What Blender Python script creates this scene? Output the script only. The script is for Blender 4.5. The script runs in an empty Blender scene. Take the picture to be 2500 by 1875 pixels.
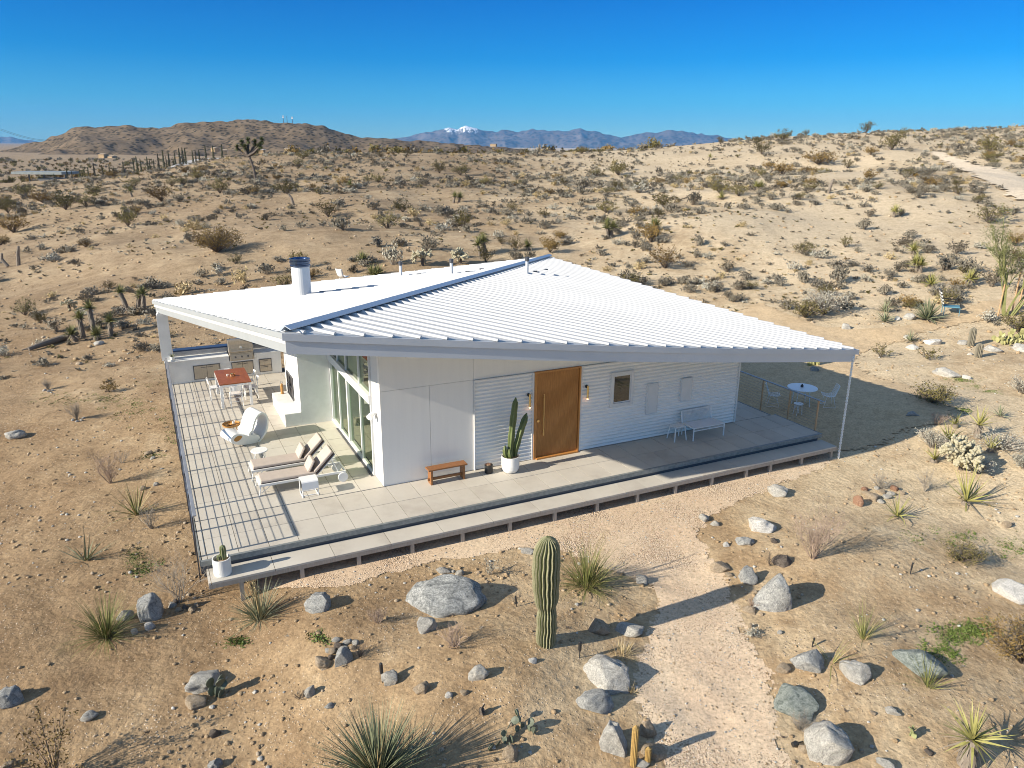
import bpy, bmesh, math, random
import numpy as np
from mathutils import Vector, Matrix, noise as mnoise

random.seed(7)
RNG = np.random.RandomState(11)
S = bpy.context.scene
COL = S.collection
R = math.radians
PI = math.pi

# ------------------------------------------------------------------ camera model (also used to find ground points)
F, HY, ROLL, H = 1850.0, 358.0, R(0.5), 9.0
TH = math.atan((937.5 - HY) / F)

def ray(x, y):
    cx, cy = x - 1250, y - 937.5
    c, s = math.cos(ROLL), math.sin(ROLL)
    X = cx * c + cy * s
    Y = -cx * s + cy * c
    return (X, F * math.cos(TH) - Y * math.sin(TH), -F * math.sin(TH) - Y * math.cos(TH))

def at_z(x, y, z=0.0):
    d = ray(x, y)
    t = (z - H) / d[2]
    return Vector((d[0] * t, d[1] * t, z))

# house frame: origin at the corner of the white front wall, x along the front wall, y towards the back
ANG = R(26.0)
CU, SU = math.cos(ANG), math.sin(ANG)
OX, OY = -3.52, 19.14
def w2h(x, y):
    dx, dy = x - OX, y - OY
    return dx * CU + dy * SU, -dx * SU + dy * CU
def h2w(u, v):
    return OX + u * CU - v * SU, OY + u * SU + v * CU

# ------------------------------------------------------------------ terrain height
_P = np.random.RandomState(3).permutation(256)
def vn(x, y, seed=0):
    x = np.asarray(x, float) + seed * 17.3
    y = np.asarray(y, float) + seed * 9.7
    xi = np.floor(x).astype(int)
    yi = np.floor(y).astype(int)
    fx, fy = x - xi, y - yi
    fx = fx * fx * (3 - 2 * fx)
    fy = fy * fy * (3 - 2 * fy)
    def h(a, b):
        return _P[(_P[a & 255] + b) & 255] / 255.0
    a = h(xi, yi) * (1 - fx) + h(xi + 1, yi) * fx
    b = h(xi, yi + 1) * (1 - fx) + h(xi + 1, yi + 1) * fx
    return a * (1 - fy) + b * fy - 0.5

CREST = [(-400, 520), (0, 474), (125, 457), (215, 444), (305, 431), (400, 417), (500, 393), (560, 384), (700, 377), (900, 372), (1100, 374), (1250, 373),
         (1420, 371), (1550, 365), (1700, 352), (1800, 343), (1900, 334), (2030, 329), (2150, 323), (2300, 318), (2400, 315), (2500, 310), (2900, 300)]
_ct, _cs = [], []
for _x, _y in CREST:
    _d = ray(_x, _y)
    _ct.append(_d[0] / _d[1])
    _cs.append(_d[2] / _d[1])
_ct, _cs = np.array(_ct), np.array(_cs)

def sstep(a, b, x):
    t = np.clip((x - a) / (b - a), 0, 1)
    return t * t * (3 - 2 * t)

MOUNDS = [(0.2, 12.2, 0.45, 2.2), (-3.4, 13.2, 0.2, 1.6), (7.5, 13.2, 0.25, 2.0), (9.0, 17.0, 0.3, 2.5), (15, 27, 0.35, 3.0), (17.5, 21, 0.3, 2.6), (-11, 15, 0.25, 3.0)]

def hz(x, y):
    x = np.asarray(x, float)
    y = np.asarray(y, float)
    dx, dy = x - OX, y - OY
    u = dx * CU + dy * SU
    v = -dx * SU + dy * CU
    n = -0.62 - 0.075 * np.clip(-2.75 - v, 0, 14)
    n = n - 0.06 * np.clip(-4.6 - u, 0, 10) * sstep(-6, 2, v) - 0.35 * sstep(-2.5, -5.0, u) * sstep(6, -4, v)
    n = n + 0.045 * np.clip(u - 16, 0, 40)
    for mx, my, a, r in MOUNDS:
        n = n + a * np.exp(-((x - mx) ** 2 + (y - my) ** 2) / (r * r))
    t = x / np.maximum(y, 8.0)
    sl = np.interp(t, _ct, _cs)
    Rc = 168.0 - 18 * sstep(-0.3, -0.6, t)
    zc = H + sl * Rc
    y0 = 36.0
    s = np.clip((y - y0) / (Rc - y0), 0, 1)
    s = s + 0.035 * np.sin(np.clip(s, 0, 1) * 2 * PI) * 0.5
    z = n * (1 - s) + zc * s
    und = vn(x / 26, y / 26, 1) * 2.2 + vn(x / 11, y / 11, 2) * 1.15 + vn(x / 4.5, y / 4.5, 8) * 0.42 + vn(x / 2, y / 2, 9) * 0.14 + vn(x / 48, y / 48, 12) * 2.6
    z = z + und * sstep(38, 62, y) * (1 - 0.92 * sstep(112, 150, y))
    # the far side of the crest falls to the valley floor
    over = np.maximum(y - Rc, 0)
    left = sstep(-0.25, -0.45, t)
    fall = (0.032 * (1 - left) + 0.02 * left)
    zfar = np.maximum(zc - fall * over - 0.00012 * over ** 2, -8.0 + vn(x / 180, y / 180, 4) * 3)
    z = np.where(y > Rc, zfar, z)
    near = 1 - sstep(60, 120, y)
    hs = sstep(0.4, 2.5, np.maximum(np.maximum(-5.3 - u, u - 14.8), np.maximum(-3.2 - v, v - 13.5)))
    z = z + near * hs * (vn(x / 2.6, y / 2.6, 5) * 0.16 + vn(x / 0.9, y / 0.9, 6) * 0.06 + vn(x / 0.33, y / 0.33, 7) * 0.022)
    return z

def hz1(x, y):
    return float(hz(x, y))

def gp(px, py):
    """point of the terrain seen at a pixel of the photograph"""
    d = ray(px, py)
    ys = np.concatenate([np.arange(6, 60, 0.1), np.arange(60, 500, 0.5)])
    xs = ys * d[0] / d[1]
    zr = H + ys * d[2] / d[1]
    k = np.argmax(zr < hz(xs, ys))
    if k == 0:
        k = len(ys) - 1
    a, b = ys[max(k - 1, 0)], ys[k]
    sub = np.linspace(a, b, 9)
    dz = H + sub * d[2] / d[1] - hz(sub * d[0] / d[1], sub)
    j = int(np.argmax(dz < 0)) or 8
    f = dz[j - 1] / (dz[j - 1] - dz[j]) if dz[j - 1] != dz[j] else 0
    b = sub[j - 1] + (sub[j] - sub[j - 1]) * f
    x = b * d[0] / d[1]
    return Vector((x, b, hz1(x, b)))

def mpp(p):
    """metres per photo pixel at a world point"""
    return (p.y * math.cos(TH) - (p.z - H) * math.sin(TH)) / F

def proj(p):
    d = Vector(p) - Vector((0, 0, H))
    fw = d.y * math.cos(TH) - d.z * math.sin(TH)
    Y = -d.y * math.sin(TH) - d.z * math.cos(TH)
    return 1250 + d.x * F / fw, 937.5 + Y * F / fw

# ------------------------------------------------------------------ object helpers
def tag(o, label=None, cat=None, group=None, kind=None):
    if label: o['label'] = label
    if cat: o['category'] = cat
    if group: o['group'] = group
    if kind: o['kind'] = kind
    return o

def thing(name, label, cat, loc=(0, 0, 0), rz=0.0, group=None, scale=None):
    o = bpy.data.objects.new(name, None)
    o.empty_display_size = 0.2
    COL.objects.link(o)
    o.location = loc
    o.rotation_euler = (0, 0, rz)
    if scale is not None:
        o.scale = (scale,) * 3 if not hasattr(scale, '__len__') else scale
    return tag(o, label, cat, group)

def dup(root, loc, rz, label=None, scale=None, group=None):
    r = root.copy()
    COL.objects.link(r)
    r.location = loc
    r.rotation_euler = (0, 0, rz)
    if scale is not None:
        r.scale = (scale,) * 3 if not hasattr(scale, '__len__') else scale
    if label: r['label'] = label
    if group: r['group'] = group
    for ch in list(root.children):
        c = ch.copy()
        COL.objects.link(c)
        c.parent = r
        for g in list(ch.children):
            d = g.copy()
            COL.objects.link(d)
            d.parent = c
    return r

class MB:
    """collects shapes for ONE mesh"""
    def __init__(s):
        s.v, s.f, s.m = [], [], []
    def add(s, vs, fs, m=0):
        n = len(s.v)
        s.v.extend([tuple(p) for p in vs])
        s.f.extend([tuple(i + n for i in f) for f in fs])
        s.m.extend([m] * len(fs))
        return s
    def box(s, x0, x1, y0, y1, z0, z1, m=0):
        vs = [(x0, y0, z0), (x1, y0, z0), (x1, y1, z0), (x0, y1, z0), (x0, y0, z1), (x1, y0, z1), (x1, y1, z1), (x0, y1, z1)]
        return s.add(vs, [(0, 3, 2, 1), (4, 5, 6, 7), (0, 1, 5, 4), (1, 2, 6, 5), (2, 3, 7, 6), (3, 0, 4, 7)], m)
    def obox(s, c, size, M=None, m=0):
        b = MB().box(-size[0] / 2, size[0] / 2, -size[1] / 2, size[1] / 2, -size[2] / 2, size[2] / 2)
        c = Vector(c)
        return s.add([(M @ Vector(p) if M else Vector(p)) + c for p in b.v], b.f, m)
    def tube(s, pts, r, n=8, m=0, closed=False, caps=True):
        pts = [Vector(p) for p in pts]
        k = len(pts)
        rs = r if hasattr(r, '__len__') else [r] * k
        vs, fs = [], []
        up = Vector((0, 0, 1))
        prev = None
        for i, p in enumerate(pts):
            if closed:
                t = pts[(i + 1) % k] - pts[i - 1]
            else:
                t = pts[min(i + 1, k - 1)] - pts[max(i - 1, 0)]
            if t.length < 1e-9: t = Vector((0, 0, 1))
            t.normalize()
            a = prev if prev is not None else (up if abs(t.z) < 0.95 else Vector((1, 0, 0)))
            a = a - t * a.dot(t)
            if a.length < 1e-6:
                a = t.orthogonal()
            a.normalize()
            prev = a
            b = t.cross(a)
            for j in range(n):
                q = 2 * PI * j / n
                vs.append(p + (a * math.cos(q) + b * math.sin(q)) * rs[i])
        for i in range(k if closed else k - 1):
            for j in range(n):
                a0, a1 = i * n + j, i * n + (j + 1) % n
                b0, b1 = ((i + 1) % k) * n + j, ((i + 1) % k) * n + (j + 1) % n
                fs.append((a0, a1, b1, b0))
        if caps and not closed:
            fs.append(tuple(range(n))[::-1])
            fs.append(tuple((k - 1) * n + j for j in range(n)))
        return s.add(vs, fs, m)
    def lathe(s, prof, n=24, c=(0, 0, 0), m=0, cap=True):
        vs, fs = [], []
        for r, z in prof:
            for j in range(n):
                q = 2 * PI * j / n
                vs.append((c[0] + r * math.cos(q), c[1] + r * math.sin(q), c[2] + z))
        for i in range(len(prof) - 1):
            for j in range(n):
                fs.append((i * n + j, i * n + (j + 1) % n, (i + 1) * n + (j + 1) % n, (i + 1) * n + j))
        if cap:
            fs.append(tuple(range(n))[::-1])
            fs.append(tuple((len(prof) - 1) * n + j for j in range(n)))
        return s.add(vs, fs, m)
    def prism(s, poly, z0, z1, m=0):
        """plan polygon; z0/z1 numbers or functions of (x, y)"""
        g = lambda z, p: z(p[0], p[1]) if callable(z) else z
        n = len(poly)
        vs = [(p[0], p[1], g(z0, p)) for p in poly] + [(p[0], p[1], g(z1, p)) for p in poly]
        fs = [tuple(range(n))[::-1], tuple(range(n, 2 * n))] + [(i, (i + 1) % n, n + (i + 1) % n, n + i) for i in range(n)]
        return s.add(vs, fs, m)
    def extr(s, prof, x0, x1, m=0, axis='y'):
        """closed profile in (x,z) extruded along y"""
        n = len(prof)
        vs = [(p[0], x0, p[1]) for p in prof] + [(p[0], x1, p[1]) for p in prof]
        fs = [tuple(range(n)), tuple(range(n, 2 * n))[::-1]] + [(i, n + i, n + (i + 1) % n, (i + 1) % n) for i in range(n)]
        return s.add(vs, fs, m)
    def blade(s, p, d, L, w, droop=0.0, segs=3, m=0, side=None):
        p = Vector(p)
        d = Vector(d).normalized()
        sd = d.cross(Vector((0, 0, 1)))
        if sd.length < 0.05: sd = Vector((1, 0, 0))
        sd.normalize()
        if side is not None:
            sd = (sd + side * 0.8).normalized()
        vs, fs = [], []
        q = p.copy()
        dd = d.copy()
        for i in range(segs + 1):
            t = i / segs
            ww = w * (1 - t) * (0.65 + 0.5 * math.sin(min(t * 3, 1) * PI / 2))
            if i == segs:
                vs.append(q.copy())
            else:
                vs += [q - sd * ww / 2, q + sd * ww / 2]
            dd = (dd + Vector((0, 0, -droop / segs))).normalized()
            q = q + dd * (L / segs)
        for i in range(segs - 1):
            fs.append((2 * i, 2 * i + 1, 2 * i + 3, 2 * i + 2))
        fs.append((2 * segs - 2, 2 * segs - 1, 2 * segs))
        return s.add(vs, fs, m)
    def leaf(s, c, size, rnd, m=0):
        a = Vector((rnd.uniform(-1, 1), rnd.uniform(-1, 1), rnd.uniform(-1, 1)))
        b = a.orthogonal().normalized()
        a.normalize()
        c = Vector(c)
        return s.add([c - a * size, c + b * size * 0.45, c + a * size, c - b * size * 0.45], [(0, 1, 2, 3)], m)
    def twig(s, pts, r0, r1, m=0):
        k = len(pts)
        return s.tube(pts, [r0 + (r1 - r0) * i / (k - 1) for i in range(k)], 3, m, caps=False)
    def mesh(s, name, mats, smooth=False):
        me = bpy.data.meshes.new(name)
        me.from_pydata(s.v, [], s.f)
        for m in (mats if isinstance(mats, (list, tuple)) else [mats]):
            me.materials.append(m)
        if any(s.m):
            me.polygons.foreach_set('material_index', s.m)
        if smooth:
            me.polygons.foreach_set('use_smooth', [True] * len(s.f))
        me.validate()
        me.update()
        return me
    def build(s, name, mats, parent=None, smooth=False, bevel=0.0, loc=None):
        o = bpy.data.objects.new(name, s.mesh(name, mats, smooth))
        COL.objects.link(o)
        if parent is not None: o.parent = parent
        if loc is not None: o.location = loc
        if bevel > 0:
            b = o.modifiers.new('bevel', 'BEVEL')
            b.width = bevel
            b.segments = 2
            b.limit_method = 'ANGLE'
        return o

# ------------------------------------------------------------------ materials
def nodes(name):
    m = bpy.data.materials.new(name)
    m.use_nodes = True
    nt = m.node_tree
    b = nt.nodes['Principled BSDF']
    return m, nt, b

def N(nt, t, **kw):
    n = nt.nodes.new(t)
    for k, v in kw.items():
        if k in n.inputs.keys(): n.inputs[k].default_value = v
        else: setattr(n, k, v)
    return n

def ramp(nt, src, stops):
    r = nt.nodes.new('ShaderNodeValToRGB')
    el = r.color_ramp.elements
    while len(el) < len(stops): el.new(0.5)
    for e, (p, c) in zip(el, stops):
        e.position = p
        e.color = (*c, 1) if len(c) == 3 else c
    nt.links.new(src, r.inputs[0])
    return r

def mk(name, c1, c2=None, scale=6.0, rough=0.6, metal=0.0, bump=0.0, bscale=None, stretch=None, spec=0.5, world=False, detail=6.0):
    m, nt, b = nodes(name)
    b.inputs['Roughness'].default_value = rough
    b.inputs['Metallic'].default_value = metal
    b.inputs['Specular IOR Level'].default_value = spec
    if c2 is None: c2 = tuple(min(1, c * 0.9) for c in c1)
    if world:
        co = nt.nodes.new('ShaderNodeNewGeometry').outputs['Position']
    else:
        co = nt.nodes.new('ShaderNodeTexCoord').outputs['Object']
    if stretch:
        mp = nt.nodes.new('ShaderNodeMapping')
        mp.inputs['Scale'].default_value = stretch
        nt.links.new(co, mp.inputs[0])
        co = mp.outputs[0]
    n = N(nt, 'ShaderNodeTexNoise', Scale=scale, Detail=detail, Roughness=0.6)
    nt.links.new(co, n.inputs['Vector'])
    r = ramp(nt, n.outputs[0], [(0.35, c1), (0.65, c2)])
    nt.links.new(r.outputs[0], b.inputs['Base Color'])
    if bump > 0:
        n2 = N(nt, 'ShaderNodeTexNoise', Scale=bscale or scale * 4, Detail=6.0)
        nt.links.new(co, n2.inputs['Vector'])
        bp_ = N(nt, 'ShaderNodeBump', Strength=bump, Distance=0.02)
        nt.links.new(n2.outputs[0], bp_.inputs['Height'])
        nt.links.new(bp_.outputs[0], b.inputs['Normal'])
    return m

def mk_rock(name, dark, light, vein=None, scale=2.2):
    m, nt, b = nodes(name)
    b.inputs['Roughness'].default_value = 0.9
    b.inputs['Specular IOR Level'].default_value = 0.25
    tc = nt.nodes.new('ShaderNodeTexCoord')
    oi = nt.nodes.new('ShaderNodeObjectInfo')
    mul = N(nt, 'ShaderNodeVectorMath', operation='MULTIPLY_ADD')
    mul.inputs[1].default_value = (1, 1, 1)
    cmb = nt.nodes.new('ShaderNodeCombineXYZ')
    sc = N(nt, 'ShaderNodeMath', operation='MULTIPLY')
    sc.inputs[1].default_value = 37.0
    nt.links.new(oi.outputs['Random'], sc.inputs[0])
    for i in range(3): nt.links.new(sc.outputs[0], cmb.inputs[i])
    nt.links.new(tc.outputs['Object'], mul.inputs[0])
    nt.links.new(cmb.outputs[0], mul.inputs[2])
    n = N(nt, 'ShaderNodeTexNoise', Scale=scale, Detail=10.0, Roughness=0.75, Distortion=1.6)
    nt.links.new(mul.outputs[0], n.inputs['Vector'])
    mid = tuple((a + c) / 2 for a, c in zip(dark, light))
    r = ramp(nt, n.outputs[0], [(0.34, dark), (0.46, mid), (0.60, light)])
    n2 = N(nt, 'ShaderNodeTexNoise', Scale=scale * 9, Detail=8.0, Roughness=0.7)
    nt.links.new(mul.outputs[0], n2.inputs['Vector'])
    r2 = ramp(nt, n2.outputs[0], [(0.32, (0.5, 0.5, 0.5)), (0.62, (1.2, 1.18, 1.15))])
    mx = N(nt, 'ShaderNodeMix', data_type='RGBA', blend_type='MULTIPLY')
    mx.inputs[0].default_value = 1.0
    nt.links.new(r.outputs[0], mx.inputs[6])
    nt.links.new(r2.outputs[0], mx.inputs[7])
    nt.links.new(mx.outputs[2], b.inputs['Base Color'])
    bp_ = N(nt, 'ShaderNodeBump', Strength=0.9, Distance=0.06)
    nt.links.new(n2.outputs[0], bp_.inputs['Height'])
    bp2 = N(nt, 'ShaderNodeBump', Strength=0.5, Distance=0.08)
    nt.links.new(n.outputs[0], bp2.inputs['Height'])
    nt.links.new(bp_.outputs[0], bp2.inputs['Normal'])
    nt.links.new(bp2.outputs[0], b.inputs['Normal'])
    return m

def mk_ground(name, cols, peb_cols, far=True, peb=16.0, peb_amt=0.5, lump=0.55, mott=0.62):
    """cols: dark, mid, pale. small stones come from a voronoi; everything in metres"""
    m, nt, b = nodes(name)
    b.inputs['Roughness'].default_value = 1.0
    b.inputs['Specular IOR Level'].default_value = 0.1
    pos = nt.nodes.new('ShaderNodeNewGeometry').outputs['Position']
    L = nt.links.new
    big = N(nt, 'ShaderNodeTexNoise', Scale=0.11, Detail=5.0, Roughness=0.55)
    L(pos, big.inputs['Vector'])
    med = N(nt, 'ShaderNodeTexNoise', Scale=0.9, Detail=9.0, Roughness=0.68)
    L(pos, med.inputs['Vector'])
    fine = N(nt, 'ShaderNodeTexNoise', Scale=14.0, Detail=8.0, Roughness=0.75)
    L(pos, fine.inputs['Vector'])
    # paler and sandier towards the right of the house
    sx = nt.nodes.new('ShaderNodeSeparateXYZ')
    L(pos, sx.inputs[0])
    mr = N(nt, 'ShaderNodeMapRange')
    mr.inputs[1].default_value, mr.inputs[2].default_value = -8.0, 18.0
    mr.inputs[3].default_value, mr.inputs[4].default_value = -0.10, 0.20
    L(sx.outputs[0], mr.inputs[0])
    a1 = N(nt, 'ShaderNodeMath', operation='MULTIPLY_ADD')
    a1.inputs[1].default_value = 0.55
    L(med.outputs[0], a1.inputs[0])
    L(mr.outputs[0], a1.inputs[2])
    a2 = N(nt, 'ShaderNodeMath', operation='MULTIPLY_ADD')
    a2.inputs[1].default_value = 0.6
    L(big.outputs[0], a2.inputs[0])
    L(a1.outputs[0], a2.inputs[2])
    base = ramp(nt, a2.outputs[0], [(0.38, cols[0]), (0.55, cols[1]), (0.76, cols[2])])
    if far:
        yr = N(nt, 'ShaderNodeMapRange')
        yr.inputs[1].default_value, yr.inputs[2].default_value = 26.0, 62.0
        yr.inputs[3].default_value, yr.inputs[4].default_value = 0.0, 0.62
        L(sx.outputs[1], yr.inputs[0])
        fm = N(nt, 'ShaderNodeMix', data_type='RGBA')
        L(yr.outputs[0], fm.inputs[0])
        L(base.outputs[0], fm.inputs[6])
        r2 = ramp(nt, a2.outputs[0], [(0.38, (0.25, 0.19, 0.125)), (0.58, (0.37, 0.295, 0.20)), (0.82, (0.52, 0.43, 0.31))])
        L(r2.outputs[0], fm.inputs[7])
        base_out = fm.outputs[2]
    else:
        base_out = base.outputs[0]
    fr = ramp(nt, fine.outputs[0], [(0.3, (0.58, 0.57, 0.56)), (0.5, (1, 1, 1)), (0.72, (1.4, 1.38, 1.35))])
    mx = N(nt, 'ShaderNodeMix', data_type='RGBA', blend_type='MULTIPLY')
    mx.inputs[0].default_value = 0.9
    L(base_out, mx.inputs[6])
    L(fr.outputs[0], mx.inputs[7])
    mot = N(nt, 'ShaderNodeTexNoise', Scale=3.2, Detail=7.0, Roughness=0.7)
    L(pos, mot.inputs['Vector'])
    mo = ramp(nt, mot.outputs[0], [(0.32, (0.62, 0.6, 0.58)), (0.5, (0.98, 0.98, 0.98)), (0.7, (1.2, 1.2, 1.2))])
    mxa = N(nt, 'ShaderNodeMix', data_type='RGBA', blend_type='MULTIPLY')
    mxa.inputs[0].default_value = mott
    L(mx.outputs[2], mxa.inputs[6])
    L(mo.outputs[0], mxa.inputs[7])
    mx = mxa
    # scattered stones
    vo = N(nt, 'ShaderNodeTexVoronoi', Scale=peb, Randomness=1.0)
    L(pos, vo.inputs['Vector'])
    gate = N(nt, 'ShaderNodeTexNoise', Scale=0.6, Detail=4.0)
    L(pos, gate.inputs['Vector'])
    gr = N(nt, 'ShaderNodeMapRange')
    gr.inputs[1].default_value, gr.inputs[2].default_value = 0.35, 0.75
    gr.inputs[3].default_value, gr.inputs[4].default_value = 0.12, 0.12 + peb_amt * 0.5
    L(gate.outputs[0], gr.inputs[0])
    lt = N(nt, 'ShaderNodeMath', operation='LESS_THAN')
    L(vo.outputs['Distance'], lt.inputs[0])
    L(gr.outputs[0], lt.inputs[1])
    sc = nt.nodes.new('ShaderNodeSeparateColor')
    L(vo.outputs['Color'], sc.inputs[0])
    pc = ramp(nt, sc.outputs[0], [(0.0, peb_cols[0]), (0.5, peb_cols[1]), (1.0, peb_cols[2])])
    mf = N(nt, 'ShaderNodeMath', operation='MULTIPLY')
    mf.inputs[1].default_value = 0.75
    L(lt.outputs[0], mf.inputs[0])
    mx2 = N(nt, 'ShaderNodeMix', data_type='RGBA')
    L(mf.outputs[0], mx2.inputs[0])
    L(mx.outputs[2], mx2.inputs[6])
    L(pc.outputs[0], mx2.inputs[7])
    L(mx2.outputs[2], b.inputs['Base Color'])
    # relief
    bn = N(nt, 'ShaderNodeTexNoise', Scale=7.0, Detail=9.0, Roughness=0.58)
    L(pos, bn.inputs['Vector'])
    b1 = N(nt, 'ShaderNodeBump', Strength=lump, Distance=0.08)
    L(bn.outputs[0], b1.inputs['Height'])
    sb = N(nt, 'ShaderNodeMath', operation='SUBTRACT')
    L(gr.outputs[0], sb.inputs[0])
    L(vo.outputs['Distance'], sb.inputs[1])
    mxm = N(nt, 'ShaderNodeMath', operation='MAXIMUM')
    mxm.inputs[1].default_value = 0.0
    L(sb.outputs[0], mxm.inputs[0])
    b2 = N(nt, 'ShaderNodeBump', Strength=0.9, Distance=0.06)
    L(mxm.outputs[0], b2.inputs['Height'])
    L(b1.outputs[0], b2.inputs['Normal'])
    L(b2.outputs[0], b.inputs['Normal'])
    return m

def mk_wood(name, c1, c2, axis_scale=(1, 14, 14), rough=0.45, scale=3.0):
    return mk(name, c1, c2, scale=scale, rough=rough, stretch=axis_scale, detail=8, bump=0.05)

def mk_leaf(name, c1, c2, rough=0.6, trans=0.25):
    m, nt, b = nodes(name)
    b.inputs['Roughness'].default_value = rough
    b.inputs['Specular IOR Level'].default_value = 0.3
    tc = nt.nodes.new('ShaderNodeTexCoord')
    n = N(nt, 'ShaderNodeTexNoise', Scale=3.5, Detail=4.0)
    nt.links.new(tc.outputs['Object'], n.inputs['Vector'])
    oi = nt.nodes.new('ShaderNodeObjectInfo')
    ad = N(nt, 'ShaderNodeMath', operation='MULTIPLY_ADD')
    ad.inputs[1].default_value = 0.3
    nt.links.new(oi.outputs['Random'], ad.inputs[0])
    nt.links.new(n.outputs[0], ad.inputs[2])
    r = ramp(nt, ad.outputs[0], [(0.35, c1), (0.95, c2)])
    nt.links.new(r.outputs[0], b.inputs['Base Color'])
    return m

M = {}
M['white'] = mk('white_paint', (0.72, 0.72, 0.71), (0.66, 0.66, 0.65), 1.2, 0.45)
M['white_stucco'] = mk('white_stucco', (0.76, 0.76, 0.74), (0.69, 0.69, 0.67), 2.5, 0.75, bump=0.15, bscale=60)
M['panel'] = mk('satin_white_panel', (0.86, 0.835, 0.78), (0.83, 0.805, 0.755), 1.4, 0.4, stretch=(5, 1, 0.35))
M['roofmetal'] = mk('white_roof_metal', (0.54, 0.545, 0.55), (0.50, 0.505, 0.51), 0.6, 0.5)
M['ridge'] = mk('ridge_cap_metal', (0.50, 0.56, 0.64), (0.46, 0.52, 0.60), 1.0, 0.3)
M['fascia'] = mk('fascia_paint', (0.55, 0.57, 0.60), (0.51, 0.53, 0.56), 0.7, 0.35)
M['trim'] = mk('pale_grey_trim', (0.34, 0.36, 0.37), (0.31, 0.33, 0.34), 1.5, 0.5)
M['deckshade'] = mk('shaded_deck_steel', (0.05, 0.062, 0.08), (0.07, 0.08, 0.095), 4, 0.6)  # beam colour holds the dark blue shadow under the deck edge
M['corr'] = mk('corrugated_white_metal', (0.86, 0.85, 0.82), (0.83, 0.82, 0.79), 1.0, 0.35)
M['concrete'] = mk('deck_tile', (0.50, 0.47, 0.42), (0.44, 0.41, 0.365), 1.3, 0.75, bump=0.1, bscale=40)
def tile_mat():
    m, nt, b = nodes('deck_tile')
    L = nt.links.new
    b.inputs['Roughness'].default_value = 0.75
    co = nt.nodes.new('ShaderNodeTexCoord').outputs['Object']
    sn = N(nt, 'ShaderNodeVectorMath', operation='ADD')
    sn.inputs[1].default_value = (0.64, 1.06, 0)
    L(co, sn.inputs[0])
    dv_ = N(nt, 'ShaderNodeVectorMath', operation='DIVIDE')
    dv_.inputs[1].default_value = (0.683, 1.035, 50)
    L(sn.outputs[0], dv_.inputs[0])
    fl_ = N(nt, 'ShaderNodeVectorMath', operation='FLOOR')
    L(dv_.outputs[0], fl_.inputs[0])
    wn_ = nt.nodes.new('ShaderNodeTexWhiteNoise')
    L(fl_.outputs[0], wn_.inputs['Vector'])
    n = N(nt, 'ShaderNodeTexNoise', Scale=0.9, Detail=8.0, Roughness=0.65)
    L(co, n.inputs['Vector'])
    ad = N(nt, 'ShaderNodeMath', operation='MULTIPLY_ADD')
    ad.inputs[1].default_value = 0.22
    L(wn_.outputs['Value'], ad.inputs[0])
    L(n.outputs[0], ad.inputs[2])
    r = ramp(nt, ad.outputs[0], [(0.35, (0.415, 0.37, 0.315)), (0.55, (0.50, 0.46, 0.395)), (0.85, (0.56, 0.52, 0.45))])
    L(r.outputs[0], b.inputs['Base Color'])
    return m
M['concrete'] = tile_mat()
M['joint'] = mk('dark_joint', (0.05, 0.05, 0.05), (0.08, 0.08, 0.075), 5, 0.9)
M['edge'] = mk('galvanised_edge', (0.20, 0.22, 0.22), (0.30, 0.31, 0.30), 9, 0.55, 0.3)
M['darkedge'] = mk('plain_dark_blue', (0.02, 0.045, 0.11), (0.03, 0.06, 0.14), 4, 0.5)  # even dark blue over the whole kitchen parapet
M['post'] = mk('grey_timber', (0.42, 0.37, 0.31), (0.33, 0.29, 0.24), 5, 0.8, stretch=(6, 6, 1))
M['steel'] = mk('brushed_steel', (0.50, 0.47, 0.43), (0.40, 0.38, 0.35), 4, 0.35, 0.85, stretch=(1, 1, 14))
M['warmsteel'] = mk('cabinet_steel', (0.50, 0.44, 0.36), (0.42, 0.37, 0.30), 4, 0.42, 0.6, stretch=(10, 1, 1))
M['darksteel'] = mk('dark_steel', (0.10, 0.10, 0.11), (0.14, 0.14, 0.15), 5, 0.4, 0.6)
M['railsteel'] = mk('rail_steel', (0.42, 0.42, 0.43), (0.34, 0.34, 0.35), 3, 0.4, 0.5)
M['black'] = mk('black_enamel', (0.018, 0.018, 0.02), (0.03, 0.03, 0.03), 8, 0.35)
M['chrome'] = mk('dark_blue_chrome', (0.12, 0.16, 0.25), (0.10, 0.13, 0.2), 3, 0.2, 0.9)
M['doorwood'] = mk_wood('ribbed_door_wood', (0.56, 0.26, 0.07), (0.42, 0.175, 0.045), (12, 12, 1.1))
M['tablewood'] = mk_wood('red_table_wood', (0.36, 0.11, 0.028), (0.21, 0.055, 0.015), (1.4, 14, 6))
M['benchwood'] = mk_wood('orange_bench_wood', (0.31, 0.135, 0.045), (0.22, 0.09, 0.03), (2, 12, 12))
M['orangepost'] = mk_wood('orange_post_wood', (0.56, 0.36, 0.20), (0.46, 0.28, 0.15), (10, 10, 1))
M['brass'] = mk('brass', (0.75, 0.55, 0.25), (0.68, 0.48, 0.2), 4, 0.3, 0.9)
M['cushion'] = mk('beige_cushion', (0.50, 0.425, 0.365), (0.455, 0.385, 0.33), 5, 0.95, bump=0.3, bscale=120)
M['piping'] = mk('dark_piping', (0.05, 0.03, 0.025), (0.07, 0.04, 0.03), 5, 0.8)
M['plastic'] = mk('white_plastic', (0.80, 0.80, 0.79), (0.77, 0.77, 0.76), 2, 0.3)
M['amber'] = mk('amber_wood', (0.50, 0.26, 0.07), (0.40, 0.19, 0.05), 6, 0.5)
M['ceramic'] = mk('white_ceramic', (0.78, 0.77, 0.74), (0.74, 0.73, 0.70), 3, 0.45)
M['soil'] = mk('potting_gravel', (0.24, 0.15, 0.09), (0.45, 0.33, 0.22), 30, 1.0, bump=0.6)
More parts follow.
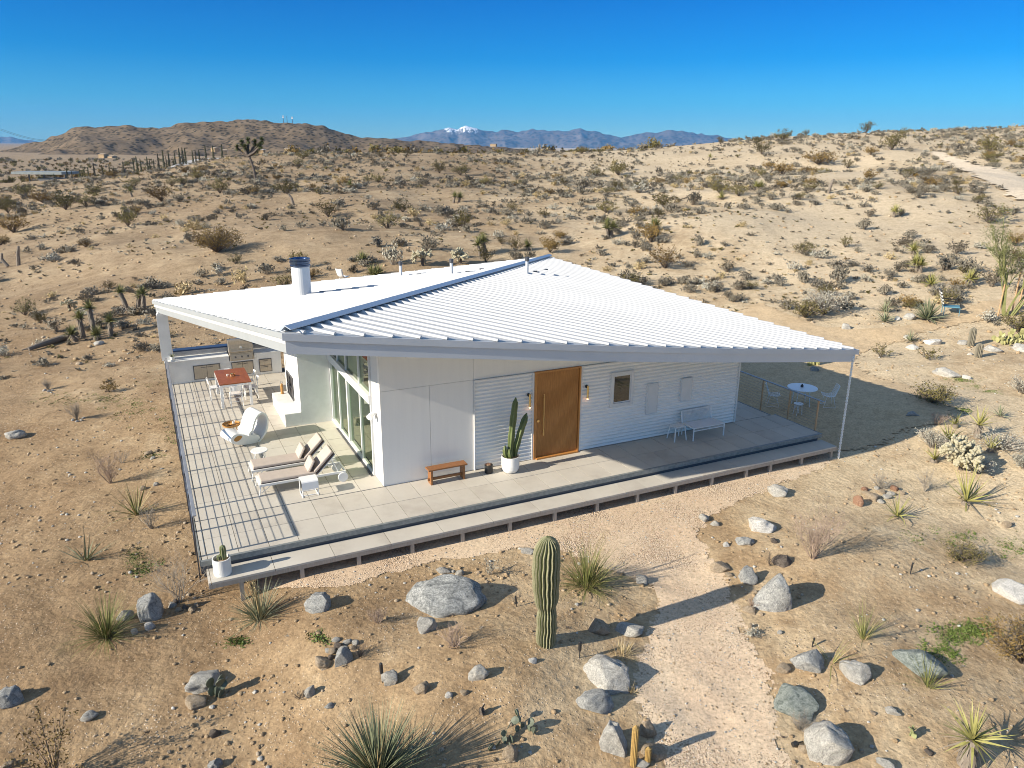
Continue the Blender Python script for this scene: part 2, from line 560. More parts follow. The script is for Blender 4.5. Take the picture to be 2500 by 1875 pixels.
M['terracotta'] = mk('terracotta', (0.55, 0.28, 0.13), (0.62, 0.36, 0.2), 5, 0.8)
M['wire'] = mk('cable_steel', (0.30, 0.30, 0.31), (0.24, 0.24, 0.25), 5, 0.35, 0.8)
M['chain'] = mk('white_chain', (0.85, 0.85, 0.82), (0.8, 0.8, 0.77), 5, 0.5)
M['floor_in'] = mk('interior_floor', (0.52, 0.50, 0.44), (0.47, 0.45, 0.40), 1.5, 0.35)
M['blue'] = mk('blue_chair_fabric', (0.10, 0.26, 0.34), (0.08, 0.21, 0.29), 6, 0.8)
M['cover'] = mk('black_rubber', (0.015, 0.015, 0.016), (0.03, 0.03, 0.03), 8, 0.6)

def glass_mat():
    m, nt, b = nodes('green_tinted_glass')
    nt.nodes.remove(b)
    out = nt.nodes['Material Output']
    tr = nt.nodes.new('ShaderNodeBsdfTransparent')
    tr.inputs[0].default_value = (0.66, 0.86, 0.62, 1)
    gl = nt.nodes.new('ShaderNodeBsdfGlossy')
    gl.inputs['Color'].default_value = (0.62, 0.68, 0.57, 1)
    gl.inputs['Roughness'].default_value = 0.0
    fr = nt.nodes.new('ShaderNodeFresnel')
    fr.inputs[0].default_value = 1.6
    mr = N(nt, 'ShaderNodeMapRange')
    mr.inputs[3].default_value, mr.inputs[4].default_value = 0.42, 0.98
    nt.links.new(fr.outputs[0], mr.inputs[0])
    mx = nt.nodes.new('ShaderNodeMixShader')
    nt.links.new(mr.outputs[0], mx.inputs[0])
    nt.links.new(tr.outputs[0], mx.inputs[1])
    nt.links.new(gl.outputs[0], mx.inputs[2])
    nt.links.new(mx.outputs[0], out.inputs[0])
    return m
M['glass'] = glass_mat()

def lamp_mat():
    m, nt, b = nodes('lit_lamp')
    b.inputs['Base Color'].default_value = (1, 0.75, 0.5, 1)
    b.inputs['Emission Color'].default_value = (1, 0.55, 0.25, 1)
    b.inputs['Emission Strength'].default_value = 6
    return m
M['lamp'] = lamp_mat()

M['ground'] = mk_ground('desert_soil', [(0.25, 0.168, 0.095), (0.365, 0.259, 0.152), (0.57, 0.455, 0.30)],
                        [(0.22, 0.15, 0.09), (0.42, 0.32, 0.22), (0.60, 0.50, 0.39)], peb=13.0, peb_amt=0.42)
M['gravel'] = mk_ground('pink_gravel', [(0.53, 0.38, 0.255), (0.60, 0.455, 0.315), (0.67, 0.54, 0.385)],
                        [(0.30, 0.19, 0.12), (0.55, 0.41, 0.29), (0.74, 0.61, 0.48)], peb=27.0, peb_amt=1.3, far=False, lump=0.2, mott=0.15)
M['sand'] = mk_ground('raked_sand', [(0.40, 0.285, 0.165), (0.46, 0.335, 0.20), (0.52, 0.395, 0.25)],
                      [(0.30, 0.21, 0.13), (0.46, 0.34, 0.22), (0.6, 0.48, 0.35)], peb=24.0, peb_amt=0.2, far=False, lump=0.3, mott=0.45)
M['road'] = mk_ground('dirt_road', [(0.54, 0.43, 0.30), (0.60, 0.49, 0.355), (0.67, 0.56, 0.42)],
                      [(0.35, 0.26, 0.17), (0.5, 0.4, 0.28), (0.62, 0.52, 0.4)], peb=9.0, peb_amt=0.1, far=False)
M['rock_grey'] = mk_rock('grey_granite', (0.19, 0.20, 0.205), (0.58, 0.58, 0.555))
M['rock_slate'] = mk_rock('slate_grey_granite', (0.10, 0.11, 0.115), (0.46, 0.47, 0.46))
M['clod'] = mk_rock('soil_coloured_stone', (0.32, 0.225, 0.125), (0.52, 0.39, 0.25))
M['rock_pale'] = mk_rock('pale_granite', (0.32, 0.31, 0.285), (0.66, 0.64, 0.59))
M['rock_green'] = mk_rock('greenish_stone', (0.10, 0.135, 0.125), (0.42, 0.46, 0.43), scale=3)
M['rock_tan'] = mk_rock('tan_stone', (0.34, 0.25, 0.16), (0.58, 0.48, 0.36))
M['rock_red'] = mk_rock('red_stone', (0.27, 0.14, 0.085), (0.47, 0.29, 0.2))
M['rock_dark'] = mk_rock('dark_stone', (0.07, 0.06, 0.05), (0.24, 0.20, 0.17))
M['rock_white'] = mk_rock('white_quartz', (0.52, 0.51, 0.48), (0.80, 0.78, 0.74))
M['bursage'] = mk_leaf('grey_leaves', (0.135, 0.12, 0.09), (0.25, 0.225, 0.175))
M['bursage_twig'] = mk('grey_twigs', (0.19, 0.155, 0.12), (0.27, 0.23, 0.18), 5, 0.9)
M['pale_leaf'] = mk_leaf('pale_sage_leaves', (0.30, 0.28, 0.22), (0.42, 0.40, 0.33))
M['creo'] = mk_leaf('olive_leaves', (0.085, 0.075, 0.022), (0.17, 0.14, 0.045))
M['creo_brown'] = mk_leaf('golden_brown_leaves', (0.15, 0.095, 0.028), (0.25, 0.165, 0.05))
M['stem'] = mk('dark_stems', (0.09, 0.07, 0.055), (0.14, 0.11, 0.09), 5, 0.9)
M['drytwig'] = mk('dry_pinkish_twigs', (0.30, 0.215, 0.165), (0.38, 0.29, 0.23), 5, 0.95)
M['greytwig'] = mk('dry_grey_twigs', (0.25, 0.22, 0.18), (0.34, 0.30, 0.25), 5, 0.95)
M['yucca'] = mk_leaf('yellow_green_blades', (0.20, 0.20, 0.055), (0.36, 0.33, 0.12))
M['yucca_far'] = mk_leaf('olive_blades', (0.12, 0.13, 0.045), (0.24, 0.23, 0.09))
M['sotol'] = mk_leaf('grey_green_blades', (0.115, 0.14, 0.075), (0.28, 0.285, 0.18))
M['grass'] = mk_leaf('green_grass_blades', (0.10, 0.12, 0.03), (0.27, 0.26, 0.09))
M['strawgrass'] = mk_leaf('straw_blades', (0.36, 0.27, 0.13), (0.50, 0.40, 0.22))
M['deadleaf'] = mk_leaf('dead_leaf_skirt', (0.17, 0.14, 0.105), (0.28, 0.235, 0.18))
M['cactus'] = mk('cactus_skin', (0.09, 0.105, 0.04), (0.14, 0.15, 0.06), 5, 0.7)
M['cactus_rib'] = mk('cactus_spine_ridge', (0.28, 0.26, 0.16), (0.20, 0.19, 0.11), 30, 0.9)
M['cactus_grey'] = mk('grey_spined_cactus', (0.17, 0.155, 0.115), (0.23, 0.205, 0.155), 12, 0.9)
M['pot_cactus'] = mk('pot_cactus_skin', (0.085, 0.115, 0.035), (0.13, 0.16, 0.055), 5, 0.5)
M['pad'] = mk('prickly_pear_skin', (0.20, 0.23, 0.10), (0.29, 0.31, 0.15), 5, 0.6)
M['pad_grey_shaded'] = mk('shaded_grey_pear_skin', (0.085, 0.105, 0.07), (0.14, 0.155, 0.11), 5, 0.6)  # grey skin, darkened further for the shade beside the sotol
M['pad_yellow'] = mk('yellow_pear_skin', (0.30, 0.29, 0.12), (0.40, 0.38, 0.17), 5, 0.6)
M['cholla'] = mk('cholla_spines', (0.33, 0.30, 0.20), (0.46, 0.42, 0.30), 14, 0.95, bump=0.8, bscale=50)
M['torch'] = mk('golden_spines', (0.42, 0.27, 0.085), (0.30, 0.20, 0.07), 20, 0.8)
M['cypress'] = mk_leaf('cypress_leaves', (0.022, 0.034, 0.014), (0.05, 0.062, 0.026))
M['joshua'] = mk_leaf('joshua_tree_leaves', (0.07, 0.085, 0.03), (0.14, 0.15, 0.06))
M['paloverde'] = mk('green_bark', (0.16, 0.175, 0.055), (0.24, 0.235, 0.09), 4, 0.8)
M['paloleaf'] = mk_leaf('fine_green_leaves', (0.075, 0.09, 0.024), (0.14, 0.15, 0.05))
M['moss'] = mk_leaf('fresh_green_sprouts', (0.085, 0.125, 0.022), (0.14, 0.18, 0.04))
M['bark'] = mk('grey_bark', (0.17, 0.14, 0.11), (0.25, 0.21, 0.17), 6, 0.95, stretch=(8, 8, 1), bump=0.5)

# ------------------------------------------------------------------ world, sun, camera
SUN_EL, SHADOW_DIR = R(25.4), R(27.6)
w = bpy.data.worlds.new('World')
S.world = w
w.use_nodes = True
wn = w.node_tree
bg = wn.nodes['Background']
sky = wn.nodes.new('ShaderNodeTexSky')
sky.sky_type = 'NISHITA'
sky.sun_disc = False
sky.sun_elevation = SUN_EL
sd = Vector((-math.cos(SHADOW_DIR), -math.sin(SHADOW_DIR), 0))      # towards the sun
sky.sun_rotation = math.atan2(sd.x, sd.y)
sky.altitude = 1200
sky.air_density = 1.0
sky.dust_density = 0.25
sky.ozone_density = 2.2
# clear, deep blue low sky of a dry winter day: the sky is tinted by elevation only
wg = wn.nodes.new('ShaderNodeTexCoord')
wsx = wn.nodes.new('ShaderNodeSeparateXYZ')
wn.links.new(wg.outputs['Generated'], wsx.inputs[0])
wr = ramp(wn, wsx.outputs[2], [(0.0, (0.24, 0.40, 0.50)), (0.05, (0.08, 0.31, 0.49)), (0.10, (0.008, 0.235, 0.48)), (0.18, (0.0, 0.18, 0.46)), (0.45, (0.95, 0.85, 0.75)), (0.8, (1.15, 1.0, 0.82))])
wm = N(wn, 'ShaderNodeMix', data_type='RGBA', blend_type='MULTIPLY')
wm.inputs[0].default_value = 1.0
wn.links.new(sky.outputs[0], wm.inputs[6])
wn.links.new(wr.outputs[0], wm.inputs[7])
wn.links.new(wm.outputs[2], bg.inputs[0])
bg.inputs[1].default_value = 0.14
sl = bpy.data.lights.new('sun', 'SUN')
sl.energy = 4.6
sl.angle = R(0.5)
sl.color = (1.0, 0.91, 0.76)
so = bpy.data.objects.new('sun', sl)
COL.objects.link(so)
v_from = Vector((sd.x * math.cos(SUN_EL), sd.y * math.cos(SUN_EL), math.sin(SUN_EL)))
so.rotation_euler = (-v_from).to_track_quat('-Z', 'Y').to_euler()
so.location = v_from * 60
cd = bpy.data.cameras.new('camera')
cam = bpy.data.objects.new('camera', cd)
COL.objects.link(cam)
cd.sensor_width = 36
cd.lens = F / 2500 * 36
cd.clip_start = 0.1
cd.clip_end = 40000
cam.matrix_world = Matrix.Translation((0, 0, H)) @ Matrix.Rotation(PI / 2 - TH, 4, 'X') @ Matrix.Rotation(ROLL, 4, 'Z')
S.camera = cam
S.view_settings.view_transform = 'Standard'
S.view_settings.look = 'None'
S.view_settings.exposure = 0.87
S.view_settings.gamma = 1
S.cycles.pixel_filter_type = 'BLACKMAN_HARRIS'
S.cycles.filter_width = 1.0
S.cycles.max_bounces = 5
S.cycles.diffuse_bounces = 3
S.cycles.transparent_max_bounces = 12

# ================================================================== GROUND
def grid_mesh(name, X, Y, Z, mat, smooth=True):
    r, c = X.shape
    me = bpy.data.meshes.new(name)
    co = np.stack([X, Y, Z], -1).reshape(-1, 3)
    i = np.arange(r * c).reshape(r, c)
    q = np.stack([i[:-1, :-1], i[:-1, 1:], i[1:, 1:], i[1:, :-1]], -1).reshape(-1, 4)
    me.vertices.add(len(co))
    me.vertices.foreach_set('co', co.ravel())
    me.loops.add(q.size)
    me.loops.foreach_set('vertex_index', q.ravel())
    me.polygons.add(len(q))
    me.polygons.foreach_set('loop_start', np.arange(0, q.size, 4))
    me.polygons.foreach_set('loop_total', np.full(len(q), 4))
    me.polygons.foreach_set('use_smooth', np.full(len(q), smooth))
    me.update(calc_edges=True)
    me.materials.append(mat)
    o = bpy.data.objects.new(name, me)
    COL.objects.link(o)
    return o

ys = [-60, -30, -12, -4, 1, 4]
yy = 5.5
while yy < 16000:
    ys.append(yy)
    yy *= 1.0105 if yy < 220 else 1.03
ys = np.array(ys)
tt = np.linspace(-1.0, 1.0, 460)
tt = np.concatenate([[-3.2, -2.2, -1.6, -1.25], tt, [1.25, 1.6, 2.2, 3.2]])
TT, YY = np.meshgrid(tt, ys)
XX = TT * np.maximum(YY + 4, 14)


def smooth_poly(poly, n=3):
    for _ in range(n):
        out = []
        for i in range(len(poly)):
            a, b = poly[i], poly[(i + 1) % len(poly)]
            out += [(a[0] * .75 + b[0] * .25, a[1] * .75 + b[1] * .25), (a[0] * .25 + b[0] * .75, a[1] * .25 + b[1] * .75)]
        poly = out
    return poly

def inside(poly, X, Y):
    r = np.zeros(X.shape, bool)
    n = len(poly)
    j = n - 1
    for i in range(n):
        xi, yi = poly[i]
        xj, yj = poly[j]
        c = ((yi > Y) != (yj > Y)) & (X < (xj - xi) * (Y - yi) / (yj - yi + 1e-12) + xi)
        r ^= c
        j = i
    return r

def sheet(name, wpoly, mat, cell, lift, wob=0.12, taper=None):
    P = smooth_poly(wpoly, 2)
    x0, x1 = min(p[0] for p in P) - .3, max(p[0] for p in P) + .3
    y0, y1 = min(p[1] for p in P) - .3, max(p[1] for p in P) + .3
    X, Y = np.meshgrid(np.arange(x0, x1, cell), np.arange(y0, y1, cell))
    Xc, Yc = X[:-1, :-1] + cell / 2, Y[:-1, :-1] + cell / 2
    k = inside(P, Xc + vn(Xc * 2.2, Yc * 2.2, 21) * wob * 2 + vn(Xc * 9, Yc * 9, 23) * wob * 2.2 + vn(Xc * 19, Yc * 19, 24) * wob * 1.5, Yc + vn(Xc * 2.2, Yc * 2.2, 22) * wob * 2)
    i = np.arange(X.size).reshape(X.shape)
    q = np.stack([i[:-1, :-1], i[:-1, 1:], i[1:, 1:], i[1:, :-1]], -1)[k]
    used = np.unique(q)
    mp = np.full(X.size, -1)
    mp[used] = np.arange(len(used))
    xs, ys_ = X.ravel()[used], Y.ravel()[used]
    co = np.stack([xs, ys_, hz(xs, ys_) + lift], -1)
    q = mp[q]
    me = bpy.data.meshes.new(name)
    me.vertices.add(len(co))
    me.vertices.foreach_set('co', co.ravel())
    me.loops.add(q.size)
    me.loops.foreach_set('vertex_index', q.ravel().astype(np.int32))
    me.polygons.add(len(q))
    me.polygons.foreach_set('loop_start', np.arange(0, q.size, 4))
    me.polygons.foreach_set('loop_total', np.full(len(q), 4))
    me.polygons.foreach_set('use_smooth', np.full(len(q), True))
    me.update(calc_edges=True)
    me.materials.append(mat)
    o = bpy.data.objects.new(name, me)
    COL.objects.link(o)
    return tag(o, kind='structure')

def wp(lst):
    return [tuple(gp(x, y)[:2]) for x, y in lst]

PATH_PX = [(600, 1445), (720, 1440), (830, 1432), (960, 1398), (1060, 1372), (1200, 1348), (1300, 1335), (1400, 1350), (1500, 1395), (1600, 1430),
           (1606, 1500), (1575, 1590), (1550, 1690), (1590, 1790), (1620, 1900), (1640, 2010), (1990, 2010), (1945, 1900), (1890, 1780), (1900, 1690),
           (1868, 1620), (1822, 1560), (1800, 1480), (1760, 1400), (1722, 1340), (1700, 1290), (1760, 1245), (1850, 1205), (1960, 1160), (2060, 1115)]
pw = wp(PATH_PX) + [h2w(13.9, -1.2), h2w(-3.0, -1.4)]
PATH_POLY = smooth_poly(pw, 2)
GZ = hz(XX, YY)
GZ = GZ - 0.014 * inside(PATH_POLY, XX, YY)
g = grid_mesh('ground', XX, YY, GZ, M['ground'])
tag(g, kind='structure')
sheet('gravel_path', pw, M['gravel'], 0.05, 0.003, 0.10)
sw = wp([(2062, 1112), (2200, 1060), (2345, 1010), (2250, 950), (2090, 905), (2060, 870), (2200, 830), (2330, 790), (2520, 770), (2520, 720), (2370, 740), (2250, 790), (2150, 805), (2000, 800), (1900, 760), (1840, 730)]) + [h2w(14.6, 8), h2w(12.8, 6), h2w(13.5, -1.0)]
sheet('yard', sw, M['sand'], 0.1, 0.03, 0.2)
YARD_POLY = smooth_poly(sw, 2)
rw = wp([(2275, 372), (2330, 385), (2420, 412), (2520, 442), (2520, 505), (2440, 462), (2370, 425), (2300, 390), (2268, 376)])
sheet('dirt_road', rw, M['road'], 0.5, 0.16, 0.4)
ROAD_POLY = smooth_poly(rw, 2)
rw2 = wp([(385, 418), (400, 410), (430, 398), (478, 390), (510, 386), (540, 385), (520, 392), (490, 400), (450, 412), (415, 424)])

# ------------------------------------------------------------------ mountains
def mountain(name, ridge, dist, depth, mat, rough_amp, base_z, n=260, m=50, seed=0, kind='structure'):
    """ridge: photo pixels of the crest line; built as a real ridge with a front and a back slope"""
    pts = []
    for x, y in ridge:
        d = ray(x, y)
        pts.append((d[0] / d[1], H + d[2] / d[1] * dist))
    ts = np.linspace(pts[0][0], pts[-1][0], n)
    zc = np.interp(ts, [p[0] for p in pts], [p[1] for p in pts])
    ss = np.linspace(-1, 1, m)
    SS, TS = np.meshgrid(ss, ts, indexing='ij')
    ZC = np.broadcast_to(zc, SS.shape)
    Yd = dist + SS * depth
    X = TS * Yd
    k = (1 - np.abs(SS)) ** 1.15
    f = 1.0 / depth
    ridg = (0.5 - np.abs(vn(X * f * 3, Yd * f * 3, seed + 31))) * 1.0 + (0.5 - np.abs(vn(X * f * 7, Yd * f * 7, seed + 32))) * 0.5 + vn(X * f * 16, Yd * f * 16, seed + 33) * 0.35
    Z = base_z + (ZC - base_z) * k + (ridg - 1.05) * rough_amp * np.minimum(1, np.abs(SS) * 3.2) * np.minimum(1, (1 - np.abs(SS)) * 5) * np.clip((ZC - base_z) / 40, 0.15, 1)
    Z = Z + vn(X * f * 40, Yd * f * 40, seed + 34) * rough_amp * 0.12 * np.minimum(1, (1 - np.abs(SS)) * 5)
    return tag(grid_mesh(name, X, Yd, Z, mat, True), kind=kind)

def mk_hill(name, c1, c2, veg, vs, snow=None):
    m, nt, b = nodes(name)
    b.inputs['Roughness'].default_value = 1
    b.inputs['Specular IOR Level'].default_value = 0.05
    L = nt.links.new
    pos = nt.nodes.new('ShaderNodeNewGeometry').outputs['Position']
    n = N(nt, 'ShaderNodeTexNoise', Scale=vs * 0.25, Detail=10.0, Roughness=0.65)
    L(pos, n.inputs['Vector'])
    r = ramp(nt, n.outputs[0], [(0.35, c1), (0.65, c2)])
    vo = N(nt, 'ShaderNodeTexVoronoi', Scale=vs)
    L(pos, vo.inputs['Vector'])
    vr = ramp(nt, vo.outputs['Distance'], [(0.25, (1, 1, 1)), (0.5, (0, 0, 0))])
    mx = N(nt, 'ShaderNodeMix', data_type='RGBA')
    mf = N(nt, 'ShaderNodeMath', operation='MULTIPLY')
    mf.inputs[1].default_value = 0.85
    L(vr.outputs[0], mf.inputs[0])
    L(mf.outputs[0], mx.inputs[0])
    L(r.outputs[0], mx.inputs[6])
    mx.inputs[7].default_value = (*veg, 1)
    last = mx.outputs[2]
    if snow:
        sx = nt.nodes.new('ShaderNodeSeparateXYZ')
        L(pos, sx.inputs[0])
        xr = N(nt, 'ShaderNodeMapRange')
        xr.inputs[1].default_value, xr.inputs[2].default_value = snow[0], snow[1]
        xr.inputs[3].default_value, xr.inputs[4].default_value = snow[2], snow[3]
        L(sx.outputs[0], xr.inputs[0])
        xr2 = N(nt, 'ShaderNodeMapRange')
        xr2.inputs[1].default_value, xr2.inputs[2].default_value = snow[4], snow[5]
        xr2.inputs[3].default_value, xr2.inputs[4].default_value = snow[3], snow[2]
        L(sx.outputs[0], xr2.inputs[0])
        mm = N(nt, 'ShaderNodeMath', operation='MAXIMUM')
        L(xr.outputs[0], mm.inputs[0])
        L(xr2.outputs[0], mm.inputs[1])
        nn = N(nt, 'ShaderNodeTexNoise', Scale=0.022, Detail=8.0, Roughness=0.7)
        mp = nt.nodes.new('ShaderNodeMapping')
        mp.inputs['Scale'].default_value = (1, .4, .3)
        L(pos, mp.inputs[0])
        L(mp.outputs[0], nn.inputs['Vector'])
        na = N(nt, 'ShaderNodeMath', operation='MULTIPLY_ADD')
        na.inputs[1].default_value = 700.0
        L(nn.outputs[0], na.inputs[0])
        L(sx.outputs[2], na.inputs[2])
        sb = N(nt, 'ShaderNodeMath', operation='GREATER_THAN')
        L(na.outputs[0], sb.inputs[0])
        L(mm.outputs[0], sb.inputs[1])
        mx3 = N(nt, 'ShaderNodeMix', data_type='RGBA')
        L(sb.outputs[0], mx3.inputs[0])
        L(last, mx3.inputs[6])
        mx3.inputs[7].default_value = (0.85, 0.87, 0.9, 1)
        last = mx3.outputs[2]
    L(last, b.inputs['Base Color'])
    bn = N(nt, 'ShaderNodeBump', Strength=1.0, Distance=1.2 / vs * 0.3)
    L(n.outputs[0], bn.inputs['Height'])
    L(bn.outputs[0], b.inputs['Normal'])
    return m

M['hill'] = mk_hill('brown_hill_rock', (0.12, 0.088, 0.055), (0.215, 0.16, 0.105), (0.028, 0.024, 0.014), 0.12)
DM = 14000.0
def mt_x(px): 
    d = ray(px, 340)
    return d[0] / d[1] * DM
def mt_z(py, px=1100):
    d = ray(px, py)
    return H + d[2] / d[1] * DM
M['mount'] = mk_hill('far_mountain_rock', (0.105, 0.085, 0.075), (0.19, 0.155, 0.135), (0.05, 0.048, 0.045), 0.012,
                     snow=(mt_x(1000), mt_x(1090), mt_z(200) + 350, mt_z(319) + 352, mt_x(1165), mt_x(1215)))
hill = mountain('hill', [(-260, 392), (-120, 384), (0, 371), (60, 352), (102, 343), (141, 326), (186, 308), (240, 306), (316, 305), (360, 309), (407, 309), (452, 298), (500, 297),
                 (560, 293), (599, 292), (650, 294), (712, 297), (791, 308), (830, 321), (881, 336), (960, 340), (1073, 347), (1160, 354), (1260, 364), (1330, 371)],
                1450.0, 620.0, M['hill'], 46.0, -11.0, n=300, m=80)
mountain('mountains', [(800, 345), (900, 345), (960, 339), (1000, 330), (1045, 318), (1070, 316), (1096, 311), (1118, 317), (1136, 305), (1150, 307), (1164, 312), (1180, 317), (1198, 321), (1232, 315),
                      (1262, 322), (1301, 314), (1345, 318), (1386, 319), (1418, 311), (1440, 318), (1465, 321), (1495, 330), (1521, 334), (1560, 326), (1589, 321), (1640, 315),
                      (1670, 319), (1696, 322), (1730, 327), (1758, 329), (1804, 339), (1870, 346), (1960, 352), (2100, 366)],
         DM, 3600.0, M['mount'], 420.0, -60.0, n=420, m=70, seed=4)
mountain('distant_mountain', [(-300, 345), (-160, 338), (-60, 330), (30, 333), (60, 340), (85, 343), (130, 352), (200, 362), (300, 368)],
         14500.0, 3000.0, M['mount'], 320.0, -60.0, n=120, m=50, seed=9)

# haze: one closed box of even density round everything
def haze_box():
    m = bpy.data.materials.new('haze_air')
    m.use_nodes = True
    nt = m.node_tree
    nt.nodes.remove(nt.nodes['Principled BSDF'])
    pv = nt.nodes.new('ShaderNodeVolumePrincipled')
    pv.inputs['Color'].default_value = (0.12, 0.48, 1.0, 1)
    pv.inputs['Density'].default_value = 0.00004
    pv.inputs['Anisotropy'].default_value = 0.0
    nt.links.new(pv.outputs[0], nt.nodes['Material Output'].inputs['Volume'])
    b = MB().box(-19000, 19000, -300, 19000, -160, 760)
    o = b.build('haze', m)
    tag(o, kind='stuff')
    return o
haze_box()

# ================================================================== HOUSE
house = thing('house', 'low white modern house with a folded white metal roof and a wooden door', 'house', (OX, OY, 0), ANG)
A, B_, C_, D_ = Vector((-2.75, -2.8, 5.26)), Vector((14.5, -2.78, 3.05)), Vector((12.2, 13.1, 4.0)), Vector((-5.05, 13.4, 3.2))
def plane(a, b, c):
    n = (b - a).cross(c - a).normalized()
    return lambda x, y: a.z - (n.x * (x - a.x) + n.y * (y - a.y)) / n.z
zR, zL = plane(A, B_, C_), plane(A, C_, D_)
zroof = lambda x, y: min(zR(x, y), zL(x, y))
NF = 24
front = []
for i in range(NF + 1):
    s_ = i / NF
    front.append((A.x + (B_.x - A.x) * s_, A.y + (B_.y - A.y) * s_ - 0.30 * math.sin(PI * s_)))
polyR = front + [(C_.x, C_.y)]
polyL = [(A.x, A.y), (C_.x, C_.y), (D_.x, D_.y)]
TK = 0.26
MB().prism(polyR, lambda p, q: zR(p, q) - TK, zR).build('roof_panel', M['roofmetal'], house)
MB().prism(polyL, lambda p, q: zL(p, q) - TK, zL).build('roof_panel', M['roofmetal'], house)

# standing ribs, at right angles to the fold
e = Vector((C_.x - A.x, C_.y - A.y)).normalized()
pr_ = Vector((e.y, -e.x))
LEN = Vector((C_.x - A.x, C_.y - A.y)).length
def clip(p, d, poly, closed=True):
    best = None
    n = len(poly)
    for i in range(n):
        a, b = Vector(poly[i]), Vector(poly[(i + 1) % n])
        ed = b - a
        den = d.x * ed.y - d.y * ed.x
        if abs(den) < 1e-9: continue
        w_ = a - p
        t = (w_.x * ed.y - w_.y * ed.x) / den
        s2 = (w_.x * d.y - w_.y * d.x) / den
        if t > 0.06 and -1e-6 <= s2 <= 1 + 1e-6 and (best is None or t < best): best = t
    return best
def ribs(d, poly, zf, name):
    mb = MB()
    k = 0.25
    while k < LEN - 0.1:
        p = Vector((A.x, A.y)) + e * k
        t = clip(p, d, poly)
        if t and t > 0.25:
            q0, q1 = p + d * 0.05, p + d * (t + 0.03)
            hw, tw, hh = 0.075, 0.03, 0.055
            vs = []
            for q in (q0, q1):
                for off, up in ((-hw, 0.003), (-tw, hh), (tw, hh), (hw, 0.003)):
                    r_ = q + e * off
                    vs.append((r_.x, r_.y, zf(r_.x, r_.y) + up))
            mb.add(vs, [(0, 4, 5, 1), (1, 5, 6, 2), (2, 6, 7, 3), (0, 1, 2, 3), (7, 6, 5, 4)])
        k += 0.41
    return mb.build(name, M['roofmetal'], house)
ribs(pr_, polyR, zR, 'roof_rib')
ribs(-pr_, polyL, zL, 'roof_rib')
# ridge cap, a raised strip along the fold
mb = MB()
vs = []
for k in (0.0, LEN + 0.05):
    p = Vector((A.x, A.y)) + e * k
    for off, up in ((-0.11, 0.015), (-0.11, 0.11), (0.02, 0.145), (0.15, 0.095), (0.15, 0.075), (0.02, 0.125)):
        q = p + pr_ * off
        vs.append((q.x, q.y, (zroof(q.x, q.y) if abs(off) > 0.05 else zroof(p.x, p.y)) + up))
n6 = 6
mb.add(vs, [(i, (i + 1) % n6, n6 + (i + 1) % n6, n6 + i) for i in range(n6)] + [tuple(range(n6))[::-1], tuple(range(n6, 12))])
mb.build('ridge_cap', M['ridge'], house)
# fascias
def band(path, zf, top, bot, out, thick):
    """vertical strip following a plan path; out>0 pushes to the right of the path"""
    mb = MB()
    n = len(path)
    vs = []
    for i, p in enumerate(path):
        a, b = Vector(path[max(i - 1, 0)]), Vector(path[min(i + 1, n - 1)])
        t = (b - a).normalized()
        nrm = Vector((t.y, -t.x))
        for o_ in (out, out + thick):
            q = Vector(p) + nrm * o_
            zt = zf(p[0], p[1])
            tp = top(i / (n - 1)) if callable(top) else top
            bt = bot(i / (n - 1)) if callable(bot) else bot
            vs += [(q.x, q.y, zt + tp), (q.x, q.y, zt + bt)]
    fs = []
    for i in range(n - 1):
        k = i * 4
        fs += [(k, k + 4, k + 5, k + 1), (k + 2, k + 3, k + 7, k + 6), (k, k + 2, k + 6, k + 4), (k + 1, k + 5, k + 7, k + 3)]
    fs += [(0, 1, 3, 2), (4 * n - 4, 4 * n - 2, 4 * n - 1, 4 * n - 3)]
    return mb.add(vs, fs)
ext = [(front[0][0] - 0.06, front[0][1] + 0.01)] + front[1:-1] + [(B_.x + 0.12, B_.y)]
band(ext, zR, -0.015, -0.17, 0.003, 0.07).build('gutter', M['fascia'], house)
band(front, zR, -0.175, lambda s: -0.46 + 0.05 * s, 0.003, 0.035).build('fascia', M['fascia'], house)
left = [(D_.x, D_.y), (A.x, A.y)]
left = [(D_.x + (A.x - D_.x) * i / 8, D_.y + (A.y - D_.y) * i / 8) for i in range(9)]
band(left, zL, -0.01, -0.135, 0.003, 0.06).build('edge_trim', M['trim'], house)
band(left, zL, -0.14, -0.47, -0.20, 0.16).build('edge_beam', M['trim'], house)
band([(B_.x, B_.y), (C_.x, C_.y)], zR, -0.01, -0.3, 0.003, 0.05).build('edge_trim', M['trim'], house)
band([(C_.x, C_.y), (D_.x, D_.y)], zL, -0.01, -0.3, 0.003, 0.05).build('edge_trim', M['trim'], house)
# back beam carried by the terrace post
MB().prism([(-4.95, 12.78), (0.0, 12.62), (0.0, 12.86), (-4.95, 13.02)], lambda p, q: zL(p, q) - 0.52, lambda p, q: zL(p, q) - TK - 0.003).build('roof_beam', M['white'], house)
pm = MB().box(-5.03, -4.63, 12.72, 13.05, 0.93, 2.72)
pm.add([(-5.03, 12.72, 2.72), (-4.63, 12.72, 2.72), (-4.63, 13.05, 2.72), (-5.03, 13.05, 2.72), (-4.86, 12.74, 2.98), (-4.66, 12.74, 2.98), (-4.66, 13.03, 2.98), (-4.86, 13.03, 2.98)],
       [(4, 5, 6, 7), (0, 1, 5, 4), (1, 2, 6, 5), (2, 3, 7, 6), (3, 0, 4, 7)])
pm.build('roof_post', M['white_stucco'], house)

wt = lambda p, q: zroof(p, q) - TK - 0.004
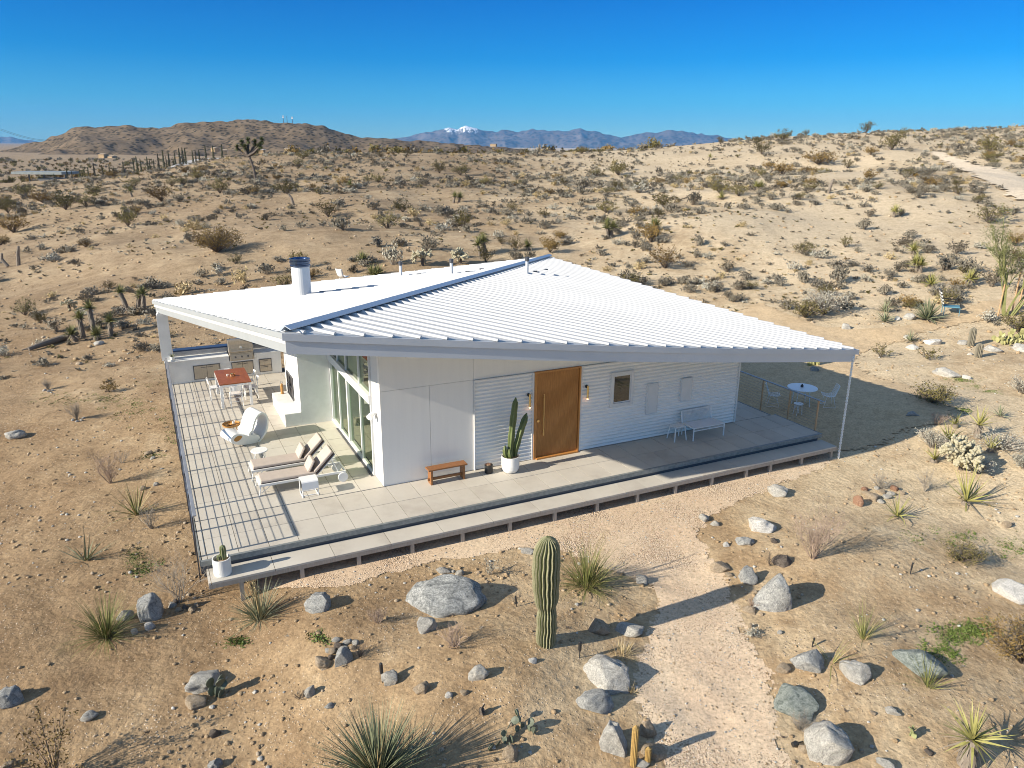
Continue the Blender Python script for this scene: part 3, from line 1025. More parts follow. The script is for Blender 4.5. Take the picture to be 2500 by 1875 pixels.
# front wall pieces round the corrugated panels and door (all share the v = 0 face, butted)
WB = 0.16
def wallpiece(x0, x1, z0, z1=None):
    return MB().prism([(x0, 0), (x1, 0), (x1, WB), (x0, WB)], z0, z1 if z1 is not None else wt)
fw = MB()
xs_ = [0, 1.40, 2.71]
for a, b in zip(xs_[:-1], xs_[1:]):
    fw.prism([(a + 0.004, 0), (b - 0.004, 0), (b - 0.004, WB), (a + 0.004, WB)], 0.0, 2.74)
for a, b in zip([0, 2.71, 6.14, 9.5], [2.71, 6.14, 9.5, 12.46]):
    fw.prism([(a + 0.003, 0), (b - 0.003, 0), (b - 0.003, WB), (a + 0.003, WB)], lambda p, q: 2.748, wt)
fw.prism([(0.0, 0.02), (12.46, 0.02), (12.46, WB - 0.01), (0.0, WB - 0.01)], 2.735, 2.755)
fw.build('front_wall', M['panel'], house)
# corrugated cladding: horizontal waves, as real relief
def corrugated(x0, x1, z0, z1, y0=-0.02, amp=0.018, pitch=0.112, holes=()):
    mb = MB()
    nz = int((z1 - z0) / pitch * 8)
    xs2 = [x0, x1]
    vs, fs = [], []
    for i in range(nz + 1):
        z = z0 + (z1 - z0) * i / nz
        y = y0 - amp * math.cos(2 * PI * (z - z0) / pitch)
        vs += [(x0, y, z), (x1, y, z)]
    for i in range(nz):
        fs.append((2 * i, 2 * i + 1, 2 * i + 3, 2 * i + 2))
    mb.add(vs, fs)
    mb.box(x0, x1, 0.03, WB, z0, z1)
    return mb
for (x0, x1) in ((2.74, 4.56), (6.26, 12.40)):
    corrugated(x0, x1, 0.02, 2.70).build('corrugated_wall', M['corr'], house, smooth=False)
tr = MB()
for x in (2.71, 4.56, 6.20, 12.40):
    tr.box(x, x + 0.06 if x > 4 else x + 0.03, -0.055, 0.03, 0.0, 2.735)
tr.box(2.74, 4.56, -0.05, 0.03, 2.703, 2.735)
tr.box(6.26, 12.40, -0.05, 0.03, 2.703, 2.735)
tr.build('wall_trim', M['white'], house)
# door
door = MB()
xx = 4.72
while xx < 6.12:
    door.box(xx, min(xx + 0.023, 6.14), -0.03, 0.05, 0.05, 2.68)
    xx += 0.0335
door.box(4.72, 6.14, -0.012, 0.06, 0.05, 2.68)
dr = door.build('door', M['doorwood'], house)
fr = MB().box(4.62, 4.70, -0.07, 0.1, 0.0, 2.74).box(6.15, 6.20, -0.07, 0.1, 0.0, 2.74).box(4.70, 6.15, -0.06, 0.1, 2.69, 2.74).box(4.70, 6.15, -0.14, 0.1, 0.0, 0.045)
fr.build('door_frame', M['doorwood'], house)
hd = MB().tube([(4.93, -0.10, 0.75), (4.93, -0.10, 2.05)], 0.018, 8).tube([(4.93, -0.02, 0.85), (4.93, -0.10, 0.85)], 0.011, 6).tube([(4.93, -0.02, 1.95), (4.93, -0.10, 1.95)], 0.011, 6)
hd.build('door_handle', M['brass'], dr)
kb = MB()
kb.tube([(4.76, -0.04, 1.22), (4.76, -0.075, 1.22)], 0.04, 14)
kb.build('door_lock', M['brass'], dr)
# window in the corrugated wall
wf = MB().box(7.27, 7.37, -0.09, 0.02, 1.28, 2.40).box(8.02, 8.12, -0.09, 0.02, 1.28, 2.40).box(7.37, 8.02, -0.09, 0.02, 1.28, 1.39).box(7.37, 8.02, -0.09, 0.02, 2.30, 2.40)
wf.box(7.37, 7.41, -0.06, 0.02, 1.39, 2.30).box(7.98, 8.02, -0.06, 0.02, 1.39, 2.30).box(7.41, 7.98, -0.06, 0.02, 1.39, 1.43).box(7.41, 7.98, -0.06, 0.02, 2.26, 2.30)
win = wf.build('window', M['white'], house, bevel=0.006)
def pane_mat():
    m, nt, b = nodes('dark_window_pane')
    b.inputs['Base Color'].default_value = (0.03, 0.03, 0.028, 1)
    b.inputs['Roughness'].default_value = 0.02
    b.inputs['Specular IOR Level'].default_value = 1.0
    b.inputs['Coat Weight'].default_value = 0.6
    b.inputs['Coat Roughness'].default_value = 0.0
    return m
M['pane'] = pane_mat()
MB().box(7.41, 7.98, -0.05, -0.04, 1.43, 2.26).build('pane', M['pane'], win)
up = MB().box(8.66, 9.10, -0.065, 0.0, 0.85, 1.86)
ud = up.build('utility_door', M['white'], house, bevel=0.006)
MB().box(8.70, 9.06, -0.078, -0.066, 0.90, 1.81).tube([(9.0, -0.08, 1.28), (9.0, -0.09, 1.28)], 0.018, 10).build('door_leaf', M['white'], ud)
MB().box(9.99, 10.43, -0.10, 0.0, 1.11, 1.88).build('electrical_box', M['white'], house, bevel=0.01)
# wall lamps
for x, z in ((4.44, 2.02), (6.41, 2.02)):
    wl = MB().tube([(x, -0.03, z + 0.06), (x, -0.09, z + 0.06)], 0.05, 14).build('wall_lamp', M['black'], house)
    MB().tube([(x + 0.0, -0.13, z + 0.10), (x, -0.13, z - 0.30)], 0.032, 14).tube([(x, -0.09, z + 0.06), (x, -0.13, z + 0.06)], 0.015, 8).build('lamp_tube', M['brass'], wl)
    MB().tube([(x, -0.13, z - 0.302), (x, -0.13, z - 0.318)], 0.026, 12).build('bulb', M['lamp'], wl)
# other walls, floor
MB().prism([(12.30, WB), (12.46, WB), (12.46, 12.25), (12.30, 12.25)], 0.0, wt).build('side_wall', M['corr'], house)
bw = MB().prism([(0.0, 12.09), (12.30, 12.09), (12.30, 12.25), (0.0, 12.25)], 0.0, wt)
bw.build('back_wall', M['white_stucco'], house)
MB().box(0.0, 12.45, 0.01, 12.24, -0.30, -0.012).build('floor', M['floor_in'], house)
# corner pier beside the glass
MB().prism([(0.001, WB + 0.001), (0.16, WB + 0.001), (0.16, 0.80), (0.001, 0.80)], 0.0, wt).build('corner_pier', M['white'], house)
# inner room
MB().prism([(5.2, WB), (5.32, WB), (5.32, 7.2), (5.2, 7.2)], 0.0, wt).prism([(0.16, 7.2), (5.32, 7.2), (5.32, 7.32), (0.16, 7.32)], 0.0, wt).build('inner_wall', M['white'], house)
MB().box(3.0, 4.2, 1.2, 3.6, 0.0, 0.42).box(3.9, 4.2, 1.2, 3.6, 0.42, 0.8).build('inner_sofa', M['ceramic'], house, bevel=0.04)
# window wall: sloping light, so build as frame + panes
MUL = [0.84, 2.02, 3.56, 4.68, 5.84]
gw = MB()
gw.box(-0.06, 0.08, 0.80, 5.84, 0.0, 0.09)
gw.box(-0.10, 0.10, 0.80, 5.84, 2.17, 2.42)
for i, y in enumerate(MUL):
    hw = 0.06 if i == 2 else 0.035
    y = min(max(y, 0.80 + hw), 5.82 - hw)
    gw.box(-0.05, 0.07, y - hw, y + hw, 0.09, 2.17)
    gw.prism([(-0.05, y - 0.035), (0.07, y - 0.035), (0.07, y + 0.035), (-0.05, y + 0.035)], 2.42, wt)
glazing = gw.build('window_wall', M['white'], house)
for i in range(4):
    y0, y1 = MUL[i] + 0.036, MUL[i + 1] - 0.036
    o_ = 0.025 if i % 2 else -0.005
    MB().box(o_, o_ + 0.008, y0, y1, 0.09, 2.17).build('pane', M['glass'], glazing)
    MB().prism([(0.0, y0), (0.008, y0), (0.008, y1), (0.0, y1)], 2.42, wt).build('pane', M['glass'], glazing)
# dark rail on the floor in front of the sliders
MB().box(-0.13, -0.07, 0.80, 5.0, 0.003, 0.03).build('door_track', M['darksteel'], house)
# fireplace mass with its hearth
fp = MB().prism([(-1.08, 5.84), (0.16, 5.84), (0.16, 8.22), (-1.08, 8.22)], 0.0, wt).build('fireplace', M['white_stucco'], house)
MB().box(-1.62, -1.081, 5.845, 8.40, 0.0, 0.45).build('hearth', M['white_stucco'], fp, bevel=0.015)
sc_ = MB().box(-1.10, -1.083, 6.95, 8.05, 0.53, 1.32)
sc_.build('firebox', M['black'], fp)
sf = MB()
for y in (6.95, 7.48, 8.02): sf.box(-1.125, -1.102, y, y + 0.04, 0.50, 1.34)
for z in (0.50, 0.90, 1.31): sf.box(-1.124, -1.103, 6.99, 8.02, z, z + 0.04)
sf.box(-1.16, -1.125, 7.40, 7.46, 0.85, 1.02)
sf.build('fire_screen', M['darksteel'], fp)
# terrace wall behind the fireplace and its white pier
MB().prism([(0.02, 8.225), (0.16, 8.225), (0.16, 12.09), (0.02, 12.09)], 0.0, wt).build('terrace_wall', M['white_stucco'], house)
MB().prism([(-1.06, 8.46), (-0.86, 8.46), (-0.86, 8.66), (-1.06, 8.66)], 0.0, wt).build('pier', M['white'], house)
# flue and vents
zc_ = zL(-0.56, 6.9)
fl = MB().lathe([(0.30, -0.06), (0.30, 0.98), (0.302, 0.985)], 28, (-0.56, 6.9, zc_)).build('chimney', M['white'], house, smooth=False)
MB().lathe([(0.33, 0.985), (0.335, 1.03), (0.315, 1.05), (0.315, 1.08), (0.34, 1.10), (0.34, 1.16), (0.31, 1.175), (0.31, 1.19), (0.335, 1.2), (0.335, 1.24), (0.29, 1.25), (0.28, 1.19)], 28, (-0.56, 6.9, zc_)).build('chimney_cap', M['chrome'], fl)
MB().box(-0.92, -0.15, 6.5, 7.35, 0, 0.012).build('flashing', M['roofmetal'], fl)
fl.children[-1].location = (0, 0, 0)
for x, y, hh in ((4.14, 10.86, 0.62), (5.46, 8.59, 0.62), (8.12, 7.38, 0.66)):
    z = zroof(x, y)
    vp = MB().lathe([(0.085, -0.03), (0.06, 0.06), (0.06, hh - 0.14)], 14, (x, y, z)).build('vent_pipe', M['white'], house)
    MB().lathe([(0.075, hh - 0.16), (0.085, hh - 0.13), (0.085, hh - 0.03), (0.05, hh), (0.01, hh + 0.01)], 14, (x, y, z)).build('vent_cap', M['darksteel'], vp)
for x, y in ((4.75, 10.4), (6.1, 8.5), (7.0, 9.2), (8.75, 7.9), (9.6, 8.6)):
    z = zroof(x, y)
    MB().box(x - 0.09, x + 0.09, y - 0.03, y + 0.03, z + 0.0, z + 0.075).build('roof_vent', M['darksteel'], house)
# snow-guard like flashing strip right of the flue
gm = MB()
for k in range(4):
    x, y = 0.05 + 0.42 * k, 7.05 - 0.12 * k
    gm.box(x, x + 0.40, y - 0.02, y + 0.02, zL(x + 0.2, y), zL(x + 0.2, y) + 0.05)
gm.build('roof_upstand', M['darksteel'], house)
# floodlight on the corner pier, camera box below the eave
fo = MB().tube([(-0.02, 0.42, 2.0), (-0.10, 0.42, 2.0)], 0.04, 12)
fo.tube([(-0.10, 0.42, 2.02), (-0.24, 0.30, 1.96)], [0.06, 0.085], 14).tube([(-0.10, 0.42, 1.99), (-0.14, 0.56, 1.92)], [0.05, 0.065], 14)
fo.build('floodlight', M['plastic'], house)
MB().box(0.72, 1.14, -0.10, 0.0, 3.62, 3.84).build('eave_light', M['ceramic'], house, bevel=0.02)

# ================================================================== DECK
deck = thing('deck', 'raised deck of pale concrete tiles wrapping the house, with one long step', 'deck', (OX, OY, 0), ANG)
def tiles(poly, tw, th, x0, y0, z0, z1, gap=0.006, minw=0.05):
    """rectangular tiles clipped to axis-aligned boxes"""
    mb = MB()
    (bx0, bx1, by0, by1) = poly
    i0 = math.floor((bx0 - x0) / tw)
    i1 = math.ceil((bx1 - x0) / tw)
    j0 = math.floor((by0 - y0) / th)
    j1 = math.ceil((by1 - y0) / th)
    for i in range(i0, i1):
        for j in range(j0, j1):
            a0, a1 = max(x0 + i * tw, bx0), min(x0 + (i + 1) * tw, bx1)
            b0, b1 = max(y0 + j * th, by0), min(y0 + (j + 1) * th, by1)
            if a1 - a0 > minw and b1 - b0 > minw:
                mb.box(a0 + gap, a1 - gap, b0 + gap, b1 - gap, z0, z1 + 0.0015 * random.uniform(-1, 1))
    return mb
t1 = tiles((-4.86, 14.30, -2.05, 0.0), 0.683, 1.035, -0.64, -1.06, -0.06, 0.0)
for b in ((-4.86, 0.0, 0.0, 12.5), (12.46, 14.10, 0.0, 8.0)):
    t2 = tiles(b, 0.683, 1.035, -0.64, -1.06, -0.06, 0.0)
    t1.add(t2.v, t2.f)
t1.build('tiles', M['concrete'], deck)
bs = MB().box(-4.87, 14.30, -2.04, 0.0, -0.12, -0.03).box(-4.87, 0.0, 0.0, 13.25, -0.12, -0.03).box(12.46, 14.11, 0.0, 8.0, -0.12, -0.03)
bs.build('bed', M['joint'], deck)
eg = MB().box(-4.88, 14.34, -2.13, -2.052, -0.125, 0.004).box(14.302, 14.34, -2.05, 0.0, -0.125, 0.004).box(14.112, 14.15, 0.002, 8.0, -0.125, 0.004).box(-4.91, -4.872, -2.05, 12.5, -0.16, 0.004)
eg.build('edge_strip', M['edge'], deck)
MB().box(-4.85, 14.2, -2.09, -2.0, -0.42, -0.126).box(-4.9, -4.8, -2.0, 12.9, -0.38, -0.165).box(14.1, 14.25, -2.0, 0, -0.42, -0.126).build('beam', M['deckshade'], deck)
st = tiles((-4.80, 14.41, -2.76, -2.10), 1.365, 0.9, -0.65, -2.80, -0.265, -0.22)
step = st.build('step', M['concrete'], deck)
MB().box(-4.80, 14.41, -2.755, -2.705, -0.37, -0.268).box(-4.80, 14.41, -2.2, -2.15, -0.37, -0.268).box(-4.80, -4.75, -2.70, -2.2, -0.37, -0.268).box(14.36, 14.41, -2.70, -2.2, -0.37, -0.268).build('step_frame', M['post'], step)
for k in range(15):
    x = 14.18 - 1.3075 * k if k < 3 else 11.93 - 1.338 * (k - 2)
    wx, wy = h2w(x, -2.72)
    zb = hz1(wx, wy) - 0.1
    MB().box(x - 0.045, x + 0.045, -2.75, -2.66, zb, -0.371).build('step_post', M['post'], step)

# ------------------------------------------------------------------ railings
rail = thing('railing', 'long steel cable railing along the left edge of the terrace', 'railing', (OX, OY, 0), ANG)
MB().box(-4.93, -4.85, -1.88, 12.62, 1.02, 1.055).build('top_rail', M['railsteel'], rail, bevel=0.008)
for k in range(12):
    y = -1.86 + 1.3 * k
    if y > 12.6: break
    MB().box(-4.955, -4.925, y - 0.035, y + 0.035, -0.62, 1.019).build('post', M['darksteel'], rail)
cb = MB()
for k in range(10):
    z = 0.09 + 0.092 * k
    cb.tube([(-4.94, -1.86, z), (-4.94, 12.55, z)], 0.0065, 6)
cb.build('cables', M['wire'], rail)
rr = thing('railing', 'short cable railing with wooden posts on the right end of the deck', 'railing', (OX, OY, 0), ANG)
P0, P1 = (14.40, 4.2), (14.44, -2.0)
MB().box(14.36, 14.44, -1.98, 4.2, 1.03, 1.065).build('top_rail', M['railsteel'], rr, bevel=0.008)
for y in (-1.76, -0.52, 0.78, 2.1, 3.4):
    MB().box(14.38, 14.42, y - 0.02, y + 0.02, -0.45, 1.029).build('post', M['orangepost'], rr)
cb = MB()
for k in range(9):
    z = 0.1 + 0.1 * k
    cb.tube([(14.40, -1.76, z), (14.40, 4.2, z)], 0.004, 5)
cb.build('cables', M['wire'], rr)
# rain chain at the right end of the gutter
rc = MB()
wx, wy = h2w(14.40, -2.84)
zg = hz1(wx, wy)
z = zg + 0.01
k = 0
while z < 2.80:
    a = (0.03, 0) if k % 2 else (0, 0.03)
    pts = [(a[0] * math.cos(q), a[1] * math.cos(q), 0.036 * math.sin(q)) for q in [2 * PI * i / 8 for i in range(8)]]
    rc.tube([(p[0], p[1], p[2] + z - zg) for p in pts], 0.013, 5, closed=True)
    z += 0.048
    k += 1
tag(rc.build('rain_chain', M['chain'], loc=(wx, wy, zg)), 'pale rain chain hanging from the roof gutter at the right corner to the ground', 'rain chain')

# ------------------------------------------------------------------ outdoor kitchen
kit = thing('kitchen_counter', 'long white stucco outdoor kitchen counter at the back of the terrace', 'counter', (OX, OY, 0), ANG)
bd = MB().box(-4.93, -2.60, 12.50, 13.18, 0.0, 0.88).box(-1.64, -0.60, 12.50, 13.18, 0.0, 0.88).box(-2.60, -1.64, 12.50, 13.18, 0.0, 0.70)
bd.build('body', M['white_stucco'], kit)
MB().box(-4.97, -2.60, 12.46, 13.20, 0.882, 0.93).box(-1.64, -0.55, 12.46, 13.20, 0.882, 0.93).build('worktop', M['white_stucco'], kit, bevel=0.01)
MB().box(-4.60, -0.55, 13.203, 13.23, 0.60, 1.10).build('backsplash', M['railsteel'], kit)
MB().box(-4.60, -0.55, 13.232, 13.62, 0.95, 1.16).build('parapet', M['darkedge'], kit)
def cabdoor(x0, x1, z0, z1, kind):
    c = MB().box(x0, x1, 12.482, 12.50, z0, z1).build('cabinet', M['darksteel'], kit)
    if kind == 'doors':
        xm = (x0 + x1) / 2
        for a, b, hx in ((x0 + 0.03, xm - 0.008, xm - 0.13), (xm + 0.008, x1 - 0.03, xm + 0.13)):
            d = MB().box(a, b, 12.466, 12.483, z0 + 0.03, z1 - 0.03).build('cabinet_door', M['warmsteel'], c)
            MB().tube([(hx - 0.09, 12.44, z1 - 0.09), (hx + 0.09, 12.44, z1 - 0.09)], 0.008, 6).build('handle', M['darksteel'], c)
    else:
        zm = (z0 + z1) / 2
        for a, b in ((z0 + 0.03, zm - 0.01), (zm + 0.01, z1 - 0.03)):
            MB().box(x0 + 0.03, x1 - 0.03, 12.466, 12.483, a, b).build('drawer', M['warmsteel'], c)
            MB().tube([(x0 + 0.16, 12.44, b - 0.05), (x1 - 0.16, 12.44, b - 0.05)], 0.008, 6).build('handle', M['darksteel'], c)
cabdoor(-3.97, -2.97, 0.09, 0.66, 'doors')
cabdoor(-2.54, -1.70, 0.09, 0.64, 'doors')
cabdoor(-1.48, -0.98, 0.10, 0.65, 'drawers')
gr_ = thing('barbecue_grill', 'stainless barbecue grill with closed lid set into the white outdoor counter', 'grill', (OX, OY, 0), ANG)
MB().box(-2.57, -1.67, 12.44, 13.12, 0.705, 1.02).build('body', M['warmsteel'], gr_, bevel=0.01)
cp = MB().box(-2.52, -1.72, 12.41, 12.439, 0.76, 0.96).build('control_panel', M['steel'], gr_)
for x in (-2.36, -2.12, -1.88):
    MB().tube([(x, 12.41, 0.86), (x, 12.37, 0.86)], 0.035, 12).build('knob', M['darksteel'], cp)
prof = [(12.45, 1.025), (12.43, 1.10), (12.44, 1.22), (12.49, 1.36), (12.58, 1.47), (12.70, 1.52), (12.95, 1.50), (13.08, 1.40), (13.10, 1.025)]
lid = MB().add([(x, y, z) for x in (-2.58, -1.66) for y, z in prof], [tuple(range(9)), tuple(range(9, 18))[::-1]] + [(i, 9 + i, 9 + (i + 1) % 9, (i + 1) % 9) for i in range(9)])
lid.build('lid', M['warmsteel'], gr_)
MB().tube([(-2.50, 12.36, 1.12), (-1.74, 12.36, 1.12)], 0.018, 8).tube([(-2.46, 12.43, 1.12), (-2.46, 12.36, 1.12)], 0.01, 6).tube([(-1.78, 12.43, 1.12), (-1.78, 12.36, 1.12)], 0.01, 6).build('lid_handle', M['railsteel'], gr_)
tg = MB()
tg.tube([(-2.12, 12.452, 1.24), (-2.12, 12.425, 1.24)], 0.05, 14)
tg.build('thermometer', M['ceramic'], gr_)
#PART3
# ================================================================== FURNITURE (house frame unless stated)
def hthing(name, label, cat, u, v, z=0.0, rz=0.0, group=None):
    x, y = h2w(u, v)
    return thing(name, label, cat, (x, y, z), ANG + rz, group)

# dining table
t = hthing('dining_table', 'red wood slatted dining table with thick white legs on the terrace', 'table', -2.80, 9.63)
tb = MB()
for k in range(14):
    y = -0.97 + k * 0.139
    tb.box(-0.54, 0.54, y, y + 0.131, 0.86, 0.90)
tb.build('tabletop', M['tablewood'], t)
MB().box(-0.535, 0.535, -0.96, -0.90, 0.79, 0.858).box(-0.535, 0.535, 0.90, 0.96, 0.79, 0.858).box(-0.535, -0.48, -0.90, 0.90, 0.79, 0.858).box(0.48, 0.535, -0.90, 0.90, 0.79, 0.858).build('frame', M['plastic'], t)
for sx in (-1, 1):
    for sy in (-1, 1):
        MB().box(sx * 0.49 - 0.045, sx * 0.49 + 0.045, sy * 0.92 - 0.045, sy * 0.92 + 0.045, 0, 0.789).build('leg', M['plastic'], t, bevel=0.006)
pt = hthing('terracotta_pot', 'small terracotta pot of succulents in the middle of the red wood table', 'pot', -2.83, 9.55, 0.901)
MB().lathe([(0.035, 0), (0.05, 0.09), (0.055, 0.09), (0.05, 0.075)], 16).build('pot', M['terracotta'], pt)
lm = MB()
for k in range(14):
    a = k * 2.4
    lm.blade((0, 0, 0.07), (math.cos(a), math.sin(a), 1.1), 0.09, 0.025, 0.4)
lm.build('succulent', M['sotol'], pt)
for k, (du, dv) in enumerate(((-0.13, 0.10), (0.10, 0.06))):
    c = hthing('table_cup', ('pale wooden cup behind the terracotta pot on the red wood table', 'small brown cup right of the terracotta pot on the red wood table')[k], 'cup', -2.83 + du, 9.55 + dv, 0.901)
    MB().lathe([(0.03, 0), (0.04, 0.07), (0.036, 0.07), (0.03, 0.01)], 14).build('cup', (M['ceramic'], M['amber'])[k], c)

def dining_chair(u, v, rz, label):
    c = hthing('dining_chair', label, 'chair', u, v, 0, rz, 'white chairs round the red wood table')
    MB().box(-0.20, 0.20, -0.21, 0.21, 0.43, 0.455).build('seat', M['plastic'], c, bevel=0.01)
    bk = MB()
    for i in range(6):      # bent back shell
        a0, a1 = -0.20 + i * 0.0667, -0.20 + (i + 1) * 0.0667
        d = lambda a: -0.24 - 0.05 * (1 - (a / 0.2) ** 2)
        bk.add([(a0, d(a0), 0.60), (a1, d(a1), 0.60), (a1, d(a1) - 0.05, 0.80), (a0, d(a0) - 0.05, 0.80), (a0, d(a0) + 0.012, 0.60), (a1, d(a1) + 0.012, 0.60), (a1, d(a1) - 0.038, 0.80), (a0, d(a0) - 0.038, 0.80)],
               [(0, 1, 2, 3), (7, 6, 5, 4), (3, 2, 6, 7), (0, 4, 5, 1), (0, 3, 7, 4), (1, 5, 6, 2)])
    bk.build('backrest', M['plastic'], c)
    for sx in (-1, 1):
        MB().tube([(sx * 0.19, 0.19, 0.44), (sx * 0.205, 0.21, 0)], 0.014, 8).build('leg', M['plastic'], c)
        MB().tube([(sx * 0.20, -0.29, 0.78), (sx * 0.195, -0.22, 0.46), (sx * 0.205, -0.24, 0)], 0.014, 8).build('leg', M['plastic'], c)
    MB().tube([(-0.20, 0.205, 0.20), (0.20, 0.205, 0.20)], 0.01, 6).tube([(-0.20, -0.235, 0.20), (0.20, -0.235, 0.20)], 0.01, 6).build('stretcher', M['plastic'], c)
    return c
dining_chair(-3.35, 10.0, -PI / 2, 'white dining chair on the railing side of the red wood table')
dining_chair(-2.80, 8.92, 0.0, 'white dining chair tucked under the front end of the red wood table')
dining_chair(-2.22, 9.55, PI / 2, 'nearer of the two white chairs on the fireplace side of the red table')
dining_chair(-2.22, 10.35, PI / 2, 'farther of the two white chairs on the fireplace side of the red table')
dining_chair(-2.95, 10.75, PI, 'white dining chair at the far end of the red table, before the grill doors')

# rocking lounge chair: two joined loops, extruded
def spline(P, n=8, closed=True):
    out = []
    k = len(P)
    for i in range(k if closed else k - 1):
        p = [Vector((*P[(i + j - 1) % k if closed else min(max(i + j - 1, 0), k - 1)], 0)) for j in range(4)]
        for s in range(n):
            t = s / n
            q = 0.5 * ((2 * p[1]) + (p[2] - p[0]) * t + (2 * p[0] - 5 * p[1] + 4 * p[2] - p[3]) * t * t + (3 * p[1] - p[0] - 3 * p[2] + p[3]) * t ** 3)
            out.append((q.x, q.y))
    return out
def loop_band(mb, P, w, th):
    n = len(P)
    vs, fs = [], []
    for i in range(n):
        a, b = Vector(P[i - 1]), Vector(P[(i + 1) % n])
        t = (b - a).normalized()
        nr = Vector((-t.y, t.x)) * th
        for yy in (-w, w):
            vs += [(P[i][0], yy, P[i][1]), (P[i][0] + nr.x, yy, P[i][1] + nr.y)]
    for i in range(n):
        a, b = i * 4, ((i + 1) % n) * 4
        fs += [(a, a + 2, b + 2, b), (a + 1, b + 1, b + 3, a + 3), (a, b, b + 1, a + 1), (a + 2, a + 3, b + 3, b + 2)]
    return mb.add(vs, fs)
rk = hthing('rocking_lounge_chair', 'curvy white rocking lounge chair shaped like a folded ribbon', 'lounge chair', -2.98, 5.13, 0.0, R(20))
b1 = MB()
body = spline([(0.10, .27), (-.06, .29), (-.22, .37), (-.42, .44), (-.58, .42), (-.66, .30), (-.60, .17), (-.36, .06), (-.08, .0), (.14, .01), (.30, .10), (.26, .22)])
b1.extr(body, -0.37, 0.37)
sb = b1.build('seat_loop', M['plastic'], rk, bevel=0.02)
hw_ = MB().extr(spline([(-.56, .27), (-.50, .35), (-.38, .38), (-.28, .33), (-.36, .24), (-.48, .21)]), -0.374, -0.3705)
hw_.build('hollow_reflection', M['amber'], sb)  # flat patch for the hollow, its amber reflection painted as colour
b2 = MB()
loop_band(b2, spline([(0.0, .30), (.10, .42), (.18, .62), (.28, .80), (.42, .88), (.54, .80), (.58, .60), (.50, .30), (.28, .06), (.10, .04)]), 0.368, 0.06)
b2.build('back_loop', M['plastic'], rk, smooth=False)
# round wooden tray table behind it
sdt = hthing('side_table', 'low round amber wood tray table behind the white rocking chair', 'side table', -3.30, 5.95)
MB().lathe([(0.05, 0.30), (0.27, 0.30), (0.28, 0.36), (0.265, 0.36), (0.255, 0.318), (0.02, 0.318)], 28).build('tray', M['amber'], sdt)
for k in range(3):
    a = k * 2.1
    MB().tube([(0.1 * math.cos(a), 0.1 * math.sin(a), 0.30), (0.22 * math.cos(a), 0.22 * math.sin(a), 0)], 0.013, 6).build('leg', M['amber'], sdt)
cu = hthing('tray_cup', 'white cup standing on the amber wood tray table', 'cup', -3.22, 5.98, 0.319)
MB().lathe([(0.035, 0), (0.05, 0.10), (0.045, 0.10), (0.032, 0.01)], 16).build('cup', M['ceramic'], cu)
bo = hthing('tray_bowl', 'amber wooden bowl on the tray table beside the white cup', 'bowl', -3.36, 5.88, 0.319)
MB().lathe([(0.03, 0), (0.09, 0.05), (0.085, 0.055), (0.03, 0.012)], 18).build('bowl', M['amber'], bo)
# white low round table
rt = hthing('coffee_table', 'low round white coffee table beside the beige loungers', 'coffee table', -2.82, 3.20)
MB().lathe([(0.02, 0.35), (0.235, 0.35), (0.245, 0.36), (0.245, 0.375), (0.235, 0.385), (0.02, 0.385)], 36).build('tabletop', M['plastic'], rt)
for k in range(4):
    a = k * PI / 2 + 0.5
    MB().tube([(0.17 * math.cos(a), 0.17 * math.sin(a), 0.35), (0.20 * math.cos(a), 0.20 * math.sin(a), 0)], 0.011, 6).build('leg', M['plastic'], rt)

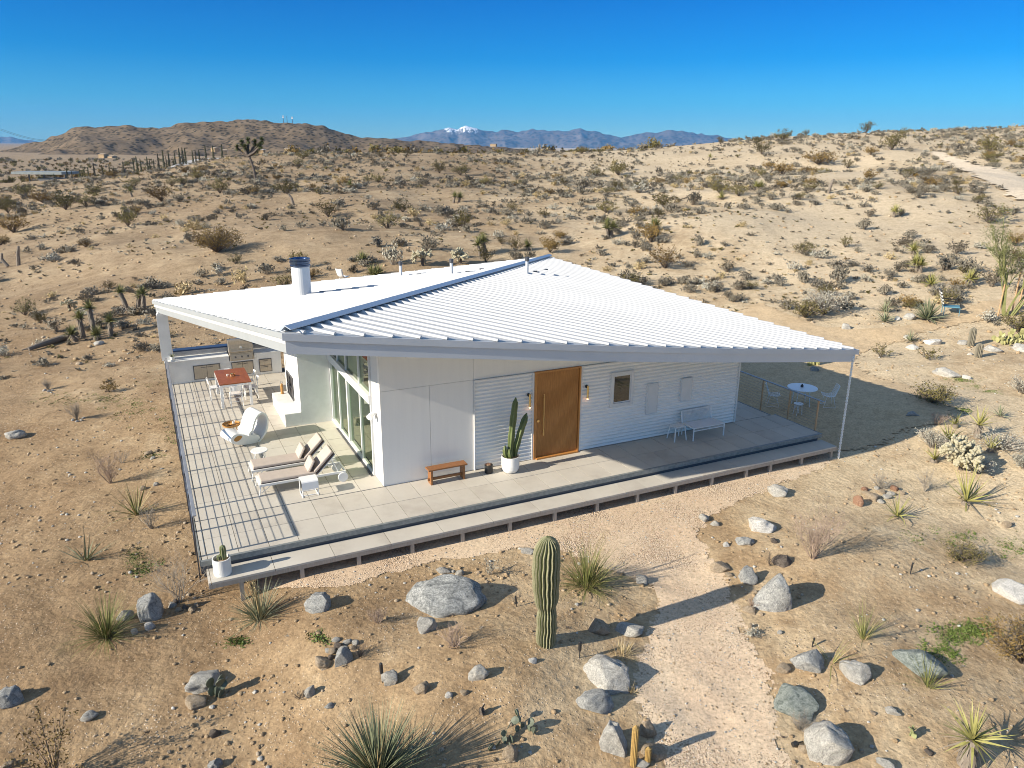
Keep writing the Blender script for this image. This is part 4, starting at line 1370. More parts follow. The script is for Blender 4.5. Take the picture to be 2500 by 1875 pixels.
# sun loungers: x from the foot to the head
def lounger(u, v, label):
    L = hthing('sun_lounger', label, 'sun lounger', u, v, 0, 0.0, 'beige sun loungers on the terrace')
    fr = MB()
    for s in (-1, 1):
        fr.box(-0.02, 2.32, s * 0.335 - 0.02, s * 0.335 + 0.02, 0.245, 0.305)
    fr.box(-0.02, 0.02, -0.315, 0.315, 0.25, 0.30).box(1.45, 1.49, -0.315, 0.315, 0.25, 0.30).box(2.28, 2.32, -0.315, 0.315, 0.25, 0.30).box(0.02, 1.45, -0.30, 0.30, 0.292, 0.302)
    fr.build('frame', M['ceramic'], L)
    for s in (-1, 1):
        MB().tube([(0.02, s * 0.335, 0.27), (-0.03, s * 0.345, 0.0)], 0.014, 8).build('leg', M['plastic'], L)
        MB().tube([(0.30, s * 0.335, 0.25), (0.02, s * 0.34, 0.06)], 0.008, 6).build('brace', M['plastic'], L)
        wh = MB().tube([(2.22, s * 0.385 - 0.022, 0.14), (2.22, s * 0.385 + 0.022, 0.14)], 0.14, 24).build('wheel', M['ceramic'], L, bevel=0.008)
        MB().tube([(2.22, s * 0.35, 0.27), (2.22, s * 0.358, 0.14)], 0.014, 6).build('axle', M['plastic'], wh)
    mt = MB().box(0.03, 1.50, -0.30, 0.30, 0.305, 0.395).build('mattress', M['cushion'], L, bevel=0.03)
    MB().box(0.04, 1.49, -0.305, 0.305, 0.308, 0.322).build('piping', M['piping'], mt)
    q = R(45)
    Rm = Matrix.Rotation(-q, 3, 'Y')
    bc = MB().obox((1.50 + 0.37 * math.cos(q) - 0.03, 0, 0.36 + 0.37 * math.sin(q) + 0.02), (0.74, 0.60, 0.09), Rm).build('back_cushion', M['cushion'], L, bevel=0.03)
    MB().obox((1.50 + 0.37 * math.cos(q) + 0.01, 0, 0.36 + 0.37 * math.sin(q) - 0.023), (0.73, 0.61, 0.014), Rm).build('piping', M['piping'], bc)
    MB().obox((1.545 + 0.35 * math.cos(q), 0, 0.30 + 0.35 * math.sin(q)), (0.76, 0.60, 0.02), Rm).build('backrest_frame', M['ceramic'], L)
    for s in (-1, 1):
        MB().tube([(1.95, s * 0.28, 0.68), (2.12, s * 0.30, 0.28)], 0.011, 6).build('back_strut', M['plastic'], L)
    Rp = Matrix.Rotation(-R(62), 3, 'Y')
    pl = MB().obox((1.40, 0, 0.55), (0.36, 0.54, 0.10), Rp).build('pillow', M['cushion'], L, bevel=0.05)
    MB().obox((1.435, 0, 0.53), (0.30, 0.535, 0.012), Rp).build('piping', M['piping'], pl)
    return L
lounger(-3.15, 1.18, 'beige cushioned sun lounger beside the small white bent table, nearest the front')
lounger(-3.20, 2.24, 'beige cushioned sun lounger beside the round white coffee table, behind the other')
# white bent-sheet side table
st_ = hthing('side_table', 'small white bent metal side table on looped legs beside the front lounger', 'side table', -1.95, 0.40)
pf = [(-0.20, 0.44), (-0.18, 0.465), (-0.14, 0.475), (0.14, 0.475), (0.19, 0.46), (0.215, 0.43), (0.22, 0.24)]
sh = MB()
vs, fs = [], []
for x, z in pf:
    vs += [(x, -0.22, z), (x, 0.22, z), (x - 0.0, -0.22, z - 0.012), (x, 0.22, z - 0.012)]
for i in range(len(pf) - 1):
    a, b = i * 4, i * 4 + 4
    fs += [(a, b, b + 1, a + 1), (a + 2, a + 3, b + 3, b + 2), (a, a + 2, b + 2, b), (a + 1, b + 1, b + 3, a + 3)]
sh2 = MB().add([Matrix.Rotation(-PI / 2, 3, 'Z') @ Vector(v) for v in vs], fs)
sh2.build('tabletop', M['plastic'], st_)
for s in (-1, 1):
    MB().tube([(s * 0.205, 0.20, 0.44), (s * 0.205, 0.20, 0.014), (s * 0.205, -0.20, 0.014), (s * 0.205, -0.20, 0.25)], 0.013, 8).build('leg', M['plastic'], st_)
MB().tube([(-0.205, -0.10, 0.014), (0.205, -0.10, 0.014)], 0.012, 6).tube([(-0.205, 0.20, 0.014), (0.205, 0.20, 0.014)], 0.012, 6).build('foot_rail', M['plastic'], st_)

# ------------------------------------------------------------------ pots
def ribbed(mb, path, rad, nrib=10, depth=0.18, m0=0, m1=None, sub=3, twist=0.0):
    """cactus column along a path with real ribs"""
    n = nrib * sub * 2
    k = len(path)
    vs, fs, ms = [], [], []
    prev = None
    for i, p in enumerate(path):
        p = Vector(p)
        tn = (Vector(path[min(i + 1, k - 1)]) - Vector(path[max(i - 1, 0)])).normalized()
        a = prev if prev is not None else Vector((1, 0, 0))
        a = (a - tn * a.dot(tn)).normalized()
        prev = a
        b = tn.cross(a)
        for j in range(n):
            q = 2 * PI * j / n
            ph = (j % (sub * 2)) / (sub * 2)
            rr = rad[i] * (1 - depth + depth * (1 - abs(2 * ph - 1) ** 1.2) * 1.0)
            vs.append(p + (a * math.cos(q) + b * math.sin(q)) * rr)
    for i in range(k - 1):
        for j in range(n):
            fs.append((i * n + j, i * n + (j + 1) % n, (i + 1) * n + (j + 1) % n, (i + 1) * n + j))
            ms.append(m1 if (m1 is not None and (j % (sub * 2)) in (sub - 1, sub)) else m0)
    fs.append(tuple((k - 1) * n + j for j in range(n)))
    ms.append(m0)
    o = len(mb.v)
    mb.v.extend([tuple(v) for v in vs])
    mb.f.extend([tuple(x + o for x in f) for f in fs])
    mb.m.extend(ms)
    return mb
def dome_rad(n, r, base=0.85, tip=0.22):
    out = []
    for i in range(n):
        t = i / (n - 1)
        v = base + (1 - base) * min(1, t * 4)
        if t > 1 - tip: v *= math.sqrt(max(0.02, 1 - ((t - 1 + tip) / tip) ** 2))
        out.append(r * v)
    return out
def col_path(x, y, z0, h, lean=(0, 0), n=14):
    return [(x + lean[0] * (i / (n - 1)) ** 1.3, y + lean[1] * (i / (n - 1)) ** 1.3, z0 + h * i / (n - 1)) for i in range(n)]

pp = hthing('planter', 'white cylindrical planter with a short ribbed cactus on the step, front left deck corner', 'planter', -4.47, -2.44, -0.22)
MB().lathe([(0.185, 0), (0.195, 0.02), (0.195, 0.40), (0.175, 0.40), (0.17, 0.33), (0.02, 0.33)], 36).build('pot', M['ceramic'], pp)
MB().lathe([(0.172, 0.335), (0.09, 0.35), (0.01, 0.352)], 20).build('soil', M['soil'], pp)
cc = MB()
ribbed(cc, col_path(0.05, 0.02, 0.33, 0.36), dome_rad(14, 0.075), 8, 0.22, 0, 1)
ribbed(cc, col_path(-0.04, 0.02, 0.33, 0.14), dome_rad(14, 0.055), 8, 0.22, 0, 1)
cc.build('cactus', [M['pot_cactus'], M['cactus_rib']], pp)

bp_ = hthing('flower_pot', 'big round white pot with a tall branching green cactus beside the wooden door', 'plant pot', 3.62, -0.55)
MB().lathe([(0.13, 0), (0.20, 0.03), (0.245, 0.11), (0.26, 0.22), (0.26, 0.50), (0.24, 0.50), (0.235, 0.43), (0.02, 0.43)], 40).build('pot', M['ceramic'], bp_, smooth=False)
MB().lathe([(0.237, 0.435), (0.1, 0.46), (0.01, 0.462)], 20).build('soil', M['soil'], bp_)
ca = MB()
ribbed(ca, col_path(-0.02, 0.02, 0.44, 1.80, (0.18, 0.0)), [r * (1 + 0.08 * math.sin(i * 1.7)) for i, r in enumerate(dome_rad(14, 0.10, 0.75))], 5, 0.35)
ribbed(ca, col_path(0.13, 0.02, 0.44, 1.30, (0.36, -0.05)), [r * (1 + 0.07 * math.sin(i * 1.9)) for i, r in enumerate(dome_rad(14, 0.10, 0.6))], 5, 0.35)
ribbed(ca, [(-0.03, 0, 0.44), (-0.12, -0.02, 0.50), (-0.17, -0.02, 0.60), (-0.185, -0.02, 0.72), (-0.18, -0.02, 0.84)], [0.06, 0.075, 0.08, 0.075, 0.03], 5, 0.35)
ribbed(ca, [(0.0, -0.08, 0.44), (-0.06, -0.12, 0.54), (-0.08, -0.13, 0.64), (-0.10, -0.13, 0.76)], [0.06, 0.07, 0.07, 0.03], 5, 0.35)
ca.build('cactus', M['pot_cactus'], bp_)
sp_ = hthing('flower_pot', 'small dark metal pot with a dry succulent between the wooden bench and the white pot', 'plant pot', 3.02, -0.35)
MB().lathe([(0.115, 0), (0.12, 0.02), (0.12, 0.25), (0.108, 0.25), (0.104, 0.20), (0.02, 0.20)], 28).build('pot', M['black'], sp_)
MB().lathe([(0.105, 0.205), (0.05, 0.235), (0.01, 0.24)], 16).build('soil', M['soil'], sp_)
lm = MB()
for k in range(12):
    a = k * 2.4
    lm.blade((-0.03, 0, 0.22), (math.cos(a), math.sin(a), 0.7), 0.14, 0.035, 0.3)
lm.build('succulent', M['rock_red'], sp_)
kp = hthing('flower_pot', 'little white pot with a spiky succulent on the kitchen worktop by the roof post', 'plant pot', -4.66, 12.60, 0.932)
MB().lathe([(0.075, 0), (0.085, 0.16), (0.075, 0.16), (0.07, 0.12), (0.02, 0.12)], 22).build('pot', M['ceramic'], kp)
lm = MB()
for k in range(16):
    a = k * 2.4
    lm.blade((0, 0, 0.12), (math.cos(a), math.sin(a), 0.9 + 0.06 * k), 0.22, 0.035, 0.3)
lm.build('succulent', M['sotol'], kp)
hl = hthing('lantern', 'slim amber lantern standing on the far end of the white hearth', 'lantern', -1.30, 8.15, 0.451)
MB().lathe([(0.06, 0), (0.065, 0.03), (0.05, 0.05), (0.05, 0.30), (0.06, 0.32), (0.03, 0.38)], 14).build('lantern_body', M['amber'], hl)
MB().tube([(-0.04, 0, 0.38), (-0.03, 0, 0.46), (0.03, 0, 0.46), (0.04, 0, 0.38)], 0.006, 6).build('handle', M['darksteel'], hl)

# wooden bench
bn = hthing('wooden_bench', 'small orange brown wooden bench against the white front wall', 'bench', 1.72, -0.36, 0.0, 0.0)
MB().box(-0.58, 0.58, -0.15, 0.15, 0.425, 0.47).build('seat', M['benchwood'], bn, bevel=0.008)
for s in (-1, 1):
    MB().box(s * 0.48 - 0.03, s * 0.48 + 0.03, -0.13, 0.13, 0.0, 0.424).build('leg', M['benchwood'], bn, bevel=0.005)
MB().box(-0.56, 0.56, -0.025, 0.025, 0.10, 0.17).build('stretcher', M['benchwood'], bn)

# white wire bench and stool
wb = hthing('wire_bench', 'white wire mesh bench with a low back against the corrugated wall', 'bench', 10.62, -0.50)
for s in (-1, 1):
    MB().tube([(s * 0.62, -0.36, 0.0), (s * 0.62, -0.36, 0.42), (s * 0.60, 0.26, 0.40)], 0.023, 8).build('leg', M['plastic'], wb)
    MB().tube([(s * 0.58, 0.28, 0.0), (s * 0.60, 0.26, 0.40), (s * 0.60, 0.36, 0.78)], 0.023, 8).build('leg', M['plastic'], wb)
ms = MB()
for k in range(16):
    y = -0.36 + 0.62 * k / 15
    ms.tube([(-0.62, y, 0.42 - 0.0013 * k), (0.62, y, 0.42 - 0.0013 * k)], 0.011, 4)
ms.tube([(-0.62, -0.36, 0.33), (0.62, -0.36, 0.33)], 0.016, 6)
ms.tube([(-0.62, -0.36, 0.42), (0.62, -0.36, 0.42)], 0.016, 6)
for k in range(32):
    x = -0.62 + 1.24 * k / 31
    ms.tube([(x, -0.36, 0.33), (x, -0.36, 0.42), (x, 0.26, 0.40)], 0.006, 4)
ms.build('seat', M['plastic'], wb)
mk_ = MB().tube([(-0.60, 0.36, 0.78), (0.60, 0.36, 0.78)], 0.018, 6)
for k in range(13):
    z = 0.44 + 0.34 * k / 12
    mk_.tube([(-0.60, 0.27 + 0.09 * k / 12, z), (0.60, 0.27 + 0.09 * k / 12, z)], 0.010, 4)
for k in range(32):
    x = -0.60 + 1.20 * k / 31
    mk_.tube([(x, 0.27, 0.44), (x, 0.36, 0.78)], 0.004, 4)
mk_.build('backrest', M['plastic'], wb)
ws = hthing('wire_stool', 'white metal stool with thin legs left of the wire bench', 'stool', 9.62, -0.50)
MB().box(-0.21, 0.21, -0.17, 0.17, 0.455, 0.475).build('seat', M['plastic'], ws, bevel=0.008)
for sx in (-1, 1):
    for sy in (-1, 1):
        MB().tube([(sx * 0.18, sy * 0.14, 0.455), (sx * 0.235, sy * 0.20, 0)], 0.019, 8).build('leg', M['plastic'], ws)

# ------------------------------------------------------------------ shaded yard: round table, wire chairs, stool
def yz(u, v):
    x, y = h2w(u, v)
    return hz1(x, y) + 0.03
def ything(name, label, cat, u, v, rz=0.0, group=None):
    return hthing(name, label, cat, u, v, yz(u, v), rz, group)
yt = ything('round_table', 'round white metal table in the shaded yard behind the deck', 'table', 16.9, 1.25)
MB().lathe([(0.02, 0.715), (0.55, 0.715), (0.555, 0.73), (0.55, 0.745), (0.02, 0.745)], 44).build('tabletop', M['plastic'], yt)
for k in range(4):
    a = k * PI / 2 + 0.3
    MB().tube([(0.30 * math.cos(a), 0.30 * math.sin(a), 0.715), (0.36 * math.cos(a), 0.36 * math.sin(a), 0)], 0.016, 8).build('leg', M['plastic'], yt)
cd_ = hthing('candle_holder', 'small dark candle holder on the round white table', 'candle holder', 16.9, 1.28, yz(16.9, 1.25) + 0.746)
MB().lathe([(0.05, 0), (0.055, 0.01), (0.055, 0.07), (0.03, 0.085), (0.022, 0.12), (0.01, 0.125)], 14).build('holder', M['black'], cd_)
def wire_chair(u, v, rz, label):
    c = ything('wire_chair', label, 'chair', u, v, rz, 'white wire chairs at the round table')
    sh = MB()
    def surf(s, t):      # s along: 0 front of seat .. 1 top of back, t across -1..1
        w_ = 0.24 - 0.03 * s
        if s < 0.5:
            q = s / 0.5
            return (t * w_, 0.22 - 0.42 * q, 0.45 - 0.05 * math.sin(q * PI) + 0.04 * t * t)
        q = (s - 0.5) / 0.5
        return (t * w_, -0.20 - 0.14 * q + 0.04 * t * t, 0.45 + 0.40 * q)
    for i in range(9):
        t_ = -1 + i / 4
        sh.tube([surf(s / 14, t_) for s in range(15)], 0.006 if 0 < i < 8 else 0.01, 4)
    for i in range(15):
        sh.tube([surf(i / 14, -1 + j / 4) for j in range(9)], 0.005 if 0 < i < 14 else 0.01, 4)
    sh.build('shell', M['plastic'], c)
    for s in (-1, 1):
        MB().tube([(s * 0.17, 0.10, 0.42), (s * 0.22, 0.20, 0.012), (s * 0.22, -0.24, 0.012), (s * 0.17, -0.14, 0.42)], 0.009, 6).build('leg', M['plastic'], c)
    MB().tube([(-0.17, 0.0, 0.40), (0.17, 0.0, 0.40)], 0.008, 6).build('brace', M['plastic'], c)
wire_chair(16.18, 1.95, -R(128), 'white wire chair left of the round table, its back to the house')
wire_chair(17.55, 0.55, R(58), 'white wire chair right of the round table, next to the rain chain')
sl_ = ything('round_stool', 'low round white stool in front of the round yard table', 'stool', 16.18, 0.68)
MB().lathe([(0.02, 0.425), (0.17, 0.425), (0.175, 0.44), (0.17, 0.45), (0.02, 0.45)], 26).build('seat', M['plastic'], sl_)
for k in range(4):
    a = k * PI / 2 + 0.6
    MB().tube([(0.12 * math.cos(a), 0.12 * math.sin(a), 0.43), (0.16 * math.cos(a), 0.16 * math.sin(a), 0)], 0.012, 6).build('leg', M['plastic'], sl_)

# chairs out in the desert
p = gp(2318, 768)
sc = thing('lounge_chair', 'low blue patio chair with a black and white striped back beside a big agave', 'chair', (p.x, p.y, p.z), R(-20), None, 1.3)
MB().box(-0.30, 0.34, -0.27, 0.27, 0.33, 0.37).build('seat', M['blue'], sc, bevel=0.01)
for k in range(9):
    q0 = k / 9
    hw = 0.24 + 0.05 * math.sin(q0 * PI)
    MB().obox((-0.30 - 0.20 * (q0 + .05), 0, 0.40 + 0.62 * (q0 + .05)), (0.04, 2 * hw, 0.071), Matrix.Rotation(-R(18), 3, 'Y')).build('back_stripe', M['black'] if k % 2 == 0 else M['ceramic'], sc)
for sx in (-0.26, 0.30):
    for sy in (-0.24, 0.24):
        MB().tube([(sx, sy, 0.34), (sx, sy, 0)], 0.014, 6).build('leg', M['blue'], sc)
for sy in (-0.29, 0.29):
    MB().tube([(-0.36, sy, 0.62), (0.25, sy, 0.58), (0.30, sy, 0.36)], 0.018, 6).build('armrest', M['black'], sc)
p = gp(838, 692)
sc = thing('shell_chair', 'white shell chair standing behind the house, seen over the roof edge right of the flue', 'chair', (p.x, p.y, p.z), R(60))
sh = MB()
prof = spline([(0.30, .46), (0.10, .40), (-0.14, .41), (-0.27, .56), (-0.36, .80), (-0.42, 1.02)], 5, False)
vs, fs = [], []
for x, z in prof:
    w_ = 0.25 + 0.05 * (z - 0.4)
    for t_ in (-1, -0.6, 0, 0.6, 1):
        vs.append((x + 0.07 * t_ * t_, t_ * w_, z + (0.04 * t_ * t_ if z < 0.5 else 0)))
n_ = len(prof)
for i in range(n_ - 1):
    for j in range(4):
        a = i * 5 + j
        fs.append((a, a + 1, a + 6, a + 5))
o = sh.add(vs, fs).build('shell', M['plastic'], sc, smooth=True)
sm = o.modifiers.new('thick', 'SOLIDIFY')
sm.thickness = 0.02
for sx in (-0.2, 0.22):
    for sy in (-0.2, 0.2):
        MB().tube([(sx * 0.6, sy * 0.6, 0.42), (sx * 1.2, sy * 1.2, 0)], 0.014, 6).build('leg', M['plastic'], sc)
# ================================================================== ROCKS
def rock_mesh(name, mat, seed, sub=4, cuts=7, amp=0.22):
    bm = bmesh.new()
    bmesh.ops.create_icosphere(bm, subdivisions=sub, radius=1.0)
    rnd = random.Random(seed)
    off = Vector((rnd.uniform(-50, 50), rnd.uniform(-50, 50), rnd.uniform(-50, 50)))
    planes = []
    for _ in range(cuts):
        n = Vector((rnd.gauss(0, 1), rnd.gauss(0, 1), rnd.gauss(0, 0.8))).normalized()
        planes.append((n, rnd.uniform(0.52, 0.82)))
    for v in bm.verts:
        p = v.co.copy()
        d = mnoise.noise(p * 1.1 + off) * amp * 1.3 + mnoise.noise(p * 2.6 + off) * amp * 0.5
        p = p * (1 + d)
        for n, h in planes:
            e_ = p.dot(n) - h
            if e_ > 0: p -= n * e_ * 0.86
        p *= 1 + mnoise.noise(p * 4 + off) * 0.05 + mnoise.noise(p * 9 + off) * 0.03 + mnoise.noise(p * 18 + off) * 0.014
        v.co = p
    me = bpy.data.meshes.new(name)
    bm.to_mesh(me)
    bm.free()
    me.materials.append(mat)
    me.polygons.foreach_set('use_smooth', [True] * len(me.polygons))
    me.update()
    return me

RM = {'g': 'rock_grey', 'p': 'rock_pale', 'n': 'rock_green', 't': 'rock_tan', 'r': 'rock_red', 'd': 'rock_dark', 'w': 'rock_white', 's': 'rock_slate'}
_rock_seed = [100]
def rock(px, py, w, h, kind, label, name='boulder', cat='boulder', rot=None, group=None, cuts=7, amp=0.22):
    """px,py: middle of the stone in the photo, w,h its size there"""
    _rock_seed[0] += 1
    sd_ = _rock_seed[0]
    p = gp(px, py + h * 0.25)
    k = mpp(p)
    el = math.atan2(H - p.z, p.y)
    sx = w * k / 2
    need = h * k / 2
    sy = min(0.8 * sx, 0.85 * need / math.sin(el))
    cz = math.sqrt(max(need ** 2 - (sy * math.sin(el)) ** 2, (0.38 * sx) ** 2)) / math.cos(el)
    cz = min(cz, 1.25 * sx if rot is None else 1.8 * sx)
    me = rock_mesh(name, M[RM[kind]], sd_, 4 if w > 34 else 3, cuts, amp)
    ext = max(abs(v.co.x) for v in me.vertices)
    o = bpy.data.objects.new(name, me)
    COL.objects.link(o)
    f = 1.0 / ext
    o.scale = (sx * f, sy * f, cz * f * 1.15)
    q = at = gp(px, py + h * 0.25)
    o.location = (q.x, q.y + sy * 0.3, hz1(q.x, q.y + sy * 0.3) + cz * 0.27)
    rnd = random.Random(sd_)
    o.rotation_euler = (rnd.uniform(-.1, .1), (rot if rot is not None else rnd.uniform(-.12, .12)), -math.atan2(p.x, p.y) + rnd.uniform(-.25, .25))
    return tag(o, label, cat, group)

BOULDERS = [
 (368, 1491, 62, 76, 'g', 'tall grey boulder with dark curved bands, left of the twiggy tree at the deck corner', 0),
 (362, 1530, 32, 28, 'w', 'small whitish stone leaning against the banded grey boulder', 0),
 (330, 1542, 20, 24, 'p', 'pale stone between the grass clump and the banded boulder', 0),
 (303, 1503, 42, 38, 'p', 'rounded pale boulder just behind the wide grass clump on the left', 0),
 (781, 1475, 75, 55, 'g', 'smooth grey boulder in the sand below the step, right of the stalked grass clump', 0),
 (787, 1619, 42, 28, 't', 'angular tan block at the left foot of the stone heap', 0),
 (838, 1605, 50, 50, 'g', 'grey boulder at the front of the stone heap with dry twigs', 0),
 (498, 1660, 105, 60, 'p', 'big whitish boulder behind the small prickly pear at lower left', 0),
 (476, 1715, 52, 32, 't', 'flat tan stone in front of the boulder with the prickly pear', 0),
 (759, 1689, 36, 32, 'p', 'streaked roundish stone beside a dry brown tuft', 0),
 (18, 1707, 62, 48, 'g', 'grey boulder cut by the left picture edge', 0),
 (214, 1752, 45, 28, 'p', 'pointed pale stone right of the olive bush at lower left', 0),
 (805, 1723, 28, 16, 'g', 'little grey stone above the left leaves of the huge sotol', 0),
 (24, 1866, 42, 20, 't', 'tan stone in the bottom left corner', 0),
 (523, 1792, 30, 24, 'd', 'dark brown stone alone on the bare sand at the bottom left', 0),
 (525, 1868, 36, 16, 'g', 'grey stone cut by the bottom edge left of the huge sotol', 0),
 (1098, 1459, 231, 92, 's', 'largest boulder, a long dark grey one with white streaks in the front bed', 0),
 (1038, 1529, 56, 46, 'p', 'roundish pale boulder in front of the largest grey boulder', 0),
 (1082, 1394, 38, 20, 'p', 'flat pale stone at the gravel edge above the largest boulder', 0),
 (1122, 1400, 25, 18, 'p', 'small pale cube-like stone right of the flat one at the gravel edge', 0),
 (954, 1659, 48, 40, 'p', 'egg shaped speckled stone above the huge sotol', 0),
 (1027, 1680, 46, 36, 't', 'pyramid shaped tan stone above the huge sotol', 0),
 (1167, 1644, 56, 52, 'p', 'upright faceted pale boulder below the largest one', 0),
 (1096, 1698, 20, 11, 'w', 'tiny white stone right of the pyramid shaped tan one', 0),
 (1134, 1692, 26, 13, 't', 'small tan stone under the faceted pale boulder', 0),
 (1300, 1614, 22, 13, 'w', 'small white stone in the sand at the foot of the saguaro', 0),
 (1463, 1530, 56, 56, 't', 'brownish boulder in the shadow right of the saguaro', 0),
 (1536, 1536, 78, 42, 'p', 'wide pale boulder above the dry straw tuft by the path', 0),
 (1486, 1648, 128, 82, 'p', 'big pale boulder with a raised back on the left edge of the path', 0),
 (1453, 1713, 98, 70, 'g', 'round boulder marbled black and white on the left edge of the path', 0),
 (1494, 1809, 84, 84, 'p', 'big pale rounded boulder left of the golden torch cactus', 0),
 (1582, 1784, 46, 48, 't', 'pointed tan boulder right of the golden torch cactus', 0),
 (1600, 1834, 70, 46, 't', 'low tan boulder behind the short torch cactus', 0),
 (1244, 1844, 48, 48, 't', 'round tan boulder striped by leaf shadows at the bottom', 0),
 (1566, 1866, 42, 16, 'p', 'pale stone at the bottom edge below the torch cacti', 0),
 (1286, 1346, 36, 18, 'p', 'pale stone just left of the top of the saguaro', 0),
 (1565, 1415, 34, 24, 'p', 'crumpled pale stone right of the green grass clump by the path', 0),
 (1722, 1266, 32, 27, 'p', 'rounded grey white stone at the top of the right bed, left of its smaller mate', 0),
 (1748, 1279, 28, 18, 'p', 'small oval stone beside the rounded one at the top of the right bed', 0),
 (1859, 1281, 74, 40, 'w', 'bright white flat boulder left of the tall dry pinkish shrub', 0),
 (1815, 1321, 56, 34, 'g', 'wedge shaped grey boulder below the bright white one', 0),
 (1773, 1329, 20, 14, 'w', 'tiny white stone left of the wedge shaped grey boulder', 0),
 (1890, 1319, 25, 16, 'd', 'small dark stone under the dry pinkish shrub', 0),
 (1911, 1372, 56, 22, 'd', 'flat dark brown slab in the right bed', 0),
 (1754, 1386, 60, 30, 't', 'sharp tan boulder at the right edge of the gravel', 0),
 (1781, 1403, 24, 14, 't', 'small tan chip right under the sharp tan boulder', 0),
 (1823, 1408, 56, 58, 'g', 'upright grey boulder where the saguaro shadow ends', 0),
 (1890, 1459, 98, 96, 'g', 'big angular grey boulder casting a wide dark shadow, right of the path', 0),
 (1833, 1490, 40, 20, 't', 'flat yellowish stone left of the big angular grey boulder', 0),
 (1975, 1617, 82, 70, 'g', 'round grey boulder with cream patches, middle of the right bed', 0),
 (1911, 1633, 44, 36, 't', 'faceted cream stone left of the round grey boulder', 0),
 (2090, 1644, 78, 58, 'p', 'low speckled boulder right of the round grey one', 0),
 (2250, 1619, 130, 82, 'n', 'jagged greenish white boulder behind thin grass blades on the right', 0),
 (1946, 1721, 104, 60, 'n', 'dark greenish boulder with a flat sloping top by the path', 0),
 (2027, 1826, 118, 114, 'p', 'huge smooth beige grey boulder at the bottom right of the path', 0),
 (1963, 1828, 26, 26, 't', 'small tan stone against the huge beige boulder', 0),
 (2180, 1737, 42, 20, 'p', 'flat cream stone on bare sand left of the bottom right yucca', 0),
 (2132, 1741, 17, 9, 't', 'tiny tan stone left of the flat cream one', 0),
 (2461, 1440, 104, 60, 'w', 'big bright white boulder at the right picture edge behind an olive bush', 0),
 (2269, 1838, 26, 16, 'd', 'small dark stone left of the bottom right yucca trunk', 0),
 (2165, 1870, 52, 14, 'g', 'grey stone cut by the bottom edge on the right', 0),
 (2457, 1281, 24, 18, 't', 'lone orange tan stone on the pale sand at right', 0),
 (2066, 799, 24, 20, 'p', 'rounded cream boulder on the sand right of the roof', 0),
 (2193, 777, 19, 12, 'w', 'small white stone left of the grey one by the big agave', 0),
 (2223, 775, 34, 20, 'p', 'grey white boulder left of the big agave', 0),
 (2226, 847, 38, 21, 'w', 'flat white boulder under the little agave right of the roof corner', 0),
 (2280, 837, 44, 17, 'w', 'long pale boulder left of the two small barrel shaped cacti', 0),
 (2215, 824, 20, 14, 'p', 'pale stone behind the little agave right of the roof corner', 0),
 (2318, 912, 70, 29, 'p', 'broad pale boulder on the slope right of the roof corner', 0),
 (2362, 921, 27, 14, 'w', 'white oval stone at the right end of the broad pale boulder', 0),
 (1988, 902, 24, 18, 'g', 'bluish stone under the roof edge by a stubby yellow cactus', 0),
 (2226, 1011, 38, 20, 'g', 'bluish grey boulder inside the tip of the roof shadow', 0),
 (2370, 864, 15, 12, 'w', 'small white stone left of the shorter barrel shaped cactus', 0),
 (2430, 854, 48, 20, 'p', 'flat greyish boulder right of the shorter barrel shaped cactus', 0),
 (2491, 851, 36, 24, 'p', 'pale boulder at the right edge under the yellow prickly pear', 0),
 (2352, 837, 26, 15, 'p', 'pale boulder left of the taller barrel shaped cactus', 0),
 (1900, 1201, 50, 30, 'p', 'pale boulder half hidden behind the dry pinkish shrub', 0),
 (35, 1061, 50, 28, 'p', 'grey white boulder alone on the far left slope', 0),
 (240, 839, 26, 13, 'p', 'cream stone at the foot of the left yucca group', 0),
]
for b in BOULDERS:
    big = b[2] > 200
    rock(b[0], b[1], b[2], b[3], b[4], b[5], 'boulder' if b[2] > 40 else 'stone', 'boulder' if b[2] > 40 else 'stone', cuts=12 if big else 10, amp=0.2 if big else 0.27)
